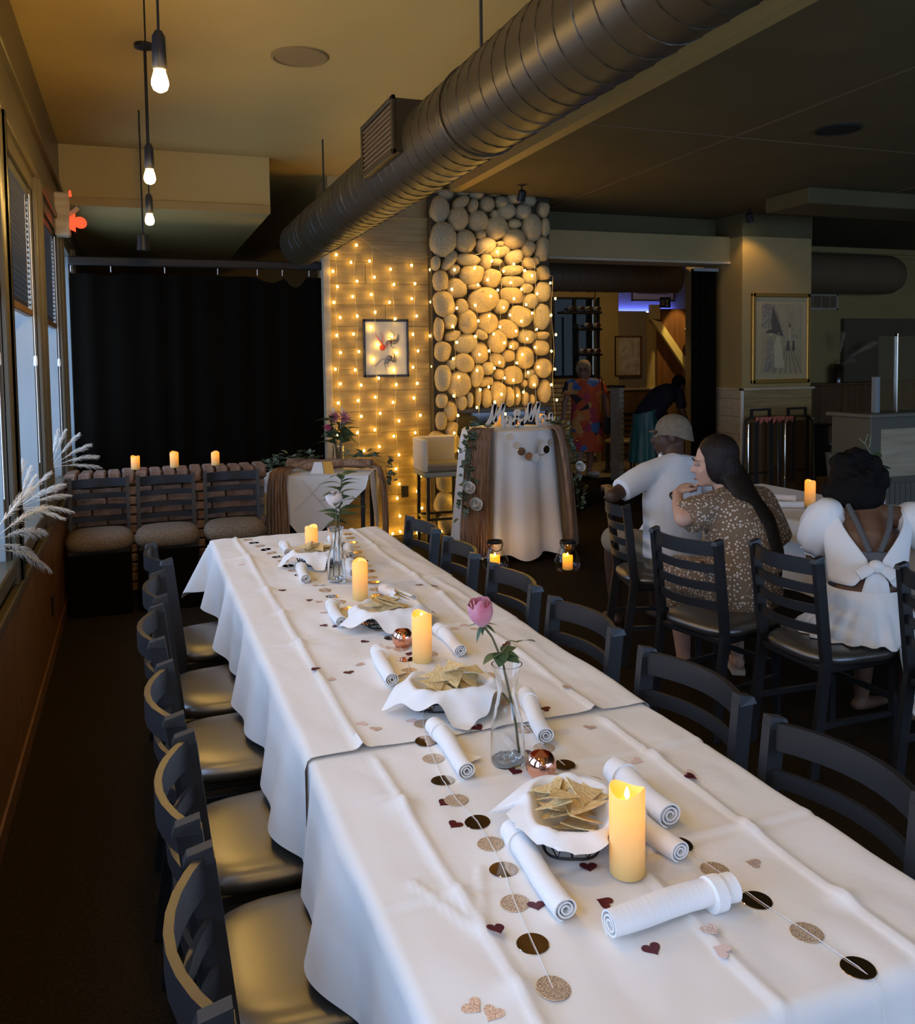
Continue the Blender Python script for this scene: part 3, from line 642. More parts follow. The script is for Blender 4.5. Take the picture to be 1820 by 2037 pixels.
single('tablecloth', cloth(0.327,1.183,1.868,4.462,T,0.245,0.24,0.0,0.26,0.0095,crease_far,1.0,seed=2,wR=0.0075), M_['linen'], 'creased white tablecloth overlapping the other and reaching the brick ledge end', 'tablecloth', 'white cloths on the banquet table', True, angle=80)
trestle('guest_table', 3.275,4.05,1.6,4.95,T, 'long guest table seating the three people')
single('tablecloth', cloth(3.27,4.055,1.595,4.955,T,0.36,0.3,0.25,0.25,0.02,lambda x,y:0.002*nz(x*6,y*4,2)+0.002,0.8,seed=5), M_['linen'], 'white tablecloth on the table of the three seated guests', 'tablecloth', None, True, angle=80)
# ================================================================== TABLE SETTINGS
TT = T+0.009
cfun = lambda x, y: T+(max(crease_far(x,y), 0.0035) if y > 1.868 else crease_near(x,y))
def rest(x, y, r=0.03):
    """height at which a foot of radius r stands on the creased cloth"""
    return max(cfun(x+r*f*math.cos(a), y+r*f*math.sin(a)) for f in (0, 0.5, 1) for a in [2*PI*k/8 for k in range(8)])-0.0012
def candle_mat(name, zmax, power):
    m = bpy.data.materials.new(name); m.use_nodes = True; nt = m.node_tree; P = nt.nodes['Principled BSDF']
    P.inputs['Base Color'].default_value = (0.66,0.50,0.20,1); P.inputs['Roughness'].default_value = 0.55
    tc = nt.nodes.new('ShaderNodeTexCoord'); sx = nt.nodes.new('ShaderNodeSeparateXYZ'); nt.links.new(tc.outputs['Object'], sx.inputs[0])
    mr = nt.nodes.new('ShaderNodeMapRange'); mr.inputs['From Max'].default_value = zmax; nt.links.new(sx.outputs['Z'], mr.inputs['Value'])
    r = nt.nodes.new('ShaderNodeValToRGB'); e = r.color_ramp.elements
    e[0].position = 0.0; e[0].color = (0.03,0.014,0.002,1); e[1].position = 1.0; e[1].color = (1.0,0.27,0.0,1)
    q = e.new(0.45); q.color = (0.45,0.13,0.0,1); q = e.new(0.75); q.color = (0.95,0.27,0.0,1)
    nt.links.new(mr.outputs[0], r.inputs[0]); nt.links.new(r.outputs[0], P.inputs['Emission Color']); P.inputs['Emission Strength'].default_value = power
    return m
flame_e = emat('flame_glow', (1.0,0.75,0.30), 6)
def candle_mesh(r, h, m, seed=0):
    n = 24; rings = []
    def top(a): return h-0.012*r/0.029*(0.5+0.5*math.sin(2*a+seed))
    rings.append([(r*0.96*math.cos(2*PI*k/n), r*0.96*math.sin(2*PI*k/n), 0) for k in range(n)])
    for f in (0.03,0.25,0.5,0.75,0.9): rings.append([(r*math.cos(2*PI*k/n), r*math.sin(2*PI*k/n), f*(h-0.012)) for k in range(n)])
    for sc_, dz in ((1.0,0.0),(0.95,0.003),(0.86,-0.004),(0.55,-0.012),(0.2,-0.014)):
        rings.append([(r*sc_*math.cos(2*PI*k/n), r*sc_*math.sin(2*PI*k/n), (top(2*PI*k/n) if sc_ > 0.8 else h-0.008)+dz) for k in range(n)])
    return MB().loft(rings)
def candle(x, y, z, r, h, label, group=None, power=1.15, flame=True, seed=0, fmat=None):
    t = thing('led_candle', label, 'candle', (x,y,z), 0, group)
    part('wax_body', candle_mesh(r,h,None,seed), candle_mat('lit_wax_%d' % int(h*1000), h, power), t, True, angle=50)
    if flame: part('flame', MB().lathe([(0.0012,0.0),(0.005,0.006),(0.0035,0.014),(0.0008,0.021)],10,c=(0,0,h-0.021 if not fmat else h-0.008)), fmat or flame_e, t, True)
    return t
GC = 'lit pillar candles on the banquet table'
candle(0.743,1.238,rest(0.743,1.238),0.0295,0.146,'tall lit pillar candle beside the crosswise napkin roll',GC,seed=0.3)
candle(0.749,2.364,rest(0.749,2.364),0.0285,0.143,'tall lit pillar candle beside the round copper votive',GC,seed=1)
candle(0.748,3.093,rest(0.748,3.093),0.028,0.145,'tall lit pillar candle beside the carafe of leafy stems',GC,seed=2)
candle(0.715,3.848,rest(0.715,3.848),0.028,0.143,'tall lit pillar candle behind the farthest chip basket',GC,seed=3)
candle(3.64,4.04,TT-0.002,0.03,0.15,'tall lit pillar candle on the guests table',None,seed=2)
GB2 = 'short lit candles on the brick ledge'
candle(-0.008,6.80,0.878,0.031,0.10,'short lit candle on the brick ledge, next to the window wall',GB2,flame=False)
candle(0.262,6.80,0.878,0.031,0.118,'tallest short lit candle in the middle of the brick ledge',GB2,flame=False,seed=1)
candle(0.555,6.80,0.880,0.030,0.103,'short lit candle on the brick ledge, next to the flower table',GB2,flame=False,seed=2)
# napkin rolls
def roll_mesh(L, seed):
    rnd = random.Random(seed); turns = 2.7; N = 44; th = 0.0026; pts_o = []; pts_i = []
    for i in range(N+1):
        f = i/N; a = f*turns*2*PI; r = 0.006+0.0175*f
        pts_o.append((r*math.cos(a), r*math.sin(a))); pts_i.append(((r-th)*math.cos(a), (r-th)*math.sin(a)))
    poly = pts_o+list(reversed(pts_i)); rings = []
    K = 9
    for j in range(K):
        f = j/(K-1); s = 1.0-0.13*f+0.03*math.sin(f*7+seed); bx = 0.004*math.sin(f*5+seed); zf = 0.92
        rings.append([(L*(f-0.5), p[0]*s+bx, p[1]*s*zf) for p in poly])
    mb = MB(); mb.loft(rings)
    return mb
RM = [roll_mesh(1.0, i).mesh('cloth_roll', M_['napkin'], True, 50) for i in range(4)]
def napkin(x, y, L, ang, label, group, i, z=None, flap=False, fat=1.0):
    if z is None: z = max(rest(x+L*f*math.cos(ang), y+L*f*math.sin(ang), 0.006) for f in (-0.45,-0.2,0,0.2,0.45))-0.0015
    t = thing('rolled_napkin', label, 'napkin', (x,y,z), ang, group)
    o = part('cloth_roll', RM[i % 4], None, t, loc=(0,0,0.0228*fat)); o.scale = (L,fat,fat)
    b = MB(); b.tube([(-L*0.34-0.010,0.001,0.0228*fat),(-L*0.34+0.010,0.001,0.0228*fat)],0.0236*fat,20,flat=(1.0,0.94)); part('fold_band', b, M_['napkin'], t, True)
    if flap: part('flap', MB().add([(-0.03,0,0.0035),(0.06,0,0.0035),(0.05,0.055,0.012),(-0.01,0.03,0.004),(-0.03,0,0.0025),(0.06,0,0.0025),(0.05,0.055,0.011),(-0.01,0.03,0.003)],[(0,1,2,3),(7,6,5,4),(0,4,5,1),(1,5,6,2),(2,6,7,3),(3,7,4,0)]), M_['napkin'], t)
    return t
NL = 'rolled white napkin in the row on the window side of the banquet table'
NR = 'rolled white napkin in the row on the guests side of the banquet table'
GNL, GNR = 'napkin rolls along the window side', 'napkin rolls along the guests side'
for i, (a, b, L) in enumerate([((0.63,4.02),-1.60,0.20),((0.614,3.50),-1.64,0.22),((0.612,2.885),-1.64,0.23),((0.625,2.325),-1.69,0.25),((0.622,1.77),-1.60,0.245),((0.600,1.287),-1.62,0.245)]):
    napkin(a[0],a[1],L,b,'rolled napkin on the window side of the banquet table, %s from the brick ledge' % ORD[i],GNL,i,flap=(i in (3,4)))
for i, (a, b, L) in enumerate([((0.875,4.05),-1.5,0.2),((0.88,3.83),-1.72,0.2),((0.816,3.52),-1.70,0.2),((0.872,3.04),-1.3,0.2),((0.871,2.47),-1.6,0.23),((0.865,1.855),-1.80,0.25)]):
    napkin(a[0],a[1],L,b,'rolled napkin on the guests side of the banquet table, %s from the brick ledge' % ORD[i],GNR,i)
napkin(0.893,1.437,0.2,-1.55,'rolled white napkin, the upper of two beside the tall candle and chip basket','napkin pair by the chip basket',1,fat=1.25)
napkin(0.838,1.315,0.16,-1.50,'rolled white napkin, the lower of two beside the tall candle and chip basket','napkin pair by the chip basket',2)
napkin(0.743,1.108,0.225,0.02+PI,'rolled white napkin lying crosswise at the end of the banquet table',None,3,flap=False,fat=1.2)
for (x, y, a) in [(3.47,4.05,-0.5),(3.62,4.28,-0.9),(3.74,3.08,-1.2)]: napkin(x,y,0.2,a,'rolled white napkin on the guests table','napkin rolls on the guests table',1,z=TT-0.003)
# chip baskets
random.seed(21)
def chip_mesh(sd):
    rnd = random.Random(sd); s = 0.036; n = 5; mb = MB(); top = []
    A, B, C = Vector((rnd.uniform(-0.4,0.4)*s,s*1.1,0)), Vector((-s*rnd.uniform(0.8,1.05),-s*0.6,0)), Vector((s*rnd.uniform(0.8,1.05),-s*0.65,0)); idx = {}; vs_ = []; fs = []
    c1, c2 = rnd.uniform(1.5,4.5), rnd.uniform(-2,3)
    for side in (0, 1):
        for i in range(n+1):
            for j in range(n+1-i):
                p = A*(i/n)+B*(j/n)+C*(1-(i+j)/n); p.z = c1*p.x*p.x+c2*p.y*p.y*0.6+c2*0.3*p.x*p.y-side*0.0022; idx[(side,i,j)] = len(vs_); vs_.append(p)
        for i in range(n):
            for j in range(n-i):
                f = [idx[(side,i,j)],idx[(side,i+1,j)],idx[(side,i,j+1)]]; fs.append(f)
                if j < n-i-1: fs.append([idx[(side,i+1,j)],idx[(side,i+1,j+1)],idx[(side,i,j+1)]])
    for q in range(n):
        for (a, b) in (((q,0),(q+1,0)),((0,q),(0,q+1)),((q,n-q),(q+1,n-q-1))): fs.append([idx[(0,)+a],idx[(0,)+b],idx[(1,)+b],idx[(1,)+a]])
    return MB().add(vs_, fs).mesh('corn_chip', M_['chip'], True, 50)
CM = [chip_mesh(i) for i in range(6)]
def basket(x, y, ang, label, chips_label, liner_seed, sc_=1.0, S=0.142, drop=0.55, block=()):
    """wire basket with a napkin liner; block = things the liner must fold around: (ax,ay,bx,by,radius,height)"""
    z = rest(x, y, 0.07)+0.0035
    t = thing('wire_basket', label, 'basket', (x,y,z), ang, 'chip baskets on the banquet table')
    a, b, a2, b2, h = 0.098*sc_, 0.070*sc_, 0.075*sc_, 0.05*sc_, 0.055
    def rr(hx, hy, z, n=32):
        return [(hx*math.copysign(abs(math.cos(q))**0.6, math.cos(q)), hy*math.copysign(abs(math.sin(q))**0.6, math.sin(q)), z) for q in [2*PI*k/n for k in range(n)]]
    part('rim', MB().tube(rr(a,b,h),0.0028,6,closed=True), M_['black_wire'], t, True)
    part('base_ring', MB().tube(rr(a2,b2,0.003),0.0024,6,closed=True).tube([(-a2,0,0.003),(a2,0,0.003)],0.002,5).tube([(0,-b2,0.003),(0,b2,0.003)],0.002,5), M_['black_wire'], t, True)
    up, lo = rr(a,b,h,40), rr(a2,b2,0.003,40); z_ = MB(); zz = []
    for k in range(40): zz.append(up[k] if k % 4 == 0 else (lo[k] if k % 4 == 2 else tuple((up[k][i]+lo[k][i])/2 for i in range(3))))
    z_.tube(zz,0.0018,5,closed=True); z_.tube(rr((a+a2)/2,(b+b2)/2,h*0.5,32),0.0018,5,closed=True)
    part('wire_zigzag', z_, M_['black_wire'], t, True)
    S = S*sc_; n = 38; rows = []; ca, sa = math.cos(ang), math.sin(ang)
    def fold(px, py, pz):
        for (ax, ay, bx, by, r, hh) in block:
            if pz > hh: continue
            A, B, P = Vector((ax-x,ay-y)), Vector((bx-x,by-y)), Vector((px*ca-py*sa, px*sa+py*ca)); D = B-A; L = D.length
            u = min(1, max(0, (P-A).dot(D)/(L*L))) if L > 1e-6 else 0
            Q = A+D*u; nrm = Vector((-D.y,D.x))/L if L > 1e-6 else -Q.normalized()
            if nrm.dot(-Q) < 0: nrm = -nrm
            e = P-Q; sd = e.dot(nrm); tg = math.sqrt(max(0, e.length_squared-sd*sd))
            if tg < r and sd < math.sqrt(r*r-tg*tg):
                P = P+nrm*(math.sqrt(r*r-tg*tg)-sd); px, py = P.x*ca+P.y*sa, -P.x*sa+P.y*ca
        return px, py
    for i in range(n+1):
        row = []
        for j in range(n+1):
            s, q = S*(2*i/n-1), S*(2*j/n-1); c, d = (s+q)*0.7071, (q-s)*0.7071
            th_ = math.atan2(d, c); r = math.hypot(c, d); Rr = (abs(math.cos(th_)/a)**3.333+abs(math.sin(th_)/b)**3.333)**-0.3; R = Rr-0.006
            wv_ = math.sin(th_*5+liner_seed)*0.5+math.sin(th_*9+liner_seed*2)*0.5
            if r < R: z0 = 0.012+(h-0.007)*(r/R)**2.6; k = 1
            else:
                e = r-R; z0 = h+0.005+0.004*math.sin(min(1,e/0.014)*PI)+0.010*math.sin(min(1,e/0.03)*PI)*max(0,wv_)-max(0,e-0.014)*(drop+0.35*wv_*drop/0.55); k = (R+min(e,0.014)+max(0,e-0.014)*(0.70+0.18*wv_))/r
            z0 = max(z0, 0.004); px, py = fold(c*k, d*k, z0)
            row.append((px, py, z0))
        rows.append(row)
    lm = MB().loft(rows, False, closed=False)
    part('cloth_liner', lm, M_['napkin'], t, True, angle=80)
    # the chips are dropped one after another: each comes to rest on the liner and on the chips before it
    rnd = random.Random(int(liner_seed*10)); PV = [Vector(v) for v in lm.v]; PF = [list(f) for f in lm.f]; Mb = Matrix.Translation((x,y,z)) @ Matrix.Rotation(ang,4,'Z')
    for i in range(16):
        tree = BVHTree.FromPolygons(PV, PF); best = None
        for q in range(7):
            ra = 0.060*math.sqrt(rnd.random()); an = rnd.uniform(0,2*PI); me = CM[rnd.randrange(6)]
            R_ = Euler((rnd.uniform(-0.4,0.4), rnd.uniform(-0.4,0.4), rnd.uniform(0,6.3))).to_matrix().to_4x4()
            M0 = Matrix.Translation((ra*math.cos(an)*1.0, ra*math.sin(an)*0.62, 0.30)) @ R_
            cv = [M0 @ v.co for v in me.vertices]; cf = [list(p.vertices) for p in me.polygons]; ct_ = BVHTree.FromPolygons(cv, cf); gap = 9.0
            for v in cv:
                hit = tree.ray_cast(v, Vector((0,0,-1)))
                if hit[0] is not None: gap = min(gap, hit[3])
            lo_x, hi_x, lo_y, hi_y = min(v.x for v in cv), max(v.x for v in cv), min(v.y for v in cv), max(v.y for v in cv)
            for v in PV:
                if lo_x < v.x < hi_x and lo_y < v.y < hi_y:
                    hit = ct_.ray_cast(v, Vector((0,0,1)))
                    if hit[0] is not None: gap = min(gap, hit[3])
            if gap < 9 and (best is None or gap > best[0]): best = (gap, M0, cv, cf, me)
        gap, M0, cv, cf, me = best; dz = Vector((0,0,-gap+0.0004)); b0 = len(PV)
        PV += [v+dz for v in cv]; PF += [[k+b0 for k in f] for f in cf]
        o = bpy.data.objects.new('corn_chip', me); link(o); tag(o, chips_label, 'chip', chips_label.replace('corn chip','corn chips'))
        o.matrix_world = Mb @ Matrix.Translation(dz) @ M0
    return t
def roll_block(x, y, L, a, fat=1.0): return (x-L/2*math.cos(a), y-L/2*math.sin(a), x+L/2*math.cos(a), y+L/2*math.sin(a), 0.0255*fat+0.001, 0.050*fat)
def pillar_block(x, y, r): return (x, y, x, y, r+0.0025, 0.2)
basket(0.704,1.368,1.15,'black wire basket lined with a napkin beside the tallest near candle and crosswise roll','corn chip in the basket beside the crosswise napkin roll',1.1,S=0.128,drop=0.25,block=[pillar_block(0.743,1.238,0.0295),roll_block(0.600,1.287,0.245,-1.62),roll_block(0.838,1.315,0.16,-1.50),roll_block(0.893,1.437,0.2,-1.55,1.25)])
basket(0.715,2.03,-0.1,'black wire basket lined with a napkin behind the single rose carafe','corn chip in the basket behind the single rose carafe',2.3,block=[roll_block(0.622,1.77,0.245,-1.60),roll_block(0.865,1.855,0.25,-1.80),roll_block(0.625,2.325,0.25,-1.69)])
basket(0.758,2.75,0.1,'black wire basket lined with a napkin behind the round copper votive','corn chip in the basket behind the round copper votive',3.7,block=[roll_block(0.612,2.885,0.23,-1.64),pillar_block(0.737,2.52,0.033),roll_block(0.871,2.47,0.23,-1.6)])
basket(0.705,3.708,0.0,'black wire basket lined with a napkin beside the carafe of leafy stems','corn chip in the basket beside the carafe of leafy stems',4.9,0.92,block=[pillar_block(0.715,3.848,0.028),roll_block(0.614,3.50,0.22,-1.64),roll_block(0.816,3.52,0.2,-1.70),roll_block(0.88,3.83,0.2,-1.72)])
# copper votives
def votive(x, y, label):
    t = thing('votive_holder', label, 'votive', (x,y,rest(x,y,0.02)), 0, 'round copper votives on the banquet table')
    part('globe', MB().lathe([(0.012,0.0),(0.022,0.002),(0.030,0.014),(0.032,0.026),(0.029,0.040),(0.023,0.049),(0.021,0.050),(0.027,0.040),(0.030,0.026),(0.028,0.014),(0.018,0.006)],28), M_['copper'], t, True, angle=60)
    part('tea_light', MB().lathe([(0.017,0.005),(0.018,0.014),(0.014,0.015)],18), M_['white_plain'], t, True)
votive(0.737,2.52,'round copper votive beside a tall lit candle'); votive(0.759,1.60,'round copper votive between the carafe and the chip basket')
# carafes with flowers
def leaf_mesh(L, W, curl, m, name='leaf'):
    rows = []
    n = 8
    for i in range(n+1):
        f = i/n; w_ = W*math.sin(PI*f**0.8)**0.9*(1-0.1*f)+0.0004
        rows.append([(-w_, L*f, -curl*f*f*L+0.10*w_), (0, L*f, -curl*f*f*L), (w_, L*f, -curl*f*f*L+0.10*w_)])
    return MB().loft(rows, False, closed=False).mesh(name, m, True, 80)
LEAF_A = leaf_mesh(0.055,0.017,0.5,M_['leaf']); LEAF_B = leaf_mesh(0.085,0.012,0.6,M_['leaf']); LEAF_R = leaf_mesh(0.05,0.019,0.35,M_['leaf'])
LEAF_C = leaf_mesh(0.085,0.018,0.75,M_['leaf'])
EUCA = leaf_mesh(0.042,0.017,0.3,M_['euca'])
def put_leaf(me, parent, loc, direc, roll=0.0, sc_=1.0, name='leaf'):
    o = part(name, me, None, parent, loc=loc); d = Vector(direc).normalized()
    q = d.to_track_quat('Y','Z'); o.rotation_mode = 'QUATERNION'; o.rotation_quaternion = q @ Euler((0,roll,0)).to_quaternion(); o.scale = (sc_,)*3
    return o
def rose_mb(r, h, layers=3, open_=0.35):
    mb = MB()
    for L_ in range(layers):
        cnt = 3+L_; rr = r*(0.35+0.65*(L_+1)/layers)
        for k in range(cnt):
            a0 = 2*PI*k/cnt+L_*0.7; rows = []
            for i in range(8):
                f = i/7; prof = math.sin(PI*(0.12+0.60*f))
                flare = open_*max(0,f-0.72)**1.3*(L_/max(1,layers-1))*r*3
                row = []
                for j in range(7):
                    u = j/6*2-1; ww = (1.15 if L_ else 1.4)*math.sqrt(max(0.02,1-(max(0,f-0.55)/0.5)**2*0.75)); a = a0+u*ww*0.85
                    q = rr*prof+flare-0.04*r*abs(u); row.append((q*math.cos(a), q*math.sin(a), h*f*(1.0-0.06*L_)-0.10*h*abs(u)**2*f))
                rows.append(row)
            mb.loft(rows, False, closed=False)
    mb.ell((0,0,h*0.12),(r*0.42,r*0.42,h*0.16),None,10,6)
    return mb
CAR = [(0.034,0.0),(0.0365,0.006),(0.0365,0.05),(0.034,0.085),(0.026,0.125),(0.0205,0.150),(0.0205,0.165),(0.026,0.195),(0.0325,0.213),(0.0335,0.2155),(0.0315,0.2155),(0.0245,0.195),(0.0188,0.165),(0.0188,0.150),(0.0243,0.125),(0.0322,0.085),(0.0345,0.05),(0.0345,0.012),(0.004,0.009)]
def carafe(x, y, z, label):
    t = thing('glass_carafe', label, 'vase', (x,y,z)); part('glass_body', MB().lathe(CAR,32), M_['glass'], t, True, angle=60)
    for k in range(9): part('glass_pebble', MB().ell((0,0,0),(0.008,0.007,0.006),None,10,6), M_['glass'], t, True, loc=(0.022*math.cos(k*2.4)*(k % 3+1)/3,0.022*math.sin(k*2.4)*(k % 3+1)/3,0.017+0.001*(k % 2)))
    return t
carafe(0.726,1.697,rest(0.726,1.697,0.034),'clear glass carafe holding a single pink rose')
carafe(0.726,3.391,rest(0.726,3.391,0.034),'clear glass carafe holding leafy stems and a cream rose')
# single pink rose
t = thing('pink_rose', 'long-stemmed pink rose bud with green leaves in a carafe', 'flower', (0.726,1.697,rest(0.726,1.697,0.034)))
part('stem', MB().tube([(0.024,-0.006,0.022),(0.018,-0.004,0.08),(0.006,0,0.15),(-0.008,0.004,0.22),(-0.030,0.008,0.275),(-0.048,0.01,0.300)],[0.0030,0.003,0.0028,0.0026,0.0024,0.003],8).tube([(0.012,-0.003,0.12),(-0.012,-0.006,0.155)],0.0018,6), M_['stem'], t, True)
part('rose_bloom', rose_mb(0.027,0.062), M_['pink_petal'], t, True, loc=(-0.050,0.010,0.302), rot=(0.05,-0.22,0.4), angle=85)
for k in range(5):
    a = 2*PI*k/5; put_leaf(LEAF_B, t, (-0.049,0.010,0.303), (math.cos(a),math.sin(a),-0.35 if k % 2 else 0.3), 0, 0.42, 'sepal')
for (l, d, r, s) in [((-0.012,0.004,0.240),(-1,-0.3,0.05),0.2,1.0),((-0.012,0.003,0.240),(-0.4,-0.9,0.02),-0.2,0.95),((-0.012,0.003,0.238),(0.5,-0.85,0.05),0.3,0.9),((-0.010,0.004,0.24),(0.85,0.3,0.35),0.1,0.85),((0.03,0.01,0.255),(0.9,0.3,0.15),-0.3,0.95),((-0.012,0.002,0.243),(0.8,-0.4,0.0),0,0.8),((-0.012,0.0,0.243),(-0.2,-1,0.0),0,0.7)]:
    put_leaf(LEAF_R, t, l, d, r, s)
part('side_stem', MB().tube([(-0.01,0.004,0.24),(0.012,0.008,0.262),(0.03,0.01,0.256)],0.0014,6), M_['stem'], t, True)
# leafy stems with a cream rose
t = thing('leafy_stems', 'tall leafy green stems with a cream rose in a carafe', 'flower', (0.726,3.391,rest(0.726,3.391,0.034)))
part('stem', MB().tube([(0.010,0,0.024),(0.012,0,0.12),(0.016,0,0.25),(0.024,0.0,0.36),(0.030,0,0.42)],0.0026,8).tube([(-0.012,0,0.024),(-0.008,0,0.12),(0.004,0,0.24),(0.004,0.0,0.32)],0.0026,8), M_['stem'], t, True)
part('rose_bloom', rose_mb(0.034,0.066), M_['cream_petal'], t, True, loc=(0.000,-0.01,0.300), rot=(0.1,-0.15,0), angle=85)
random.seed(4)
for k in range(22):
    zf = 0.236+0.19*k/22; a = k*2.4+random.uniform(-0.3,0.3); put_leaf(LEAF_C, t, (0.010+0.02*(zf-0.2)/0.22,0,zf), (math.cos(a)*0.8,math.sin(a)*0.6,0.65), random.uniform(-0.5,0.5), random.uniform(0.75,1.1))
for d in ((1,0.2,0.05),(-1,0.1,0.08),(0.9,-0.3,0.0)): put_leaf(LEAF_A, t, (0.008,0,0.240), d, 0, 0.9)
# disc garlands
DL = [(0.502,4.389),(0.519,4.294),(0.535,4.197),(0.549,4.102),(0.563,4.015),(0.575,3.929),(0.586,3.836),(0.593,3.743),(0.598,3.645),(0.610,3.548),(0.636,3.45),(0.645,3.352),(0.652,3.262),(0.661,3.172),(0.668,3.080),(0.674,2.985),(0.680,2.890),(0.70,2.79),(0.72,2.70),(0.728,2.61),(0.726,2.50),(0.712,2.397),(0.690,2.301),(0.674,2.21),(0.661,2.121),(0.645,2.035),(0.618,1.948),(0.594,1.86),(0.582,1.77),(0.568,1.668),(0.566,1.581),(0.574,1.489),(0.569,1.413),(0.559,1.331),(0.539,1.238),(0.523,1.137),(0.511,1.046)]
DR = [(0.978,4.289),(0.970,4.2),(0.960,4.103),(0.948,3.997),(0.931,3.89),(0.918,3.79),(0.908,3.69),(0.898,3.59),(0.888,3.496),(0.868,3.39),(0.854,3.31),(0.834,3.21),(0.820,3.122),(0.815,3.02),(0.81,2.92),(0.80,2.82),(0.79,2.62),(0.79,2.42),(0.82,2.28),(0.880,2.19),(0.868,2.10),(0.85,2.0),(0.838,1.84),(0.829,1.733),(0.831,1.64),(0.848,1.554),(0.86,1.46),(0.872,1.37),(0.876,1.285),(0.888,1.2),(0.899,1.107),(0.914,1.014),(0.929,0.929)]
disc_g = MB().lathe([(0.0235,0.0),(0.0242,0.0004),(0.0235,0.0009)],30).mesh('disc', M_['glitter'], True, 30)
disc_m = MB().lathe([(0.0235,0.0),(0.0242,0.0004),(0.0235,0.0009)],30).mesh('disc', M_['mirror_disc'], True, 30)
def lie(x, y, r):
    """tilt and height of a flat thing of radius r lying on the creased cloth"""
    gx, gy = (cfun(x+r,y)-cfun(x-r,y))/(2*r), (cfun(x,y+r)-cfun(x,y-r))/(2*r)
    top = max(cfun(x+r*f*math.cos(a), y+r*f*math.sin(a))-gx*r*f*math.cos(a)-gy*r*f*math.sin(a) for f in (0, 0.35, 0.7, 1) for a in [2*PI*k/16 for k in range(16)])
    return top+0.0003, math.atan(gy), -math.atan(gx)
def garland(P, first, label, tail=None):
    t = thing('disc_garland', label, 'garland', (P[0][0],P[0][1],T), 0, 'disc garlands along the banquet table'); ox, oy = P[0]
    fine = [(P[i][0]+(P[i+1][0]-P[i][0])*k/6, P[i][1]+(P[i+1][1]-P[i][1])*k/6) for i in range(len(P)-1) for k in range(6)]+[P[-1]]
    pts = [(x-ox,y-oy,cfun(x,y)-T+0.0036) for (x, y) in fine]
    if tail: pts += [(p[0]-ox,p[1]-oy,p[2]-T) for p in tail]
    part('thread', MB().tube(pts,0.0007,5), M_['white_plain'], t)
    random.seed(len(P))
    for i, (x, y) in enumerate(P):
        z, rx, ry = lie(x, y, 0.024); part('disc', disc_m if (i+first) % 2 else disc_g, None, t, loc=(x-ox,y-oy,z-T), rot=(rx,ry,0))
    if tail: part('disc', disc_g, None, t, loc=(tail[-1][0]-ox,tail[-1][1]-0.004-oy,tail[-1][2]-T), rot=(PI/2-0.06,0,0))
garland(DL, 0, 'thread of glitter and mirror discs on the window side of the banquet table')
garland(DR, 1, 'thread of glitter and mirror discs running off the end of the banquet table', [(p[0],p[1]-0.003,p[2]+(0.002 if p[2] > T-0.02 else 0)) for p in [near_cloth.pos(0.931,0.906),near_cloth.pos(0.933,0.893),near_cloth.pos(0.934,0.87),near_cloth.pos(0.936,0.84),near_cloth.pos(0.94,0.785)]])
# paper hearts
def heart_mesh(m):
    pts = []
    for k in range(26):
        a = 2*PI*k/26; pts.append((0.0011*16*math.sin(a)**3*0.85, 0.0011*(13*math.cos(a)-5*math.cos(2*a)-2*math.cos(3*a)-math.cos(4*a))*0.8))
    return MB().prism(pts,0,0.0007).mesh('paper_heart', m)
HM = {'B':heart_mesh(M_['burgundy']),'R':heart_mesh(M_['glitter_pink']),'P':heart_mesh(M_['pale_pink'])}
HP = {'B':[(0.503,3.328),(0.573,3.156),(0.56,2.826),(0.595,2.811),(0.64,2.607),(0.446,2.392),(0.534,2.362),(0.741,3.627),(1.007,3.202),(1.049,3.151),(0.735,2.445),(1.027,2.399),(0.922,1.916),(0.69,1.925),(0.728,1.879),(0.788,1.712),(0.812,1.675),(0.722,1.650),(1.04,1.486),(0.541,1.58),(0.533,1.498),(0.694,1.281),(0.568,1.219),(0.673,1.188),(0.481,1.174),(0.68,1.065),(0.671,1.438)],
 'R':[(0.6,3.121),(0.588,2.962),(0.695,2.522),(0.579,2.412),(0.999,2.595),(0.94,2.625),(1.027,2.009),(0.506,1.966),(0.973,1.787),(0.395,1.052),(0.416,1.031),(0.962,1.192),(0.779,1.062)],
 'P':[(0.409,3.831),(0.477,2.317),(0.983,2.649),(0.483,2.009),(0.598,1.975),(0.984,1.599),(1.055,1.508),(0.767,1.018)]}
HLAB = {'B':'burgundy paper heart lying on the white banquet cloth','R':'rose gold glitter heart lying on the white banquet cloth','P':'pale pink paper heart lying on the white banquet cloth'}
random.seed(17)
for k in HP:
    for (x, y) in HP[k]:
        o = bpy.data.objects.new('paper_heart', HM[k]); link(o); tag(o, HLAB[k], 'heart', {'B':'burgundy hearts','R':'glitter hearts','P':'pale pink hearts'}[k])
        z, rx, ry = lie(x, y, 0.016); o.location = (x,y,z+0.0003); o.rotation_euler = (Matrix.Rotation(ry,3,'Y') @ Matrix.Rotation(rx,3,'X') @ Matrix.Rotation(random.uniform(-1.0,1.0)+(PI if random.random() < 0.3 else 0),3,'Z')).to_euler()
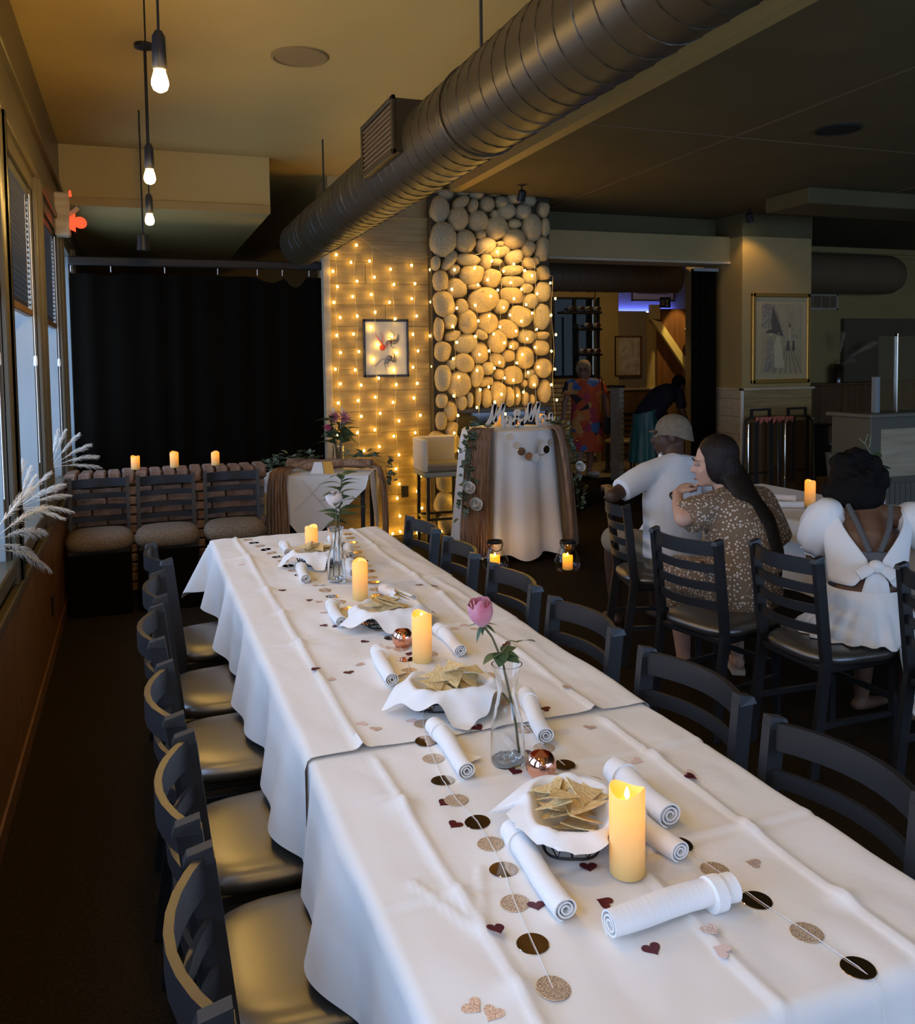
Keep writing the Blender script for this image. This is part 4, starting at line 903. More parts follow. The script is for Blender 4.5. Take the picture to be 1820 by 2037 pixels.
# ================================================================== STRING LIGHTS ON THE BACK WALL
fairy = emat('fairy_light_glow', (1.0,0.56,0.08), 52)
t = thing('string_lights', 'curtain of warm fairy lights hanging over the plank wall and stone chimney', 'string lights', (1.72,7.9,0.0)); ox, oy = 1.72, 7.9
fb_me = MB().ell((0,0,0),(0.0105,0.0105,0.0125),None,8,6).mesh('bulb', fairy, True)
SW = [(1.742,2.66),(1.95,2.79),(2.09,2.70),(2.29,2.615),(2.48,2.595),(2.655,2.625)]
SC = [(2.70,2.60),(2.80,2.575),(3.06,2.63),(3.205,2.735),(3.275,2.745),(3.385,2.62),(3.59,2.54),(3.81,2.44)]
part('top_wire', MB().tube([(x-ox,7.908-oy,z) for x, z in SW]+[(x-ox,7.705-oy,z) for x, z in SC],0.0022,5), M_['wire_clear'], t)
random.seed(31)
def strand(x, ztop, zend, y, dz=0.152, dx=0.012):
    pts = []; z = ztop; k = 0
    while z > zend: pts.append((x-ox+dx*math.sin(k*1.1+x*7)+(ztop-z)*0.012, y-oy, z)); z -= 0.12; k += 1
    pts.append((x-ox+(ztop-zend)*0.012, y-oy, zend))
    s = part('strand', MB().tube(pts,0.0016,4), M_['wire_clear'], t)
    z = ztop-random.uniform(0.05,0.14); i = 0
    while z > zend:
        sx = 1 if (i+int(x*10)) % 2 else -1
        part('bulb', fb_me, None, s, loc=(x-ox+sx*random.uniform(0.008,0.034)+(ztop-z)*0.012, y-oy-0.008, z)); z -= dz*random.uniform(0.86,1.16); i += 1
for (x, z, e) in [(1.742,2.66,0.95),(1.917,2.77,0.82),(2.086,2.70,0.75),(2.267,2.63,0.05),(2.473,2.60,0.03),(2.650,2.62,0.03)]: strand(x, z, e, 7.905)
for (x, z, e) in [(2.79,2.58,0.05),(3.015,2.62,1.10),(3.15,2.70,1.16),(3.265,2.74,1.10),(3.385,2.62,1.2),(3.50,2.58,1.1),(3.62,2.54,1.1),(3.805,2.44,1.0)]: strand(x, z, e, 7.695, 0.165)
fl = [(1.95,0.012),(2.05,0.03),(2.18,0.012),(2.30,0.05),(2.40,0.012),(2.52,0.03),(2.62,0.012),(2.78,0.012)]
fw = part('floor_run', MB().tube([(x-ox,7.85-oy+0.05*math.sin(x*9),z) for x, z in fl],0.0018,4), M_['wire_clear'], t)
for i in range(12):
    x = 1.93+i*0.075; part('bulb', fb_me, None, fw, loc=(x-ox,7.845-oy+0.05*math.sin(x*9),0.02+0.012*(i % 3)))
# outlet + switch on the planks
single('wall_outlet', MB().bbox((2.335,7.93,0.36),(2.405,7.946,0.47),0.004), M_['black_frame'], 'black outlet plate low on the plank wall', 'outlet')
single('wall_outlet', MB().bbox((XW+0.012,5.28,0.25),(XW+0.020,5.35,0.36),0.003), M_['black_frame'], 'black outlet plate on the wood panels under the windows', 'outlet')
# framed print among the lights
t = thing('framed_print', 'black framed print with a red and black sprawling figure hung on the plank wall', 'picture', (2.21,7.93,1.497))
W, Hh = 0.218, 0.537
part('frame', MB().bbox((-W,-0.012,0),(W,0.012,0.024),0.004).bbox((-W,-0.012,Hh-0.024),(W,0.012,Hh),0.004).bbox((-W,-0.012,0),(-W+0.022,0.012,Hh),0.004).bbox((W-0.022,-0.012,0),(W,0.012,Hh),0.004), M_['black_frame'], t)
pp = part('paper', MB().box((-W+0.01,-0.002,0.01),(W-0.01,0.004,Hh-0.01)), mat('print_paper',(0.56,0.53,0.45),0.5), t)
ink = mat('print_ink',(0.06,0.04,0.02),0.7); redink = mat('print_red',(0.55,0.06,0.02),0.6)
part('red_mark', MB().ell((-0.035,-0.003,0.275),(0.028,0.003,0.03),(0,0.5,0),12,6).tube([(-0.03,-0.003,0.29),(-0.075,-0.003,0.35),(-0.10,-0.003,0.40)],[0.014,0.01,0.004],6,flat=(1,0.3)).tube([(-0.04,-0.003,0.30),(-0.03,-0.003,0.37),(-0.045,-0.003,0.42)],[0.012,0.008,0.003],6,flat=(1,0.3)).tube([(-0.02,-0.003,0.28),(0.03,-0.003,0.31),(0.06,-0.003,0.34)],[0.012,0.008,0.003],6,flat=(1,0.3)), redink, pp, True)
random.seed(8); mb = MB()
for k in range(26):
    a = random.uniform(0,6.28); r0 = random.uniform(0,0.03); L = random.uniform(0.03,0.09); cx, cz = (0.055,0.34) if k % 2 else (0.05,0.15)
    mb.tube([(cx+r0*math.cos(a),-0.003,cz+r0*math.sin(a)),(cx+(r0+L*0.6)*math.cos(a+0.4),-0.003,cz+(r0+L*0.6)*math.sin(a+0.4)),(cx+(r0+L)*math.cos(a+1.0),-0.003,cz+(r0+L)*math.sin(a+1.0))],[0.004,0.003,0.001],5)
mb.tube([(-0.11,-0.003,0.10),(-0.05,-0.003,0.16),(0.02,-0.003,0.18),(0.05,-0.003,0.15)],0.0025,5)
part('ink_mark', mb, ink, pp)

# ================================================================== FLOWER TABLE
ga = -0.405; gt = thing('side_table', 'small square table with a diamond-draped cloth beside the black curtain', 'table', (1.455,7.28,0), ga)
part('table_top', MB().bbox((-0.435,-0.29,0.70),(0.435,0.29,0.728),0.006), M_['wood_dark'], gt)
for sx in (-1,1):
    for sy in (-1,1): part('leg', MB().bar([(sx*0.38,sy*0.24,0.001),(sx*0.38,sy*0.24,0.70)],0.035,0.035,(1,0,0)), M_['black_metal'], gt)
def tri(s, c): return s/c if s < c else (1-s)/(1-c)
mb = MB(); n = 40; x0, x1, y0, y1, zt = -0.44, 0.44, -0.295, 0.295, 0.733
mb.loft([[(x0+(x1-x0)*i/n, y0+(y1-y0)*j/12, zt+0.002*nz(i*0.4,j*0.5)) for i in range(n+1)] for j in range(13)], False, closed=False)
rows = []
for j in range(11):
    rows.append([(x0+(x1-x0)*i/n, y0-0.008-0.02*j/10*math.sin(i/n*9)-0.012*(j/10), zt-(0.02+0.06*(abs(i/n-0.5)<0.5)+0.48*max(0,tri(i/n,0.42)))*j/10) for i in range(n+1)])
mb.loft(rows, False, closed=False)
for xe, s, dp in ((x0,-1,0.42),(x1,1,0.50)):
    rows = []
    for j in range(9):
        rows.append([(xe+s*(0.006+0.03*j/8*math.sin(i/12*4)**2), y0+(y1-y0)*i/12, zt-(0.02+dp*max(0,tri(i/12,0.3)))*j/8) for i in range(13)])
    mb.loft(rows, False, closed=False)
tc_ = single('tablecloth', mb, M_['linen'], 'white cloth hanging in a point over the small flower table', 'tablecloth', None, True, (1.455,7.28,0), (0,0,ga), 70)
part('crease', MB().tube([(-0.10,y0-0.020,0.70),(0.14,y0-0.035,0.42)],0.003,6).tube([(0.10,y0-0.016,0.71),(-0.16,y0-0.035,0.46)],0.003,6), M_['linen'], tc_, True)
# gauze runners
def gauze(path, width, name, label, group, folds=9, amp=0.012, seed=0, across=None):
    """crinkled strip of cloth along a path; across = list of width directions"""
    N = 16; rows = []; pts = [Vector(p) for p in path]
    for i, p in enumerate(pts):
        tdir = (pts[min(i+1,len(pts)-1)]-pts[max(i-1,0)]).normalized(); ac = Vector(across[i] if across and isinstance(across[0],(tuple,list)) else across).normalized()
        nrm = tdir.cross(ac).normalized(); w_ = width[i] if hasattr(width,'__len__') else width
        rows.append([p+ac*w_*(k/(N*2)-0.5)+nrm*(amp[i] if hasattr(amp,'__len__') else amp)*(math.sin(k/(N*2)*folds*2*PI+seed+i*0.25)+0.6*nz(k*0.9,i*0.8,seed)) for k in range(N*2+1)])
    mb = MB(); mb.loft(rows, False, closed=False)
    o = single(name, mb, M_['gauze'], label, 'runner', group, True, angle=80)
    s = o.modifiers.new('thickness','SOLIDIFY'); s.thickness = 0.003
    return o
GZ = 'brown gauze runners'
def gl(x, y, z): c, s = math.cos(ga), math.sin(ga); return (1.455+x*c-y*s, 7.28+x*s+y*c, z)
aX = (math.cos(ga), math.sin(ga), 0)
gauze([gl(-0.28,-0.045,0.768),gl(-0.285,-0.13,0.762),gl(-0.28,-0.24,0.760),gl(-0.28,-0.33,0.748),gl(-0.29,-0.352,0.66),gl(-0.29,-0.365,0.5),gl(-0.285,-0.37,0.3),gl(-0.285,-0.37,0.12)],[0.11,0.12,0.14,0.15,0.16,0.18,0.19,0.19],'gauze_runner','brown gauze runner falling over the front of the flower table',GZ,7,0.014,1,aX)
tw = MB()
for q in range(3):
    tw.tube([gl(-0.30+0.72*i/14, 0.03+0.06*math.sin(i*0.6+q*2.1), 0.790+0.016*math.sin(i*0.9+q*2.1)) for i in range(15)],[0.030+0.006*math.sin(i*1.7+q) for i in range(15)],8)
single('gauze_swag', tw, M_['gauze'], 'twisted brown gauze swag lying along the flower table top', 'runner', GZ, True)
gauze([gl(0.425,0.02,0.775),gl(0.475,0.0,0.75),gl(0.515,0.0,0.62),gl(0.525,0.0,0.45),gl(0.525,0.0,0.28),gl(0.525,0.0,0.15)],[0.10,0.14,0.16,0.17,0.16,0.14],'gauze_runner','brown gauze runner hanging off the flower table toward the fairy lights',GZ,6,0.014,2,(-math.sin(ga),math.cos(ga),0))
# greenery helper
EU = [EUCA, leaf_mesh(0.034,0.016,0.2,M_['euca']), leaf_mesh(0.038,0.015,0.4,M_['leaf'])]
def greenery(path, label, group, n, spread, seed, blooms=(), cat='garland', sc_=1.0, keep=None):
    t = thing('leaf_garland', label, cat, tuple(path[0]), 0, group); o0 = Vector(path[0]); rnd = random.Random(seed)
    P = [Vector(p)-o0 for p in path]; part('vine', MB().tube(P,0.0025,5), M_['stem'], t)
    for k in range(n):
        f = k/n*(len(P)-1); i = int(f); p = P[i].lerp(P[min(i+1,len(P)-1)], f-i)
        d = Vector((rnd.uniform(-1,1),rnd.uniform(-1,0.5),rnd.uniform(-0.5,0.9)))
        p = p+Vector((rnd.uniform(-1,1),rnd.uniform(-0.8,0.3),rnd.uniform(-1,1)))*spread; roll = rnd.uniform(-1.5,1.5)
        if keep: p, d = keep(p+o0, d); p = p-o0; roll *= 0.5
        put_leaf(EU[k % 3], t, p, d, roll, rnd.uniform(0.8,1.25)*sc_)
    for (l, r, m) in blooms: part('rose_bloom', rose_mb(r,r*1.3,3,0.8), m, t, True, loc=Vector(l)-o0, rot=(1.1,rnd.uniform(-0.3,0.3),0), angle=85)
    return t
def keep_table(p, d):
    """leaves lie on the cloth, over the gauze swag, or outside the hanging gauze of the flower table"""
    c, s = math.cos(ga), math.sin(ga); q = Vector((p.x-1.455, p.y-7.28, 0)); lx_, ly_ = q.x*c+q.y*s, -q.x*s+q.y*c; d = d.normalized()
    if lx_ > 0.46:
        lx_ = max(lx_, 0.560); ex = Vector((c,s,0)); k = d.dot(ex); d = d+ex*(max(k,0.25)-k)
    else:
        top = 0.842 if (-0.36 < lx_ < 0.47 and -0.08 < ly_ < 0.15) else (0.795 if (-0.39 < lx_ < -0.17 and ly_ <= -0.08) else 0.750)
        p.z = max(p.z, top+0.006); d.z = max(d.z, 0.22)
    return Vector((1.455+lx_*c-ly_*s, 7.28+lx_*s+ly_*c, p.z)), d
greenery([gl(-0.42,-0.10,0.760),gl(-0.34,-0.06,0.845),gl(-0.05,0.06,0.848)],'leafy eucalyptus garland on the flower table, next to the black curtain','eucalyptus garlands',80,0.055,1,sc_=1.3,keep=keep_table)
greenery([gl(0.20,0.10,0.848),gl(0.40,0.05,0.848),gl(0.53,0.02,0.79),gl(0.56,0.0,0.58)],'leafy eucalyptus garland trailing off the flower table toward the lights','eucalyptus garlands',60,0.05,2,sc_=1.3,keep=keep_table)
# vase of mauve flowers
vp = gl(0.10,0.205,0.734); t = thing('flower_vase', 'glass vase of mauve chrysanthemums and greens on the flower table', 'flowers', vp)
part('vase', MB().lathe([(0.04,0.0),(0.045,0.01),(0.05,0.10),(0.045,0.16),(0.05,0.19),(0.046,0.19),(0.041,0.16),(0.046,0.10),(0.041,0.014)],20), M_['glass'], t, True)
random.seed(12); mb = MB()
for k in range(8): mb.tube([(0.01*math.cos(k),0.01*math.sin(k),0.02),(0.03*math.cos(k*1.7),0.03*math.sin(k*1.7),0.2),(0.07*math.cos(k*1.7),0.05*math.sin(k*1.7),0.36+0.03*(k % 3))],0.003,5)
part('stem', mb, M_['stem'], t)
for k in range(80):
    a = random.uniform(0,6.28); z = random.uniform(0.215,0.42); put_leaf(LEAF_A if k % 2 else LEAF_B, t, (0.03*math.cos(a),0.03*math.sin(a),z), (math.cos(a),math.sin(a),random.uniform(0.35 if z < 0.27 else -0.1,0.9)), random.uniform(-1,1), random.uniform(1.1,1.8))
def mum(r):
    mb = MB(); rnd = random.Random(int(r*1000))
    for k in range(34):
        a = k*2.4; e = 0.15+1.2*(k/34); d = Vector((math.cos(a)*math.cos(e),math.sin(a)*math.cos(e),math.sin(e)))
        mb.tube([d*0.004,d*r*0.6+Vector((0,0,0.004)),d*r],[0.003,0.006,0.002],5,flat=(1,0.35))
    return mb
for (l, r, m) in [((0.035,-0.05,0.42),0.075,M_['mauve']),((-0.045,-0.03,0.43),0.06,M_['mauve']),((-0.095,-0.02,0.34),0.042,M_['hot_pink'])]: part('bloom', mum(r), m, t, True, loc=l, rot=(0.9,0,0.2))
for (l) in [(-0.03,0,0.50),(0.045,0,0.50),(0.07,0.0,0.46)]: part('bud', MB().tube([(l[0]*0.5,l[1],0.34),(l[0],l[1],l[2]-0.02),(l[0],l[1],l[2]+0.02)],[0.002,0.004,0.003],6).ell((l[0],l[1],l[2]),(0.008,0.008,0.018)), M_['plume'], t, True)
# cards and small things on the flower table
cp = gl(0.005,-0.16,0.736); single('tent_card', MB().add([(-0.06,-0.035,0),(0.05,-0.035,0),(0.03,0,0.09),(-0.035,0,0.09),(-0.06,0.035,0),(0.05,0.035,0)],[(0,1,2,3),(4,3,2,5)]), M_['white_plain'], 'white folded tent card at the front of the flower table', 'card', None, False, cp, (0,0,ga))
cp = gl(0.10,-0.19,0.736); single('gold_card', MB().add([(-0.035,-0.02,0),(0.04,-0.02,0),(0.02,0.02,0.095),(-0.055,0.02,0.095),(-0.035,-0.018,0),(0.04,-0.018,0),(0.02,0.022,0.095),(-0.055,0.022,0.095)],[(0,1,2,3),(7,6,5,4),(0,4,5,1),(2,6,7,3),(1,5,6,2),(3,7,4,0)]), mat('gold_glitter_card',(0.62,0.42,0.12),0.4,metal=0.5,var=0.3,vscale=160), 'gold glitter card leaning on the flower table', 'card', None, False, cp, (0,0,ga+0.2))
cp = gl(-0.22,0.222,0.735); single('guest_book', MB().bbox((-0.10,-0.065,0),(0.10,0.065,0.035),0.004), M_['white_plain'], 'white guest book lying behind the leaves on the flower table', 'book', None, False, cp, (0,0,ga+0.02))

# ================================================================== COCKTAIL TABLE
cx, cy = 3.0, 6.93
t = thing('cocktail_table', 'tall round cocktail table under a white cloth', 'table', (cx,cy,0))
part('table_top', MB().lathe([(0.38,1.03),(0.385,1.04),(0.385,1.053),(0.38,1.056)],36), M_['wood_dark'], t)
part('column', MB().lathe([(0.04,0.03),(0.04,1.03)],16), M_['black_metal'], t, True)
part('foot_plate', MB().lathe([(0.28,0.001),(0.28,0.012),(0.05,0.03)],24), M_['black_metal'], t, True)
mb = MB(); n = 120; rings = []
for r, z in ((0.02,1.062),(0.2,1.062),(0.34,1.062),(0.385,1.060),(0.396,1.05)): rings.append([(r*math.cos(2*PI*k/n), r*math.sin(2*PI*k/n), z) for k in range(n)])
for j in range(1,13):
    f = j/12; ring = []
    for k in range(n):
        a = 2*PI*k/n; fold = math.sin(a*11+0.8*math.sin(a*3))+0.5*math.sin(a*17+1)
        side = 1-0.88*math.exp(-((a-2.36)/0.55)**2)             # pressed flat beside the bar stool
        r = 0.405+(0.10*f+0.030*(0.35+f)*fold)*side
        ring.append((r*math.cos(a), r*math.sin(a), 1.05-(1.035+0.0*math.sin(a*2))*f+0.05*f*math.sin(a*4+0.5)**2))
    rings.append(ring)
mb.loft(rings, False)
single('tablecloth', mb, M_['linen'], 'white pleated cloth falling to the floor from the cocktail table', 'tablecloth', None, True, (cx,cy,0), angle=80)
def ctp(a, r, z): return (cx+r*math.cos(a), cy+r*math.sin(a), z)
def side_runner(a, label, seed):
    path = [ctp(a,0.375,1.078),ctp(a,0.41,1.077),ctp(a,0.446,1.060),ctp(a,0.475,0.98),ctp(a,0.505,0.8),ctp(a,0.535,0.55),ctp(a,0.555,0.3),ctp(a,0.57,0.06)]
    return gauze(path, [0.20,0.22,0.24,0.24,0.25,0.26,0.27,0.28],'gauze_runner',label,GZ,11,[0.005,0.006,0.010,0.015,0.016,0.016,0.016,0.016],seed,(-math.sin(a),math.cos(a),0))
side_runner(math.radians(216),'brown gauze runner down the cocktail table beside the bar stool',3)
side_runner(math.radians(-38),'brown gauze runner down the cocktail table on the side of the opening',4)
def keep_round(p, d):
    """leaves stay on top of, or outside, the draped cocktail table"""
    q = Vector((p.x-cx, p.y-cy, 0)); r = q.length; q.normalize(); d = d.normalized()
    if p.z > 1.05 and r < 0.47: p.z = max(p.z, 1.094); d.z = max(d.z, 0.25); return p, d
    need = 0.512+0.075*min(1, max(0, (1.0-p.z)/0.65)); k = d.dot(q); d = d+q*(max(k,0.25)-k); r = max(r, need)
    return Vector((cx+q.x*r, cy+q.y*r, p.z)), d
def ivy(a, label, seed, blooms, n):
    pth = [ctp(a,0.36,1.095),ctp(a-0.02,0.485,1.06),ctp(a-0.05,0.545,0.9),ctp(a+0.02,0.56,0.72),ctp(a-0.06,0.585,0.55),ctp(a-0.03,0.60,0.40)]
    return greenery(pth,label,'eucalyptus garlands',n,0.055,seed,[(ctp(a+da,0.60,z),r,M_['white_petal']) for da, z, r in blooms],sc_=1.2,keep=keep_round)
ivy(math.radians(210),'leafy garland with white roses on the cocktail table, beside the bar stool',5,[(0.05,0.60,0.044),(0.16,0.47,0.046)],120)
ivy(math.radians(-32),'leafy garland with white roses on the cocktail table, beside the opening',6,[(-0.02,0.72,0.038)],90)
# disc garland pinned on the cloth
t = thing('disc_garland', 'short swag of rose gold discs pinned to the cocktail table cloth', 'garland', (cx,cy,0.8))
GD = [(-112,1.02,2),(-106,0.955,0),(-101.5,0.905,1),(-95,0.865,1),(-88,0.850,0),(-82,0.870,3),(-76.5,0.91,1),(-72,0.965,0)]
pts = []
for (a, z, k) in GD: a = math.radians(a); pts.append((0.515*math.cos(a),0.515*math.sin(a),z-0.8))
part('thread', MB().tube(pts,0.0008,5), M_['white_plain'], t)
for (a, z, k), p in zip(GD, pts):
    o = part('disc', [disc_g,disc_m,disc_g,disc_g][k], None, t, loc=p, rot=(PI/2+(1.2 if k == 3 else 0),0,math.radians(a)+PI/2)); o.scale = (1.35,1.35,1.35)
# Mr & Mrs sign
def spline(pts, n=7):
    P = [Vector((p[0],0,p[1])) for p in pts]; out = []
    for i in range(len(P)-1):
        p0, p1, p2, p3 = P[max(i-1,0)], P[i], P[i+1], P[min(i+2,len(P)-1)]
        for k in range(n):
            u = k/n; out.append(0.5*((2*p1)+(p2-p0)*u+(2*p0-5*p1+4*p2-p3)*u*u+(3*p1-p0-3*p2+p3)*u**3))
    out.append(P[-1]); return out
def stroke(pts, w_, x):
    P = spline(pts); mb = MB(); rings = []
    for i, p in enumerate(P):
        d = (P[min(i+1,len(P)-1)]-P[max(i-1,0)]).normalized(); nn = Vector((-d.z,0,d.x)); q = p+Vector((x,0,0)); ww = w_*(0.55+0.6*abs(d.z))
        rings.append([q+nn*ww/2+Vector((0,-0.009,0)),q-nn*ww/2+Vector((0,-0.009,0)),q-nn*ww/2+Vector((0,0.009,0)),q+nn*ww/2+Vector((0,0.009,0))])
    return mb.loft(rings)
LM = [(0.0,0.005),(-0.018,0.02),(0.0,0.035),(0.03,0.08),(0.055,0.16),(0.066,0.192),(0.062,0.15),(0.062,0.07),(0.066,0.05),(0.10,0.12),(0.135,0.185),(0.142,0.192),(0.136,0.14),(0.132,0.05),(0.140,0.012),(0.155,0.006),(0.172,0.03)]
Lr = [(0.0,0.03),(0.015,0.06),(0.028,0.088),(0.036,0.078),(0.050,0.080),(0.048,0.05),(0.046,0.02),(0.056,0.006),(0.072,0.02),(0.082,0.04)]
LA = [(0.105,0.01),(0.07,0.05),(0.035,0.095),(0.030,0.122),(0.048,0.140),(0.066,0.122),(0.055,0.095),(0.02,0.065),(0.006,0.035),(0.02,0.006),(0.055,0.0),(0.085,0.025),(0.10,0.065)]
Ls = [(-0.012,0.03),(0.012,0.06),(0.030,0.095),(0.034,0.10),(0.034,0.075),(0.052,0.05),(0.056,0.022),(0.038,0.003),(0.012,0.006),(0.004,0.02)]
t = thing('script_sign', 'white freestanding script sign reading Mr & Mrs on the cocktail table', 'sign', (2.945,6.83,1.0622), 0.0)
x = -0.17
for nm, pts, wd, adv in [('letter_m',LM,0.027,0.165),('letter_r',Lr,0.021,0.072),('ampersand',LA,0.020,0.112),('letter_m',LM,0.027,0.165),('letter_r',Lr,0.021,0.080),('letter_s',Ls,0.021,0.06)]:
    part(nm, stroke(pts, wd, x), M_['white_lacquer'], t, True, angle=30, loc=(0,0,0.012)); x += adv*0.93
part('foot_bar', MB().bbox((-0.17,-0.009,0.0),(x-0.03,0.009,0.014),0.002), M_['white_lacquer'], t)
GCC = 'short lit candles on the cocktail table'
candle(2.93,6.99,1.063,0.030,0.115,'short lit candle behind the first capital letter of the white sign',GCC,flame=False)
candle(3.30,6.88,1.063,0.030,0.105,'short lit candle behind the last letters of the white sign',GCC,flame=False,seed=2)
t = thing('votive_holder', 'small round votive behind the ampersand of the white sign', 'votive', (3.12,6.94,1.063))
part('globe', MB().lathe([(0.014,0),(0.028,0.012),(0.030,0.03),(0.022,0.05),(0.020,0.05),(0.027,0.03),(0.016,0.006)],18), M_['copper'], t, True)
part('tea_light', MB().lathe([(0.015,0.006),(0.015,0.03),(0.004,0.05)],12), flame_e, t, True)
# bar stool
t = thing('bar_stool', 'bar stool with cream low back and dark cushion behind the cocktail table', 'stool', (2.583,7.488,0), -0.06)
part('seat_cushion', MB().bbox((-0.185,-0.185,0.655),(0.18,0.18,0.735),0.02), mat('grey_cushion',(0.16,0.145,0.12),0.7), t)
part('seat_frame', MB().bbox((-0.205,-0.185,0.615),(0.18,0.195,0.657),0.006), M_['frame_grey'], t)
part('backrest', MB().bbox((-0.215,-0.18,0.66),(-0.165,0.20,0.95),0.012).bbox((-0.20,0.165,0.66),(0.18,0.205,0.955),0.012), mat('cream_upholstery',(0.60,0.55,0.45),0.7), t)
for sx in (-1,1):
    for sy in (-1,1): part('leg', MB().bar([(sx*0.172-0.005,sy*0.172,0.001),(sx*0.165-0.005,sy*0.165,0.62)],0.028,0.028,(1,0,0)), M_['black_metal'], t)
part('foot_rest', MB().bar([(-0.17,-0.168,0.24),(0.165,-0.168,0.24)],0.018,0.022).bar([(-0.17,0.168,0.24),(0.165,0.168,0.24)],0.018,0.022).bar([(-0.172,-0.168,0.24),(-0.172,0.168,0.24)],0.018,0.022), M_['black_metal'], t)
# floor lanterns
def lantern(x, y, label):
    t = thing('glass_lantern', label, 'lantern', (x,y,0), 0, 'glass jar lanterns at the foot of the cocktail table')
    part('glass_jar', MB().lathe([(0.05,0.002),(0.085,0.006),(0.108,0.04),(0.105,0.085),(0.075,0.145),(0.056,0.185),(0.052,0.22)],28,cap=False), M_['thin_glass'], t, True)
    part('collar', MB().lathe([(0.052,0.215),(0.060,0.215),(0.060,0.235),(0.052,0.235)],24,cap=False), M_['black_metal'], t, True)
    part('handle', MB().tube([(0.060*math.cos(a)*1.08,0.004-0.05*math.sin(a),0.222-0.065*math.sin(a)) for a in [PI*i/14 for i in range(15)]],0.004,6), M_['black_metal'], t, True)
    return t
lantern(2.60,6.29,'glass jar lantern with lit candle beside the brown gauze runner'); lantern(3.115,6.06,'glass jar lantern with lit candle on the carpet facing the guests')
lantern_e = emat('lantern_flame_glow', (1.0,0.50,0.08), 420)
candle(2.60,6.29,0.008,0.040,0.115,'lit pillar candle inside the jar lantern by the brown gauze','candles in the floor lanterns',power=2.2,fmat=lantern_e)
candle(3.115,6.06,0.008,0.040,0.118,'lit pillar candle inside the jar lantern facing the guests','candles in the floor lanterns',seed=1,power=2.2,fmat=lantern_e)

# ================================================================== PLUMES ON THE WINDOW SILLS
def plume_thing(name, label, base, stalks, vase=True, m='plume', group='dried plumes on the window sills', vmat='amber_vase', vh=0.13, vr=0.026, hair=46):
    t = thing(name, label, 'plumes', base, 0, group)
    if vase: part('vase', MB().lathe([(vr*0.8,0),(vr,0.006),(vr,vh*0.75),(vr*0.62,vh*0.9),(vr*0.66,vh),(vr*0.5,vh),(vr*0.45,vh*0.5)],18), M_[vmat], t, True)
    rnd = random.Random(len(label))
    for (d, L, fat) in stalks:
        D = Vector(d).normalized(); mb = MB(); droop = 0.25
        base_p = Vector((0,0,vh*0.85)) if vase else Vector((0,0,0))
        def P(f): return base_p+D*L*f+Vector((0,0,-droop*L*f*f*(1-abs(D.z)*0.6)))
        mb.tube([P(i/8) for i in range(9)],[0.0018]*9,5)
        for k in range(hair*2):
            f = 0.35+0.65*k/(hair*2); p = P(f); tan = (P(min(1,f+0.05))-P(f-0.05)).normalized()
            q = Vector((rnd.uniform(-1,1),rnd.uniform(-1,1),rnd.uniform(-1,1))); q = (q-tan*q.dot(tan)).normalized()
            ln = fat*rnd.uniform(0.6,1.2)*math.sin(PI*min(1,(f-0.30)/0.72))+0.008
            mb.tube([p,p+tan*ln*0.7+q*ln*0.30,p+tan*ln*1.4+q*ln*0.5+Vector((0,0,-0.2*ln))],[0.0009,0.0011,0.0003],3)
        part('plume', mb, M_[m], t, True)
    return t
plume_thing('pampas_vase','textured amber vase of white dried plumes on the window sill',(-0.525,4.52,0.862),[((0.25,0.5,1),0.24,0.02),((0.55,0.5,0.75),0.26,0.025),((0.9,0.6,0.35),0.27,0.025),((1,0.4,0.05),0.25,0.02),((0.1,0.2,1),0.25,0.03),((-0.2,-0.3,1),0.24,0.03),((0.8,0.8,0.55),0.30,0.03),((0.9,0.2,-0.1),0.2,0.02),((0.3,0.9,0.8),0.27,0.02),((0.6,-0.3,0.5),0.22,0.03)],hair=40)
plume_thing('pampas_vase','small amber vase with a fan of silvery plumes on the sill near the black curtain',(-0.53,6.30,0.862),[((0.35,0.3,1),0.30,0.03),((0.6,0.3,0.85),0.32,0.03),((0.8,0.4,0.6),0.33,0.035),((1,0.5,0.4),0.34,0.035),((1,0.4,0.15),0.33,0.03),((0.2,0.1,1),0.28,0.03)],hair=50)
plume_thing('pampas_vase','pale drooping plume in a vase on the sill of the closest window in view',(-0.525,3.50,0.862),[((0.26,1,0.15),0.62,0.045),((0.34,1,0.35),0.6,0.045),((0.26,1,-0.12),0.66,0.035),((0.26,0.8,0.5),0.5,0.045),((0.2,0.9,0.0),0.55,0.03)],hair=70)
# ================================================================== RIGHT SIDE
t = thing('framed_poster', 'gold framed sepia poster of strolling ladies on the cream pillar', 'picture', (6.77,7.985,1.345))
W, Hh = 0.395, 0.995
part('frame', MB().bbox((-W,-0.02,0),(W,0.02,0.045),0.008).bbox((-W,-0.02,Hh-0.045),(W,0.02,Hh),0.008).bbox((-W,-0.02,0),(-W+0.045,0.02,Hh),0.008).bbox((W-0.045,-0.02,0),(W,0.02,Hh),0.008), M_['gold_frame'], t)
part('mat_board', MB().box((-W+0.03,-0.004,0.03),(W-0.03,0.004,Hh-0.03)), mat('mat_board_cream',(0.42,0.32,0.16),0.5), t)
pic = part('poster', MB().box((-0.27,-0.007,0.11),(0.27,-0.003,0.88)), mat('sepia_paper',(0.36,0.28,0.15),0.5,var=0.12,vscale=6), t)
dk_, md_ = mat('sepia_dark',(0.10,0.08,0.055),0.6), mat('sepia_mid',(0.27,0.22,0.15),0.6,var=0.3,vscale=30); lt_ = mat('sepia_light',(0.48,0.39,0.23),0.6)
def flat(poly, m, y=-0.009, name='figure'): part(name, MB().prism(poly,-0.001,0.001,mat=Matrix.Translation((0,y,0)) @ Matrix.Rotation(PI/2,4,'X')), m, pic)
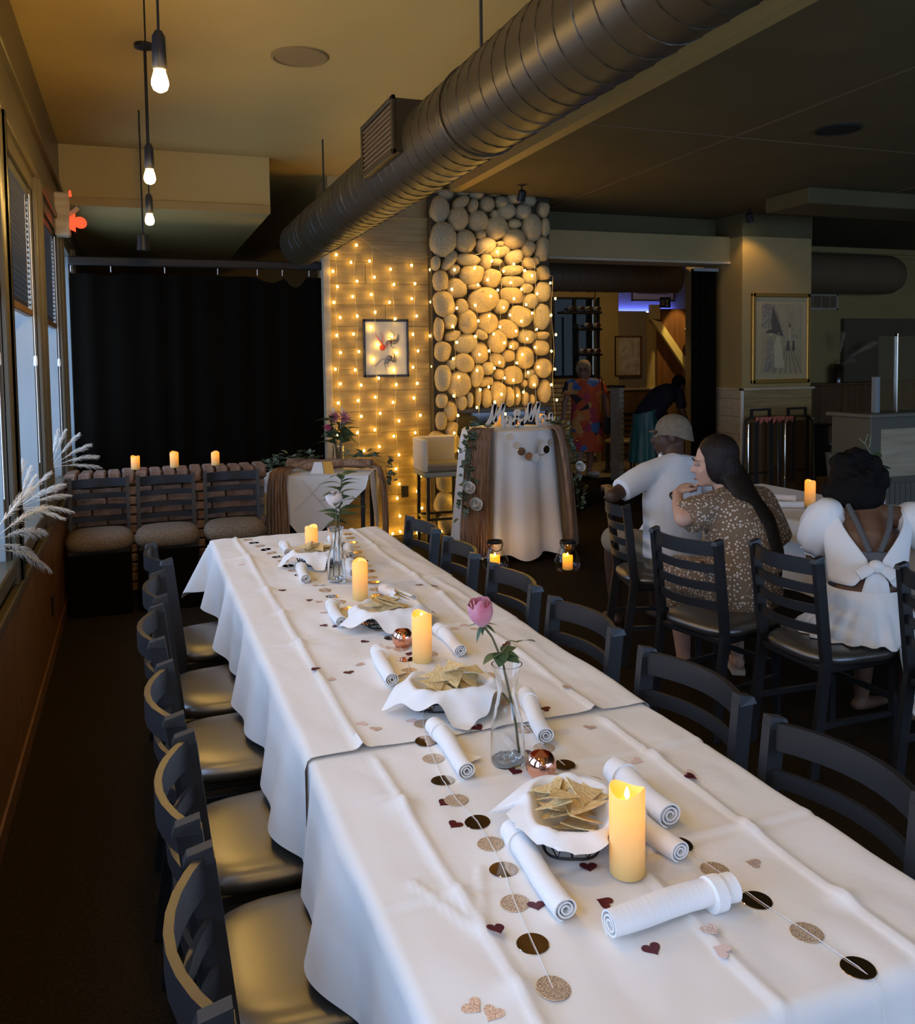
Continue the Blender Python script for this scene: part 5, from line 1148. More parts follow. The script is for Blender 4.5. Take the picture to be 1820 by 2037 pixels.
for i in range(6):
    xb = -0.10+i*0.075; flat([(xb,0.11),(xb+0.006,0.11),(0.06+i*0.012+0.003,0.42),(0.06+i*0.012,0.42)], dk_, -0.008, 'deck_line')
flat([(-0.27,0.62),(-0.16,0.62),(-0.11,0.74),(-0.13,0.88),(-0.27,0.88)], md_, -0.008, 'awning'); flat([(-0.13,0.56),(0.02,0.52),(-0.05,0.70),(-0.12,0.86),(-0.14,0.70)], dk_, -0.0085, 'rigging')
flat([(0.02,0.52),(0.05,0.50),(-0.09,0.87),(-0.11,0.87)], md_, -0.0095, 'sail_edge')
flat([(-0.24,0.13),(-0.08,0.13),(-0.12,0.36),(-0.115,0.47),(-0.15,0.53),(-0.19,0.47),(-0.19,0.34)], md_); flat([(-0.09,0.17),(0.04,0.17),(0.0,0.42),(-0.03,0.53),(-0.07,0.53),(-0.10,0.42)], lt_, -0.010)
flat([(-0.22,0.555),(-0.09,0.555),(-0.11,0.575),(-0.13,0.595),(-0.17,0.595),(-0.20,0.575)], dk_, -0.0105, 'hat'); flat([(-0.085,0.565),(0.0,0.565),(-0.02,0.60),(-0.065,0.60)], dk_, -0.0105, 'hat')
flat([(-0.165,0.52),(-0.135,0.52),(-0.13,0.555),(-0.17,0.555)], lt_, -0.011, 'face'); flat([(-0.055,0.525),(-0.03,0.525),(-0.025,0.565),(-0.06,0.565)], md_, -0.011, 'face')
for fx in (0.09, 0.165): flat([(fx-0.022,0.36),(fx+0.022,0.36),(fx+0.015,0.43),(fx+0.012,0.47),(fx-0.012,0.47),(fx-0.015,0.43)], dk_, -0.0095)
flat([(0.13,0.50),(0.225,0.50),(0.205,0.535),(0.175,0.545),(0.145,0.535)], md_, -0.010, 'parasol')
flat([(0.098,0.48),(0.128,0.48),(0.121,0.62),(0.105,0.62)], lt_, -0.0095, 'lighthouse'); flat([(0.098,0.62),(0.128,0.62),(0.122,0.65),(0.113,0.67),(0.104,0.65)], dk_, -0.010, 'lighthouse_top')
# folded tray stands
def tray_stand(x, y, label):
    t = thing('tray_stand', label, 'stand', (x,y,0), 0.06, 'folded tray stands by the pillar')
    for s in (-1,1):
        part('frame_loop', MB().tube([(-0.21,s*0.05,0.004),(-0.20,s*0.04,0.5),(-0.19,s*0.03,0.93),(-0.165,s*0.03,0.985),(-0.12,s*0.03,1.0),(0.12,s*0.03,1.0),(0.165,s*0.03,0.985),(0.19,s*0.03,0.93),(0.20,s*0.04,0.5),(0.21,s*0.05,0.004)],0.011,10), M_['chrome'] if s < 0 else M_['black_metal'], t, True)
    for xx in (-0.10, 0.10): part('strap', MB().bbox((xx-0.03,-0.055,0.30),(xx+0.03,-0.045,1.012),0.003), M_['strap'], t)
    part('back_panel', MB().bbox((-0.17,0.055,0.05),(0.17,0.065,0.95),0.003), M_['wood_dark'], t)
    part('handle', MB().bar([(-0.12,0,1.005),(-0.12,0,1.085)],0.02,0.03,(1,0,0)).bar([(0.12,0,1.005),(0.12,0,1.085)],0.02,0.03,(1,0,0)).bar([(-0.13,0,1.085),(0.13,0,1.085)],0.022,0.022), M_['black_metal'], t)
    part('cross_brace', MB().tube([(-0.2,-0.04,0.42),(0.2,0.04,0.42)],0.008,8), M_['black_metal'], t, True)
    return t
tray_stand(6.17,7.58,'folded chrome tray stand standing before the poster pillar'); tray_stand(6.66,7.60,'folded dark tray stand with handle, next to the service cabinet')
mb = MB(); random.seed(2)
for i in range(9):
    x = 6.05+i*0.055; mb.add([(x,7.50,1.012),(x+0.05,7.505,1.012),(x+0.03,7.50,0.985-0.02*(i % 3)),(x-0.01,7.497,0.99-0.025*((i+1) % 3)),(x,7.506,1.012),(x+0.05,7.511,1.012),(x+0.03,7.506,0.985-0.02*(i % 3)),(x-0.01,7.503,0.99-0.025*((i+1) % 3))],[(0,1,2,3),(7,6,5,4),(0,4,5,1),(2,6,7,3),(1,5,6,2),(3,7,4,0)])
single('coral_ribbon', mb, M_['coral'], 'coral zigzag ribbon tied across the folded tray stands', 'ribbon')
# service cabinet and things on it
t = thing('service_cabinet', 'black service cabinet behind the tray stands', 'cabinet', (7.70,8.62,0))
part('body', MB().bbox((-0.22,-0.2,0),(0.16,0.2,0.80),0.008), M_['black_frame'], t); part('top', MB().bbox((-0.24,-0.22,0.80),(0.20,0.22,0.825),0.006), M_['black_frame'], t); part('door', MB().bbox((-0.20,-0.212,0.08),(0.14,-0.2,0.74),0.004), M_['black_metal'], t)
random.seed(6)
for i in range(4): single('paper_stack', MB().bbox((-0.07,-0.05,0),(0.07,0.05,0.018),0.003), M_['plume'], 'stack of papers on the black service cabinet', 'papers', 'papers on the cabinet', loc=(7.58+0.06*(i % 2),8.55,0.826+0.019*i), rot=(0,0,random.uniform(-0.5,0.5)))
single('menu_holder', MB().bbox((-0.03,-0.02,0),(0.03,0.02,0.28),0.004), M_['white_plain'], 'upright white menu holder on the service cabinet', 'menu', loc=(7.60,8.70,0.825))
single('plastic_bin', MB().lathe([(0.13,0),(0.16,0.26),(0.165,0.27),(0.15,0.27),(0.12,0.01)],20), mat('clear_plastic',(0.5,0.48,0.42),0.3,alpha=0.75), 'translucent plastic bin lined with a bag beside the cabinet', 'bin', loc=(7.28,7.62,0.30), smooth=True)
single('bin_stand', MB().bbox((-0.18,-0.18,0),(0.18,0.18,0.30),0.01), M_['wood_dark'], 'low brown box under the plastic bin', 'box', loc=(7.28,7.62,0))
single('waste_box', MB().bbox((-0.10,-0.1,0),(0.10,0.1,0.55),0.01), M_['wood_dark'], 'brown box with paper on top beside the black cabinet', 'box', loc=(8.03,8.55,0)); single('crumpled_paper', MB().ell((0,0,0.02),(0.09,0.07,0.025),None,9,5), M_['plume'], 'crumpled paper on the brown box beside the cabinet', 'paper', loc=(8.03,8.53,0.548))
# host stand
t = thing('host_counter', 'grey framed counter with pale wood panel at the side of the room', 'counter', (7.2,6.5,0), 0)
part('body', MB().bbox((-0.82,-0.19,0),(0.9,0.3,1.06),0.006), mat('grey_paint',(0.13,0.12,0.085),0.5), t); part('top', MB().bbox((-0.87,-0.24,1.06),(0.95,0.33,1.095),0.006), mat('grey_top',(0.17,0.155,0.11),0.45), t)
part('front_panel', MB().bbox((-0.70,-0.200,0.50),(0.8,-0.188,0.95),0.003), M_['plank_pale'], t)
for i in range(24): part('bead_board', MB().bbox((-0.72+i*0.065,-0.204,0.08),(-0.662+i*0.065,-0.189,0.44),0.004), mat('grey_bead_%d' % i,(0.14,0.13,0.095),0.5) if i == 0 else bpy.data.materials['grey_bead_0'], t)
t = thing('glass_screen', 'glass screen with grey post standing on the counter', 'screen', (6.60,6.45,1.095))
part('post', MB().bbox((-0.05,-0.03,0),(0.0,0.03,0.34),0.004), M_['frame_grey'], t); part('post', MB().bbox((0.215,-0.02,0),(0.235,0.02,0.75),0.004), M_['chrome'], t); part('glass_sheet', MB().box((0.0,-0.003,0.01),(0.9,0.003,0.72)), M_['thin_glass'], t)
# pampas bottle on the rear ledge
plume_thing('pampas_bottle','dark bottle of tan pampas plumes on the rear wood ledge',(9.43,9.945,1.262),[((-0.12,-0.3,1),0.56,0.085),((0.75,-0.45,0.75),0.68,0.085),((0.25,-0.5,0.35),0.22,0.07)],True,'plume_tan',None,'brown_glass',0.27,0.085,120)
# guests table: bag, rose
t = thing('handbag', 'black handbag with hanging tag on the guests table', 'bag', (3.40,3.42,TT), -0.5)
part('bag_body', MB().ell((0,0,0.045),(0.17,0.075,0.045),None,18,10), M_['black_frame'], t, True)
part('strap', MB().tube([(-0.12,-0.03,0.05),(-0.10,-0.10,0.10),(0.02,-0.11,0.12),(0.12,-0.05,0.06)],0.008,8), M_['black_frame'], t, True)
single('luggage_tag', MB().prism([(-0.017,-0.10),(0.017,-0.10),(0.017,-0.04),(0.008,-0.025),(-0.008,-0.025),(-0.017,-0.04)],-0.002,0.002,mat=Matrix.Rotation(PI/2,4,'X')).tube([(0,0,-0.03),(0.006,0.0,0.012),(0.02,0.006,0.030)],0.0015,5), M_['black_frame'], 'black tag hanging from the handbag over the guests table edge', 'tag', loc=(3.195,3.46,0.752), rot=(0,0,-0.75))
t = thing('pink_rose', 'hot pink rose with broad leaves in a bottle on the guests table', 'flower', (3.66,3.55,TT))
part('bottle', MB().lathe(CAR,20), M_['glass'], t, True); part('stem', MB().tube([(0,0,0.02),(0.02,0,0.2),(0.0,0,0.3),(-0.06,0.03,0.34)],0.003,6), M_['stem'], t, True)
part('rose_bloom', rose_mb(0.030,0.058), M_['hot_pink'], t, True, loc=(-0.07,0.03,0.30), rot=(0.4,-0.7,0), angle=85)
for (l, d, s) in [((0.0,0,0.27),(0.9,-0.2,0.25),1.3),((0.02,0,0.22),(0.9,-0.5,-0.1),1.2),((0.01,0,0.2),(0.7,0.2,-0.3),1.2),((-0.02,0.01,0.32),(0.6,0.3,0.7),1.2)]: put_leaf(LEAF_R, t, l, d, 0.3, s)
part('sprig', MB().tube([(-0.03,0.02,0.32),(-0.08,0.03,0.40),(-0.12,0.03,0.43)],0.0025,5).tube([(-0.06,0.02,0.38),(-0.04,0.03,0.44)],0.0022,5).tube([(-0.08,0.03,0.40),(-0.06,0.03,0.45)],0.002,5), M_['euca'], t, True)
for (x, y) in [(3.52,3.86),(3.47,3.75),(3.58,4.0)]:
    o = bpy.data.objects.new('paper_heart', HM['B']); link(o); tag(o,'burgundy paper heart lying on the guests table','heart','hearts on the guests table'); o.location = (x,y,T+0.006); o.rotation_euler = (0,0,x*9)

# ================================================================== ROOM BEYOND THE OPENING
dc = thing('black_drape', 'narrow black drape hanging at the side of the opening', 'curtain', (6.03,8.36,0))
rows = [[(-0.17+0.34*i/20, 0.02*math.sin(i*1.3), 2.62*j/6+0.01) for i in range(21)] for j in range(7)]
part('cloth', MB().loft(rows,False,closed=False).loft([[(p[0],p[1]+0.01,p[2]) for p in reversed(r)] for r in rows],False,closed=False), M_['black_cloth'], dc, True)
part('header_tape', MB().bbox((-0.16,-0.03,2.60),(0.17,-0.022,2.635),0.003), M_['frame_grey'], dc)
# rear wall of the far room with its window
FY = 12.5
wf = struct('wall_far', MB().box((3.0,FY,0),(6.18,FY+0.2,ZR)).box((6.18,FY,0),(6.92,FY+0.2,1.36)).box((6.18,FY,2.62),(6.92,FY+0.2,ZR)).box((6.92,FY,0),(7.36,FY+0.2,ZR)).box((7.36,FY,0),(9.2,FY+0.1,2.40)), M_['paint_cream'])
part('pilaster', MB().bbox((6.93,FY-0.06,1.22),(7.34,FY+0.02,ZR),0.006), mat('ochre_paint',(0.36,0.27,0.11),0.6), wf)
part('dark_return', MB().bbox((7.36,FY-0.02,1.17),(7.88,FY+0.03,2.42),0.004), mat('shadowed_taupe',(0.22,0.18,0.12),0.7), wf)  # shade on this wall return is put into the darker taupe
part('wainscot', MB().bbox((7.05,FY-0.03,0),(9.2,FY+0.0,1.15),0.004), M_['wood_dark'], wf); part('chair_rail', MB().bbox((7.05,FY-0.06,1.14),(9.2,FY+0.0,1.175),0.004), M_['plank_pale'], wf)
wn = struct('window_9', MB().bbox((6.18,FY-0.02,1.36),(6.92,FY+0.05,1.40)).bbox((6.18,FY-0.02,2.60),(6.92,FY+0.05,2.63)).bbox((6.18,FY-0.02,1.36),(6.22,FY+0.05,2.62)).bbox((6.56,FY-0.02,1.36),(6.60,FY+0.05,2.62)), M_['black_frame'])
part('pane', MB().box((6.2,FY+0.03,1.38),(6.91,FY+0.034,2.61)), M_['pane_dimmed'], wn)
wb = struct('wall_far_brick', MB().box((5.55,FY-0.10,0),(6.93,FY-0.02,1.30)), M_['mortar'])
bp_me = MB().bbox((-0.098,-0.02,-0.029),(0.098,0.02,0.029),0.005).mesh('brick', M_['brick_pale'])
for r in range(18):
    for i in range(7):
        x = 5.66+0.206*i+(0.1 if r % 2 else 0)
        if x < 6.85: part('brick', bp_me, None, wb, loc=(x,FY-0.11,0.06+r*0.069))
hb = struct('wall_half_brick', MB().box((6.09,10.35,0),(6.16,10.55,1.26)), M_['brick_pale'])
for r in range(18):
    part('brick', bp_me, None, hb, loc=(6.125,10.335,0.05+r*0.069)).scale = (0.38,1,1)
part('cap', MB().bbox((6.07,10.31,1.26),(6.18,10.58,1.29),0.004), M_['black_frame'], hb)
# wine shelves before the window
t = thing('wine_rack', 'dark wine rack with three shelves in front of the far window', 'rack', (6.74,FY-0.16,0), 0)
for z in (1.70,2.10,2.36): part('shelf', MB().bbox((-0.24 if z < 2.3 else -0.50,-0.10,z),(0.188,0.10,z+0.035),0.004), M_['black_frame'], t)
part('upright', MB().bbox((0.158,-0.03,1.3),(0.185,0.03,2.62),0.004).bbox((-0.22,-0.03,1.3),(-0.19,0.03,2.2),0.004), M_['black_frame'], t)
wine_me = MB().tube([(0,-0.10,0),(0,0.08,0),(0,0.12,0.0),(0,0.20,0)],[0.038,0.038,0.016,0.014],10).mesh('bottle', M_['brown_glass'], True); lab_me = MB().tube([(0,-0.095,0),(0,0.03,0)],0.039,10).mesh('bottle_label', M_['plume'], True)
for (x, z) in [(6.40,2.435),(6.56,2.435),(6.70,2.435),(6.85,2.435),(6.68,2.175),(6.84,2.175),(6.60,1.775),(6.72,1.775),(6.84,1.775)]:
    b = thing('wine_bottle','dark wine bottle lying on the rack before the far window','bottle',(x,FY-0.2,z),0,'wine bottles on the rack'); part('glass_body', wine_me, None, b); part('paper_label', lab_me, None, b).rotation_euler = (0,0.6,0)
t = thing('cross_duct', 'brown round duct crossing the room beyond the opening', 'duct', (6,10.5,2.745))
part('pipe', MB().tube([(-2.1,0,0),(1.1,0,0)],0.205,24), M_['duct_dark'], t, True)
for i in range(12): part('seam_ring', MB().tube([(-2.0+i*0.25,0.207*math.cos(a),0.207*math.sin(a)) for a in [2*PI*k/24 for k in range(24)]],0.004,4,closed=True), M_['duct_dark'], t)
t = thing('framed_print', 'dark framed faded print on the wall of the room beyond the opening', 'picture', (7.52,FY-0.045,1.36))
part('frame', MB().bbox((-0.26,-0.015,0),(0.25,0.015,0.03),0.004).bbox((-0.26,-0.015,0.63),(0.25,0.015,0.66),0.004).bbox((0.215,-0.015,0),(0.25,0.015,0.66),0.004).bbox((-0.26,-0.015,0),(-0.23,0.015,0.66),0.004), M_['wood_dark'], t)
part('print', MB().box((-0.24,-0.004,0.02),(0.22,0.006,0.64)), mat('faded_print',(0.30,0.26,0.20),0.5,col2=(0.55,0.50,0.42),vscale=9), t)
# upper wall with blue light, stair band, sign
up = struct('wall_far_upper', MB().box((7.3,13.05,2.3),(9.4,13.15,ZR)), mat('blue_grey_wall',(0.42,0.45,0.46),0.6))
single('blue_light_strip', MB().bbox((7.38,12.985,2.402),(8.75,13.055,2.445),0.003), emat('blue_strip_glow',(0.12,0.16,1.0),20), 'glowing blue light strip along the upper far wall', 'light strip')
t = thing('framed_print', 'white matted picture above the blue light strip', 'picture', (8.35,13.03,2.62)); part('frame', MB().bbox((-0.42,-0.015,0),(0.44,0.015,0.03)).bbox((-0.42,-0.015,0),(-0.39,0.015,0.5)).bbox((0.41,-0.015,0),(0.44,0.015,0.5)), M_['wood_dark'], t); part('print', MB().box((-0.40,-0.005,0.02),(0.42,0.01,0.5)), M_['white_plain'], t); part('image', MB().box((-0.30,-0.008,0.12),(0.3,0.0,0.5)), mat('dim_image',(0.3,0.25,0.22),0.6,var=0.5,vscale=15), t)
t = thing('stair_band', 'bright yellow sloping stair band on the far wall', 'stair trim', (7.98,12.38,2.26)); Y_ = mat('yellow_band',(0.72,0.55,0.20),0.5)
part('sloping_panel', MB().add([(-0.06,0,0.02),(0.12,0,-0.02),(0.82,0,-0.90),(0.68,0,-0.92),(-0.06,0.06,0.02),(0.12,0.06,-0.02),(0.82,0.06,-0.90),(0.68,0.06,-0.92)],[(0,1,2,3),(7,6,5,4),(0,4,5,1),(2,6,7,3),(1,5,6,2),(3,7,4,0)]), Y_, t)
part('post', MB().bbox((-0.09,0,0.02),(0.10,0.06,0.26),0.004), mat('ochre_post',(0.40,0.30,0.13),0.6), t)
l = bpy.data.lights.new('stair_downlight','SPOT'); l.energy = 120; l.color = (1,0.75,0.3); l.spot_size = math.radians(34); l.spot_blend = 0.3; l.shadow_soft_size = 0.03
t = thing('stair_downlight', 'small ceiling downlight over the yellow stair band', 'lamp', (8.45,11.9,ZR)); part('can', MB().lathe([(0.05,0.0),(0.05,-0.03),(0.04,-0.03),(0.035,-0.005)],16), M_['black_metal'], t, True)
lo = bpy.data.objects.new('stair_downlight_beam', l); COL.objects.link(lo); lo.parent = t; lo.location = (0,0,-0.035); lo.rotation_euler = (math.radians(22),0,math.radians(0))
struct('wall_far_wood', MB().box((8.07,FY-0.03,1.2),(9.2,FY-0.01,2.46)), M_['wood_red'])
t = thing('bar_sign', 'small black sign with a white cocktail glass on the far wall', 'sign', (8.16,12.371,2.47)); part('board', MB().bbox((-0.10,-0.01,0),(0.10,0.01,0.17),0.003), M_['black_frame'], t)
part('glass_mark', MB().tube([(0.03,-0.012,0.03),(0.03,-0.012,0.09)],0.004,5).tube([(0.0,-0.012,0.14),(0.03,-0.012,0.09),(0.06,-0.012,0.14)],0.004,5).tube([(0.01,-0.012,0.03),(0.05,-0.012,0.03)],0.004,5), M_['white_plain'], t)
for q in range(3): part('text_line', MB().box((-0.08,-0.012,0.05+q*0.03),(-0.02+0.01*(q % 2),-0.0105,0.058+q*0.03)), M_['plume'], t)
# carved figure beside the drape
t = thing('carved_figure', 'carved figurehead with outstretched arm and glittering dark gown', 'statue', (8.62,12.2,1.45))
part('pedestal', MB().bbox((-0.15,-0.15,-1.445),(0.15,0.15,0.01),0.01), M_['wood_dark'], t)
part('gown', MB().lathe([(0.12,0.0),(0.13,0.3),(0.10,0.55),(0.14,0.75),(0.10,0.86),(0.05,0.9)],14), mat('sequin_gown',(0.03,0.02,0.012),0.25,metal=0.6,bump=1.0,bscale=70), t, True)
part('head', MB().ell((0.02,0,1.02),(0.075,0.085,0.105)), mat('carved_skin',(0.62,0.36,0.15),0.5), t, True)
part('hair', MB().ell((0.03,0.02,1.05),(0.10,0.10,0.12)).ell((0.06,0.03,0.92),(0.07,0.07,0.14)), mat('carved_hair',(0.06,0.035,0.02),0.6,bump=1.0,bscale=40), t, True)
part('arm', MB().tube([(-0.03,-0.06,0.74),(-0.16,-0.10,0.69),(-0.25,-0.12,0.645),(-0.30,-0.12,0.645)],[0.05,0.045,0.032,0.036],10), bpy.data.materials['carved_skin'], t, True)
# unseen ceiling lamp, added to brighten the far room
t = thing('added_ceiling_lamp', 'added unseen ceiling lamp in the room beyond the opening', 'lamp', (6.6,10.9,ZR)); part('base', MB().lathe([(0.16,0.0),(0.16,-0.03),(0.14,-0.03)],20), M_['black_metal'], t, True); part('diffuser', MB().lathe([(0.14,-0.03),(0.12,-0.06),(0.05,-0.075)],20), emat('added_far_lamp_glow',(1,0.66,0.28),60), t, True)
# vinyl chair in the far room
c9 = dup(c0, (6.62,11.2,0), -2.2, 'black chair with tan seat in the room beyond the opening', 'chairs in the far room')
for ch_ in c9.children:
    if ch_.name.startswith('seat') and not ch_.name.startswith('seat_'): ch_.data = ch_.data.copy(); ch_.data.materials[0] = mat('tan_vinyl',(0.34,0.26,0.12),0.35)
# outside the far window
og = struct('ground_outside', MB().box((-30,14,-0.6),(60,120,-0.5)), mat('asphalt',(0.05,0.055,0.06),0.9))
for i in range(6):
    single('boat_mast', MB().tube([(0,0,-0.5),(0,0,random.uniform(3.4,5.0))],0.05,6), M_['frame_grey'], 'thin boat mast seen through the far window', 'mast', 'boat masts outside', loc=(16.3+i*0.55,32,0))
t = thing('parked_car', 'pale parked car seen through the far window', 'car', (12.1,23,-0.5)); part('body', MB().bbox((-1.6,-0.7,0.25),(1.6,0.7,0.8),0.15), M_['white_plain'], t); part('cabin', MB().bbox((-0.9,-0.6,0.8),(0.8,0.6,1.3),0.2), M_['black_frame'], t)
for sx in (-1,1):
    for sy in (-1,1): part('wheel', MB().tube([(sx*1.0,sy*0.6,0.3),(sx*1.0,sy*0.72,0.3)],0.3,14), M_['black_metal'], t)
# ================================================================== PEOPLE
def fused(name, mb, m, parent, voxel=0.010, smooth=6, label=None):
    me = bpy.data.meshes.new(name); me.from_pydata(mb.v, [], mb.f); me.materials.append(m)
    bm = bmesh.new(); bm.from_mesh(me); bmesh.ops.recalc_face_normals(bm, faces=bm.faces[:]); bm.to_mesh(me); bm.free()
    o = bpy.data.objects.new(name, me); link(o, parent)
    r = o.modifiers.new('fuse','REMESH'); r.mode = 'VOXEL'; r.voxel_size = voxel; r.use_smooth_shade = True
    s = o.modifiers.new('soften','SMOOTH'); s.factor = 0.5; s.iterations = smooth
    bake(o)
    if label: o['label'] = label
    return o
def sit(o, loc, rz, top=0.486):
    """press the underside of a sitter flat onto a chair seat"""
    c, s = math.cos(rz), math.sin(rz); M = o.matrix_world.copy() if not o.parent else Matrix.Translation(o.parent.location)
    for v in o.data.vertices:
        p = M @ v.co; dx, dy = p.x-loc[0], p.y-loc[1]; lx_, ly_ = dx*c+dy*s, -dx*s+dy*c
        if -0.22 < lx_ < 0.232 and abs(ly_) < 0.236 and 0.30 < p.z < top: v.co.z += top-p.z
    o.data.update(); return o
def limb(mb, pts, rad, n=12, flat=None, up=None):
    pts = [Vector(p) for p in pts]; mb.tube(pts, rad, n, flat=flat, up=up)
    mb.ell(pts[0], rad[0]*(min(flat) if flat else 1), None, 10, 8); mb.ell(pts[-1], rad[-1]*(min(flat) if flat else 1), None, 10, 8)
def place(mb, src, M): mb.add([M @ v for v in src.v], src.f)
def head_mb():
    h = MB()
    h.ell((0,-0.012,0.035),(0.074,0.094,0.088),None,18,12); h.ell((0,0.030,-0.030),(0.060,0.066,0.086),None,16,12)
    h.ell((0,0.066,-0.094),(0.030,0.026,0.022),None,12,8); h.ell((0,0.030,-0.075),(0.050,0.052,0.040),None,12,8)
    h.tube([(0,0.086,0.022),(0,0.100,0.000),(0,0.116,-0.026)],[0.008,0.010,0.013],8); h.ell((0,0.108,-0.028),(0.017,0.014,0.010),None,10,6)
    h.ell((0,0.078,0.030),(0.050,0.018,0.012),None,12,6)
    h.ell((0,0.091,-0.058),(0.024,0.013,0.007),None,10,6); h.ell((0,0.089,-0.071),(0.020,0.013,0.008),None,10,6)
    for s in (-1,1):
        h.ell((s*0.074,-0.008,-0.005),(0.010,0.020,0.032),(0,0,s*0.3),10,8); h.ell((s*0.036,0.066,-0.028),(0.022,0.024,0.022),None,10,8)
    return h
HEAD = head_mb()
def hand_mb(curl, mirror=1, spread=0.0):
    h = MB(); h.ell((0,0.045,0),(0.038,0.052,0.015),None,12,8); h.tube([(0,-0.02,0),(0,0.03,0)],[0.024,0.028],10,flat=(1,0.7))
    for k, (x, L) in enumerate([(-0.030,0.060),(-0.011,0.072),(0.009,0.076),(0.029,0.068)]):
        p = Vector((x,0.082,0)); a = 0.0; pts = [p-Vector((0,0.02,0)), p.copy()]
        for q in (0.45,0.32,0.23):
            a += curl; d = Vector((spread*(x/0.03)*0.3, math.cos(a), -math.sin(a))); p = p+d*L*q; pts.append(p.copy())
        h.tube(pts,[0.0095,0.009,0.0085,0.008,0.0065],8); h.ell(pts[-1],0.0065,None,8,6)
    h.tube([(0.026,0.018,-0.002),(0.052,0.042,-0.012),(0.056,0.068,-0.022),(0.050,0.088,-0.030)],[0.014,0.012,0.010,0.007],8)
    if mirror < 0: h.v = [Vector((-v.x,v.y,v.z)) for v in h.v]
    return h
def frame_mat(loc, fwd, up=(0,0,1)):
    f = Vector(fwd).normalized(); u = Vector(up); r = f.cross(u).normalized(); u = r.cross(f).normalized()
    return Matrix(((r.x,f.x,u.x,loc[0]),(r.y,f.y,u.y,loc[1]),(r.z,f.z,u.z,loc[2]),(0,0,0,1)))
def build_body(root, J, skin, s=1.0, voxel=0.0085):
    """one continuous body: torso, neck, head, arms with hands, legs with feet; J holds joints in world space"""
    o = Vector(root.location); g = lambda k: Vector(J[k])-o; mb = MB(); rt = Vector(J['right'])
    mb.tube([g('pelvis')-Vector((0,0,0.06)),g('pelvis'),g('waist'),g('chest'),g('neck')],[0.10*s,0.125*s,0.105*s,0.125*s,0.05*s],16,flat=(0.74,1.18),up=rt)
    limb(mb,[g('sl'),g('neck')-Vector((0,0,0.03)),g('sr')],[0.05*s,0.062*s,0.05*s])
    hm = frame_mat(g('head'), J['face'], J.get('head_up',(0,0,1))); limb(mb,[g('neck')-Vector((0,0,0.03)), hm @ Vector((0,-0.02,-0.06))],[0.052*s,0.049*s])
    place(mb, HEAD, hm @ Matrix.Scale(J.get('hs',1.0),4))
    for k, mir in (('l',1),('r',-1)):
        e, w_ = g('e'+k), g('w'+k); limb(mb,[g('s'+k),(g('s'+k)+e)/2,e],[0.050*s,0.046*s,0.038*s]); limb(mb,[e,(e*0.6+w_*0.4),w_],[0.039*s,0.036*s,0.025*s])
        hd = J.get('h'+k); place(mb, hand_mb(J.get('c'+k,0.35),mir), frame_mat(w_, hd[0] if hd else (w_-e), hd[1] if hd else (0,0,1)))
        hp, kn, an = g('p'+k), g('k'+k), g('a'+k); limb(mb,[hp,(hp+kn)/2,kn],[0.085*s,0.075*s,0.055*s]); limb(mb,[kn,kn.lerp(an,0.35),an],[0.053*s,0.056*s,0.034*s])
        tdir = Vector(J['t'+k]).normalized(); limb(mb,[an+Vector((0,0,-0.04))-tdir*0.03,an+Vector((0,0,-0.048))+tdir*0.07,an+Vector((0,0,-0.055))+tdir*0.15],[0.036*s,0.036*s,0.026*s],flat=(1,0.8),up=(0,0,1))
    b = fused('body', mb, skin, root, voxel, 5)
    if 'seat' in J: sit(b, *J['seat'])
    for sx in (-1,1):
        e = part('eye', MB().ell((0,0,0),(0.0115,0.0110,0.0055),None,10,6), mat('eye_white',(0.36,0.33,0.30),0.35) if 'eye_white' not in bpy.data.materials else bpy.data.materials['eye_white'], root, True)
        e.matrix_local = hm @ Matrix.Translation((sx*0.031,0.0815,0.006)); ir = part('iris', MB().ell((0,0.009,0),(0.0052,0.003,0.0048),None,8,6), M_['black_frame'], e, True)
        bw_ = part('eyebrow', MB().tube([(-0.018,0.094,0.022),(0,0.099,0.027),(0.018,0.092,0.023)],[0.002,0.003,0.002],6), M_['black_frame'], root); bw_.matrix_local = hm @ Matrix.Translation((sx*0.030,-0.004,0.006)) @ Matrix.Scale(1,4)
    lp = part('mouth', MB().ell((0,0.0985,-0.064),(0.021,0.007,0.0035),None,10,6), J['lip'], root, True); lp.matrix_local = hm
    return hm
def skin(name, c, c2): return mat(name, c, 0.5, col2=c2, vscale=14, spec=0.35, sss=0.08)
LIP_L, LIP_D = mat('lip_rose',(0.36,0.13,0.11),0.45), mat('lip_brown',(0.12,0.045,0.035),0.45)
def torso_tube(mb, o, pts, rad, rt, flat=(0.78,1.2), n=20): mb.tube([Vector(p)-o for p in pts], rad, n, flat=flat, up=rt)

# ---- man in white polo, turned on his chair, arm over the chair back
R1 = thing('person', 'person in a white polo shirt and tan cap with an arm over the chair', 'person', (2.78,4.12,0))
o = Vector(R1.location); rt = Vector((0.97,0.2,0))
J = dict(pelvis=(2.77,4.13,0.53),waist=(2.79,4.15,0.68),chest=(2.82,4.20,0.88),neck=(2.85,4.245,1.055),head=(2.878,4.30,1.185),face=(-0.80,0.58,-0.06),right=rt,
  sl=(2.655,4.19,0.995),el=(2.395,4.13,0.896),wl=(2.495,4.345,0.902),sr=(3.03,4.275,0.995),er=(3.19,4.30,0.80),wr=(3.35,4.42,0.815),seat=((2.67,4.13),-0.28),pl=(2.70,4.20,0.565),kl=(2.68,4.62,0.545),al=(2.72,4.66,0.085),pr=(2.88,4.22,0.565),kr=(2.98,4.62,0.545),ar=(3.0,4.66,0.085),tl=(0.1,1,0),tr=(0.3,1,0),lip=LIP_D,hs=1.0,cl=0.5,cr=0.4)
hm = build_body(R1, J, skin('deep_brown_skin',(0.055,0.028,0.017),(0.085,0.045,0.028)))
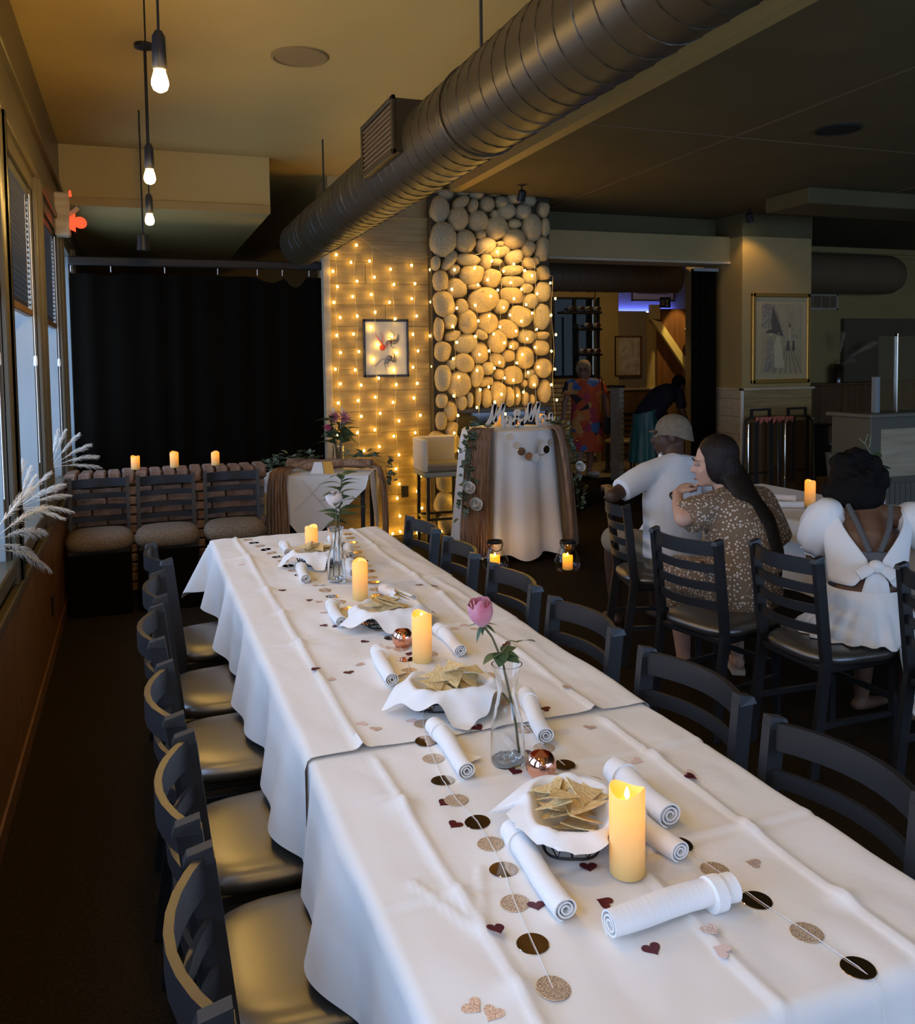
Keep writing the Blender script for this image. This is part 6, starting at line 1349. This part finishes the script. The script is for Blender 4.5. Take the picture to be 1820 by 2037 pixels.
mb = MB(); torso_tube(mb,o,[(2.77,4.13,0.49),(2.77,4.13,0.56),(2.79,4.15,0.68),(2.81,4.19,0.82),(2.83,4.22,0.94),(2.845,4.24,1.02),(2.852,4.247,1.055)],[0.150,0.160,0.160,0.162,0.155,0.115,0.075],rt)
limb(mb,[Vector(J['sl'])-o,Vector((2.845,4.235,1.02))-o,Vector(J['sr'])-o],[0.068,0.080,0.068])
for s_, e_ in (('sl','el'),('sr','er')):
    a, b = Vector(J[s_])-o, Vector(J[e_])-o; mb.tube([a,a.lerp(b,0.4),a.lerp(b,0.78)],[0.070,0.072,0.066],14)
sit(fused('polo_shirt', mb, mat('white_polo',(0.80,0.81,0.82),0.8,spec=0.2,bump=0.5,bscale=9), R1, 0.010, 6), *J['seat'], 0.492)
part('collar', MB().tube([Vector((2.852+0.072*math.cos(a),4.25+0.066*math.sin(a),1.065+0.012*math.sin(a)))-o for a in [2*PI*k/20 for k in range(20)]],0.016,8,closed=True,flat=(0.6,1.3)), bpy.data.materials['white_polo'], R1, True)
mb = MB(); torso_tube(mb,o,[(2.77,4.12,0.46),(2.77,4.13,0.53),(2.775,4.135,0.60)],[0.145,0.158,0.145],rt)
for p_, k_ in (('pl','kl'),('pr','kr')):
    a, b = Vector(J[p_])-o, Vector(J[k_])-o; limb(mb,[a,a.lerp(b,0.5),a.lerp(b,0.95)],[0.10,0.092,0.085])
sit(fused('khaki_shorts', mb, mat('khaki_cloth',(0.26,0.21,0.14),0.85,bump=0.3,bscale=20), R1, 0.011, 5), *J['seat'])
cp_ = MB(); rings = []
for i in range(9):
    f = i/8*PI/2; rings.append([(0.083*math.cos(f)*math.cos(2*PI*k/24), -0.014+0.104*math.cos(f)*math.sin(2*PI*k/24), 0.030+0.098*math.sin(f)) for k in range(24)])
rings.insert(0, [(0.083*math.cos(2*PI*k/24), -0.018+0.106*math.sin(2*PI*k/24), 0.008-0.045*max(0,-math.sin(2*PI*k/24))) for k in range(24)])
cp_.loft(rings, False)
cap = part('flat_cap', cp_, mat('tan_cap',(0.17,0.135,0.09),0.85,var=0.15,vscale=40,bump=0.3,bscale=120), R1, True, angle=80); cap.matrix_local = hm
br = part('cap_brim', MB().loft([[(0.070*math.sin(a)*s_, 0.075+0.055*math.cos(a)*s_-0.02*(1-s_), 0.050-0.018*s_) for a in [-1.3+2.6*k/10 for k in range(11)]] for s_ in (0.6,1.0)],False,closed=False), bpy.data.materials['tan_cap'], cap, True)
gs = part('glasses_arm', MB().tube([(0.077,0.075,0.010),(0.079,0.0,0.012)],0.002,6).tube([(-0.077,0.075,0.010),(-0.079,0.0,0.012)],0.002,6), M_['black_frame'], R1); gs.matrix_local = hm

# ---- woman in dotted dress, chin on hand
R2 = thing('person', 'person with long dark hair in a brown dotted dress resting chin on hand', 'person', (2.66,3.42,0))
o = Vector(R2.location); rt = Vector((0.97,0.24,0))
J = dict(pelvis=(2.63,3.34,0.54),waist=(2.65,3.37,0.70),chest=(2.67,3.43,0.85),neck=(2.66,3.50,0.985),head=(2.612,3.545,1.122),face=(-0.86,0.50,-0.16),right=rt,
  sl=(2.50,3.44,0.925),el=(2.355,3.43,0.885),wl=(2.435,3.595,0.978),sr=(2.86,3.51,0.925),er=(2.98,3.55,0.72),wr=(3.10,3.72,0.70),hl=((0.80,0.28,0.42),(-0.4,0.1,0.85)),cl=0.8,
  seat=((2.455,3.285),0.20),pl=(2.56,3.40,0.575),kl=(2.51,3.70,0.555),al=(2.575,3.735,0.085),pr=(2.74,3.40,0.575),kr=(2.82,3.68,0.555),ar=(2.89,3.72,0.095),tl=(-0.25,1,0),tr=(0.35,0.6,0),lip=LIP_L,hs=0.95)
hm = build_body(R2, J, skin('fair_skin',(0.50,0.29,0.20),(0.58,0.36,0.26)), 0.98)
def dots(name, base, dot, scale, thr):
    m = bpy.data.materials.new(name); m.use_nodes = True; nt = m.node_tree; P = nt.nodes['Principled BSDF']
    tc = nt.nodes.new('ShaderNodeTexCoord'); v = nt.nodes.new('ShaderNodeTexVoronoi'); v.inputs['Scale'].default_value = scale; v.inputs['Randomness'].default_value = 0.8
    nt.links.new(tc.outputs['Object'], v.inputs['Vector']); r = nt.nodes.new('ShaderNodeValToRGB'); e = r.color_ramp.elements
    e[0].position = thr; e[0].color = (*dot,1); e[1].position = thr+0.04; e[1].color = (*base,1)
    nt.links.new(v.outputs['Distance'], r.inputs[0]); nt.links.new(r.outputs[0], P.inputs['Base Color']); P.inputs['Roughness'].default_value = 0.85; return m
DOT = dots('dotted_brown_cloth',(0.20,0.125,0.07),(0.66,0.58,0.46),66,0.31)
mb = MB(); torso_tube(mb,o,[(2.63,3.34,0.475),(2.63,3.34,0.54),(2.645,3.36,0.66),(2.66,3.41,0.80),(2.665,3.45,0.90),(2.665,3.485,0.965)],[0.165,0.178,0.158,0.158,0.140,0.085],rt,(0.85,1.22))
limb(mb,[Vector(J['sl'])-o,Vector((2.665,3.475,0.945))-o,Vector(J['sr'])-o],[0.074,0.080,0.074])
a, b = Vector(J['sl'])-o, Vector(J['el'])-o; mb.tube([a,a.lerp(b,0.5),a.lerp(b,0.85)],[0.075,0.085,0.080],14)
a, b = Vector(J['sr'])-o, Vector(J['er'])-o; mb.tube([a,a.lerp(b,0.5),a.lerp(b,1.0)],[0.075,0.085,0.090],14)
for p_, k_, a_ in (('pl','kl','al'),('pr','kr','ar')):
    a, b, c = Vector(J[p_])-o, Vector(J[k_])-o, Vector(J[a_])-o; limb(mb,[a,a.lerp(b,0.5),b],[0.115,0.108,0.095]); mb.tube([b,b.lerp(c,0.3)],[0.095,0.10],14)
sit(fused('dotted_dress', mb, DOT, R2, 0.010, 6), *J['seat'])
part('waist_tie', MB().tube([Vector((2.63+0.20*math.cos(a),3.36+0.145*math.sin(a),0.655))-o for a in [2*PI*k/28 for k in range(28)]],0.012,8,closed=True,flat=(0.5,1.4)).loft([[Vector((x+dx,yy,zz))-o for x in (2.575,2.615)] for dx, yy, zz in ((0,3.205,0.655),(0.002,3.185,0.58),(0.006,3.155,0.515),(0.012,3.115,0.500),(0.020,3.075,0.492),(0.024,3.046,0.455),(0.026,3.040,0.38))],False,closed=False), DOT, R2, True)
HB = mat('dark_brown_hair',(0.009,0.005,0.0035),0.5,spec=0.3,col2=(0.018,0.010,0.006),vscale=40,stretch=(4,4,0.3),bump=0.6,bscale=60)
mb = MB(); h_ = MB(); h_.ell((0,-0.030,0.045),(0.086,0.098,0.094),None,18,12); h_.ell((0,-0.055,-0.03),(0.084,0.070,0.11),None,16,10)
for s in (-1,1): h_.ell((s*0.066,-0.005,-0.01),(0.024,0.055,0.09),None,10,8)
place(mb, h_, hm); hb0 = hm @ Vector((0,-0.075,-0.05))
mb.tube([hb0,Vector((2.69,3.40,0.96))-o,Vector((2.745,3.335,0.86))-o,Vector((2.765,3.285,0.72))-o,Vector((2.77,3.265,0.60))-o],[0.080,0.075,0.062,0.048,0.014],14,flat=(0.62,1.1),up=rt)
mb.tube([hm @ Vector((0.07,0.0,-0.05)),hm @ Vector((0.075,-0.01,-0.14)),Vector((2.60,3.42,0.92))-o],[0.03,0.03,0.012],10)
fused('long_hair', mb, HB, R2, 0.009, 4)
for a_, td, nm in (('al','tl','sandal'),('ar','tr','sandal')):
    A = Vector(J[a_])-o; d = Vector(J[td]).normalized(); u = Vector((0,0,1)); r_ = d.cross(u)
    rings = [[A+d*(-0.06+0.24*f)+r_*(w_*sx)+Vector((0,0,z-A.z)) for sx, z in ((-1,0.002),(1,0.002),(1,0.028),(-1,0.028))] for f, w_ in ((0,0.032),(0.3,0.036),(0.7,0.045),(1.0,0.030))]
    sh = part(nm, MB().loft(rings), mat('sole_tan',(0.50,0.42,0.32),0.7) if 'sole_tan' not in bpy.data.materials else bpy.data.materials['sole_tan'], R2)
    part('sandal_strap', MB().tube([A+d*0.10+r_*x_+Vector((0,0,z_-A.z)) for x_, z_ in ((-0.045,0.02),(-0.03,0.062),(0,0.074),(0.03,0.062),(0.045,0.02))],0.016,8,flat=(0.35,1.5)), mat('brown_strap',(0.14,0.07,0.035),0.6) if 'brown_strap' not in bpy.data.materials else bpy.data.materials['brown_strap'], sh, True)
part('bracelet', MB().tube([Vector(J['wl'])-o+Vector((-0.02,-0.02,-0.012))+Vector((0.026*math.cos(a),0.020*math.sin(a),0.018*math.sin(a))) for a in [2*PI*k/14 for k in range(14)]],0.005,6,closed=True), M_['black_frame'], R2, True)

# ---- woman in white tie-back dress leaning on the table
R3 = thing('person', 'person with black curly hair in a white tie-back dress at the guests table', 'person', (2.78,2.86,0))
o = Vector(R3.location); rt = Vector((0.866,-0.5,0))
J = dict(pelvis=(2.80,2.79,0.55),waist=(2.84,2.82,0.68),chest=(2.90,2.885,0.84),neck=(2.975,2.965,0.965),head=(3.0,3.06,1.055),face=(0.60,0.70,-0.40),head_up=(0.25,0.25,0.93),right=rt,
  sl=(2.815,3.025,0.925),el=(2.875,3.165,0.715),wl=(3.21,3.24,0.80),sr=(3.115,2.855,0.925),er=(3.26,2.85,0.80),wr=(3.46,3.02,0.825),
  seat=((2.64,2.82),-0.02),pl=(2.80,2.88,0.56),kl=(3.08,3.04,0.54),al=(3.07,3.07,0.085),pr=(2.87,2.75,0.56),kr=(3.13,2.86,0.54),ar=(3.16,2.90,0.085),tl=(1,0.1,0),tr=(1,0,0),lip=LIP_D,hs=0.95)
hm = build_body(R3, J, skin('warm_brown_skin',(0.15,0.078,0.045),(0.20,0.11,0.065)), 0.95)
WD = mat('white_crepe',(0.80,0.79,0.76),0.85,spec=0.15,bump=0.35,bscale=16)
f_, l_ = Vector((0.5,0.866,0)), Vector((-0.866,0.5,0)); c_ = [(0.690,2.843,2.823,0.152,0.120,0.50),(0.725,2.858,2.838,0.156,0.122,0.32),(0.765,2.873,2.855,0.162,0.126,0.05),(0.82,2.893,2.877,0.170,0.132,0.30),(0.88,2.925,2.91,0.180,0.132,0.60),(0.935,2.955,2.94,0.182,0.116,0.82),(0.975,2.97,2.96,0.15,0.09,1.0)]
rows = []
for (z, X, Y, w_, d_, op) in c_:
    row = []
    for k in range(41):
        a = PI+op+(2*PI-2*op)*k/40            # angle 0 = front (+X), PI = back
        row.append(Vector((X,Y,z))+f_*(d_*math.cos(a)+0.006*nz(k*0.4,z*30))+l_*(w_*math.sin(a))-o)
    rows.append(row)
mb = MB(); mb.loft(rows, False, closed=False)
tp = part('crop_top', mb, WD, R3, True, angle=80); sm = tp.modifiers.new('round','SUBSURF'); sm.levels = sm.render_levels = 1; so = tp.modifiers.new('thick','SOLIDIFY'); so.thickness = 0.005
for s_, e_, q in (('sl','el',1),('sr','er',-1)):
    a, b = Vector(J[s_])-o, Vector(J[e_])-o; m1 = MB(); rr_ = []
    for i, (f, r_) in enumerate(((-0.34,0.010),(-0.28,0.050),(-0.05,0.083),(0.25,0.098),(0.5,0.096),(0.66,0.080),(0.70,0.058),(0.74,0.068))):
        p = a.lerp(b,f); t_ = (b-a).normalized(); u_ = t_.cross(Vector((1,0,0.2))).normalized(); v_ = t_.cross(u_)
        rr_.append([p+(u_*math.cos(2*PI*k/28)+v_*math.sin(2*PI*k/28))*(r_+(0.005*math.sin(k*2.2) if i > 1 else 0)) for k in range(28)])
    m1.loft(rr_, True); part('puff_sleeve', m1, WD, R3, True, angle=80)
kn = Vector((2.806,2.738,0.768))-o; m1 = MB(); m1.ell(kn,(0.032,0.032,0.030),None,12,8)
for (dy, dz, w_, L) in ((0.075,-0.03,0.04,1),(-0.06,-0.035,0.04,1),(0.05,-0.125,0.035,1),(-0.03,-0.15,0.045,1),(0.015,-0.16,0.04,1)):
    m1.tube([kn,kn-f_*0.022+l_*dy*0.5+Vector((0,0,dz*0.5+0.012)),kn-f_*0.026+l_*dy+Vector((0,0,dz))],[0.014,w_*0.62,w_*0.55],10,flat=(0.35,1.0),up=tuple(l_+Vector((0,0,0.01))))
part('back_bow', m1, WD, R3, True, angle=60)
part('grey_bralette', MB().loft([[Vector((X,Y,z))+f_*(d_*0.925*math.cos(a))+l_*(w_*0.925*math.sin(a))-o for a in [2*PI*k/36 for k in range(36)]] for (z, X, Y, w_, d_, op) in c_[1:4]],False).tube([Vector((2.893,2.877,0.82))-f_*0.122+l_*0.02-o,Vector((2.94,2.925,0.91))-f_*0.112+l_*0.06-o,Vector((2.968,2.958,0.985))-f_*0.05+l_*0.085-o],0.011,8).tube([Vector((2.893,2.877,0.82))-f_*0.122-l_*0.02-o,Vector((2.94,2.925,0.91))-f_*0.112-l_*0.06-o,Vector((2.968,2.958,0.985))-f_*0.05-l_*0.085-o],0.011,8), mat('grey_knit',(0.10,0.10,0.10),0.9), R3, True)
rows = []
for i, (z, X, Y, w_, d_, fl_) in enumerate([(0.672,2.835,2.816,0.150,0.122,0.0),(0.665,2.835,2.816,0.156,0.128,0.0),(0.60,2.812,2.797,0.166,0.138,0.0),(0.594,2.812,2.797,0.170,0.142,0.004),(0.56,2.805,2.80,0.195,0.17,0.010),(0.52,2.80,2.81,0.225,0.205,0.014),(0.492,2.80,2.82,0.245,0.235,0.016),(0.478,2.80,2.82,0.252,0.25,0.016)]):
    rows.append([Vector((X,Y,z+(0.004*math.sin(k*1.45) if i > 5 else 0)))+f_*((d_+fl_*math.sin(k*1.45))*math.cos(2*PI*k/90))+l_*((w_+fl_*math.sin(k*1.45+0.7))*math.sin(2*PI*k/90))-o for k in range(90)])
mb = MB(); mb.loft(rows, False)
hang = [[Vector((2.80+0.14*i/10+0.03*math.sin(j*1.1+i),2.585+0.012*math.sin(i*1.9+j*0.4)-0.01*j/6,0.505-0.065*j*(0.55+0.45*i/10)))-o for i in range(11)] for j in range(7)]
mb.loft(hang, False, closed=False)
sit(part('ruffled_skirt', mb, WD, R3, True, angle=80), *J['seat'], 0.4925)
HC = mat('black_curls',(0.004,0.003,0.0025),0.8,spec=0.2,bump=1.0,bscale=50)
mb = MB(); h_ = MB(); rnd = random.Random(5); h_.ell((0,-0.02,0.03),(0.105,0.120,0.110),None,18,12); h_.ell((0,-0.05,-0.06),(0.125,0.10,0.10),None,16,10)
for k in range(60):
    a, e = rnd.uniform(0,6.28), rnd.uniform(-1.0,1.4); p = Vector((0.118*math.cos(a)*math.cos(e),-0.03+0.118*math.sin(a)*math.cos(e),0.0+0.125*math.sin(e)))
    if p.y < 0.06: h_.ell(p, rnd.uniform(0.022,0.036), None, 8, 6)
place(mb, h_, hm); fused('curly_hair', mb, HC, R3, 0.009, 2)
part('earring', MB().tube([hm @ Vector((-0.085+0.018*math.cos(a),0.02,-0.075+0.022*math.sin(a))) for a in [2*PI*k/14 for k in range(14)]],0.003,6,closed=True), M_['gold_frame'], R3, True)

# ---- woman walking in a bright print dress beyond the opening
R4 = thing('person', 'person in glasses and a bright orange print dress walking beyond the opening', 'person', (5.88,10.9,0))
o = Vector(R4.location); rt = Vector((-0.88,0.47,0))
J = dict(pelvis=(5.90,10.9,0.84),waist=(5.90,10.9,1.0),chest=(5.885,10.9,1.2),neck=(5.875,10.89,1.365),head=(5.855,10.87,1.50),face=(-0.55,-0.83,-0.05),right=rt,
  sl=(5.70,10.99,1.30),el=(5.63,11.0,1.05),wl=(5.57,10.95,0.84),sr=(6.06,10.81,1.30),er=(6.16,10.80,1.07),wr=(6.16,10.74,0.86),pl=(5.82,10.94,0.82),kl=(5.80,10.88,0.46),al=(5.765,10.86,0.075),pr=(5.97,10.86,0.82),kr=(5.99,10.92,0.46),ar=(6.02,11.02,0.10),tl=(-0.4,-0.9,0),tr=(0.3,-0.9,0),lip=LIP_L)
hm = build_body(R4, J, skin('ruddy_skin',(0.40,0.20,0.13),(0.47,0.26,0.18)), 1.0, 0.011)
m = bpy.data.materials.new('bright_print'); m.use_nodes = True; nt = m.node_tree; P = nt.nodes['Principled BSDF']; tc = nt.nodes.new('ShaderNodeTexCoord'); v = nt.nodes.new('ShaderNodeTexVoronoi'); v.inputs['Scale'].default_value = 9
nt.links.new(tc.outputs['Object'], v.inputs['Vector']); sx = nt.nodes.new('ShaderNodeSeparateColor'); nt.links.new(v.outputs['Color'], sx.inputs[0]); r = nt.nodes.new('ShaderNodeValToRGB'); r.color_ramp.interpolation = 'CONSTANT'
cols = [(0.0,(0.70,0.10,0.03)),(0.3,(0.80,0.22,0.05)),(0.5,(0.55,0.06,0.10)),(0.65,(0.05,0.03,0.03)),(0.78,(0.10,0.18,0.40)),(0.88,(0.75,0.35,0.10))]
e = r.color_ramp.elements; e[0].color = (*cols[0][1],1); e[1].position = cols[1][0]; e[1].color = (*cols[1][1],1)
for p_, c in cols[2:]: q = e.new(p_); q.color = (*c,1)
nt.links.new(sx.outputs[0], r.inputs[0]); nt.links.new(r.outputs[0], P.inputs['Base Color']); P.inputs['Roughness'].default_value = 0.8
mb = MB(); torso_tube(mb,o,[(5.905,10.9,0.36),(5.905,10.9,0.6),(5.905,10.9,0.84),(5.90,10.9,1.0),(5.885,10.9,1.2),(5.88,10.895,1.31),(5.877,10.89,1.35)],[0.195,0.19,0.18,0.165,0.165,0.13,0.08],rt)
limb(mb,[Vector(J['sl'])-o,Vector((5.88,10.895,1.32))-o,Vector(J['sr'])-o],[0.075,0.085,0.075])
for s_, e_ in (('sl','el'),('sr','er')):
    a, b = Vector(J[s_])-o, Vector(J[e_])-o; mb.tube([a,a.lerp(b,0.6)],[0.075,0.085],14)
fused('print_dress', mb, m, R4, 0.013, 5)
mb = MB(); h_ = MB(); h_.ell((0,-0.012,0.068),(0.096,0.108,0.078),None,16,10); h_.ell((0,-0.05,-0.04),(0.105,0.07,0.09),None,14,8); [h_.ell((sx_*0.080,0.02,0.02),(0.030,0.05,0.07),None,10,8) for sx_ in (-1,1)]; place(mb, h_, hm); fused('curly_hair', mb, mat('blond_curls',(0.34,0.22,0.10),0.6,col2=(0.48,0.34,0.18),vscale=40,bump=0.8,bscale=50), R4, 0.012, 3)
gl_ = part('glasses', MB().tube([(0.031+0.022*math.cos(a),0.098,0.004+0.018*math.sin(a)) for a in [2*PI*k/12 for k in range(12)]],0.003,5,closed=True).tube([(-0.031+0.022*math.cos(a),0.098,0.004+0.018*math.sin(a)) for a in [2*PI*k/12 for k in range(12)]],0.003,5,closed=True), M_['black_frame'], R4); gl_.matrix_local = hm
for a_, td in (('al','tl'),('ar','tr')):
    A = Vector(J[a_])-o; d = Vector(J[td]).normalized(); part('white_shoe', MB().ell(A+d*0.06+Vector((0,0,0.038-A.z)),(0.048,0.135,0.037),(0,0,math.atan2(-d.x,d.y)),12,8), M_['white_plain'], R4, True)
t = thing('shoulder_bag', 'black shoulder bag on the walking person in the print dress', 'bag', (6.13,10.60,0.62)); part('bag_body', MB().bbox((-0.11,-0.04,0.0),(0.11,0.04,0.26),0.03), M_['black_frame'], t); part('strap', MB().tube([(-0.08,0,0.24),(-0.09,0.045,0.45),(-0.085,0.085,0.66),(-0.075,0.125,0.755),(-0.07,0.205,0.795),(-0.045,0.285,0.735),(0.0,0.325,0.60),(0.09,0.315,0.42),(0.135,0.18,0.30),(0.09,0.01,0.24)],0.009,6), M_['black_frame'], t, True)

# ---- woman bending over beyond the opening
R5 = thing('person', 'person in a navy top and teal skirt bending over beyond the opening', 'person', (6.05,9.6,0))
o = Vector(R5.location); rt = Vector((0.35,-0.93,0))
J = dict(pelvis=(6.10,9.6,0.93),waist=(6.20,9.63,1.05),chest=(6.37,9.68,1.17),neck=(6.53,9.73,1.25),head=(6.65,9.77,1.28),face=(0.75,0.28,-0.60),head_up=(0.55,0.2,0.8),right=rt,
  sl=(6.45,9.87,1.20),el=(6.50,9.90,0.96),wl=(6.62,9.88,0.78),sr=(6.50,9.55,1.20),er=(6.56,9.55,0.96),wr=(6.68,9.6,0.78),pl=(6.07,9.68,0.90),kl=(6.08,9.68,0.48),al=(6.02,9.68,0.08),pr=(6.09,9.52,0.90),kr=(6.10,9.52,0.48),ar=(6.04,9.52,0.08),tl=(1,0.2,0),tr=(1,0.2,0),lip=LIP_D)
hm = build_body(R5, J, bpy.data.materials['warm_brown_skin'], 1.0, 0.011)
mb = MB(); torso_tube(mb,o,[(6.06,9.6,0.90),(6.12,9.61,0.98),(6.22,9.64,1.07),(6.37,9.68,1.18),(6.48,9.72,1.23),(6.53,9.73,1.25)],[0.165,0.17,0.165,0.165,0.13,0.075],rt)
limb(mb,[Vector(J['sl'])-o,Vector((6.48,9.71,1.23))-o,Vector(J['sr'])-o],[0.07,0.08,0.07])
for s_, e_ in (('sl','el'),('sr','er')):
    a, b = Vector(J[s_])-o, Vector(J[e_])-o; mb.tube([a,a.lerp(b,0.8)],[0.07,0.066],14)
fused('navy_top', mb, mat('navy_cloth',(0.012,0.013,0.035),0.85), R5, 0.012, 5)
rows = [[Vector((6.05+(0.16+0.05*j/8+0.014*math.sin(k*1.3)*(j/8))*math.cos(2*PI*k/60),9.6+(0.17+0.06*j/8+0.014*math.sin(k*1.3)*(j/8))*math.sin(2*PI*k/60),1.0-0.66*j/8+0.05*math.cos(2*PI*k/60)*(1-j/8)))-o for k in range(60)] for j in range(9)]
part('teal_skirt', MB().loft(rows,False), mat('teal_satin',(0.02,0.10,0.11),0.4,col2=(0.05,0.20,0.20),vscale=10,stretch=(2,2,0.5)), R5, True, angle=80)
mb = MB(); h_ = MB(); h_.ell((0,-0.03,0.04),(0.088,0.10,0.098),None,14,10); place(mb, h_, hm); fused('dark_hair', mb, HC, R5, 0.012, 2)
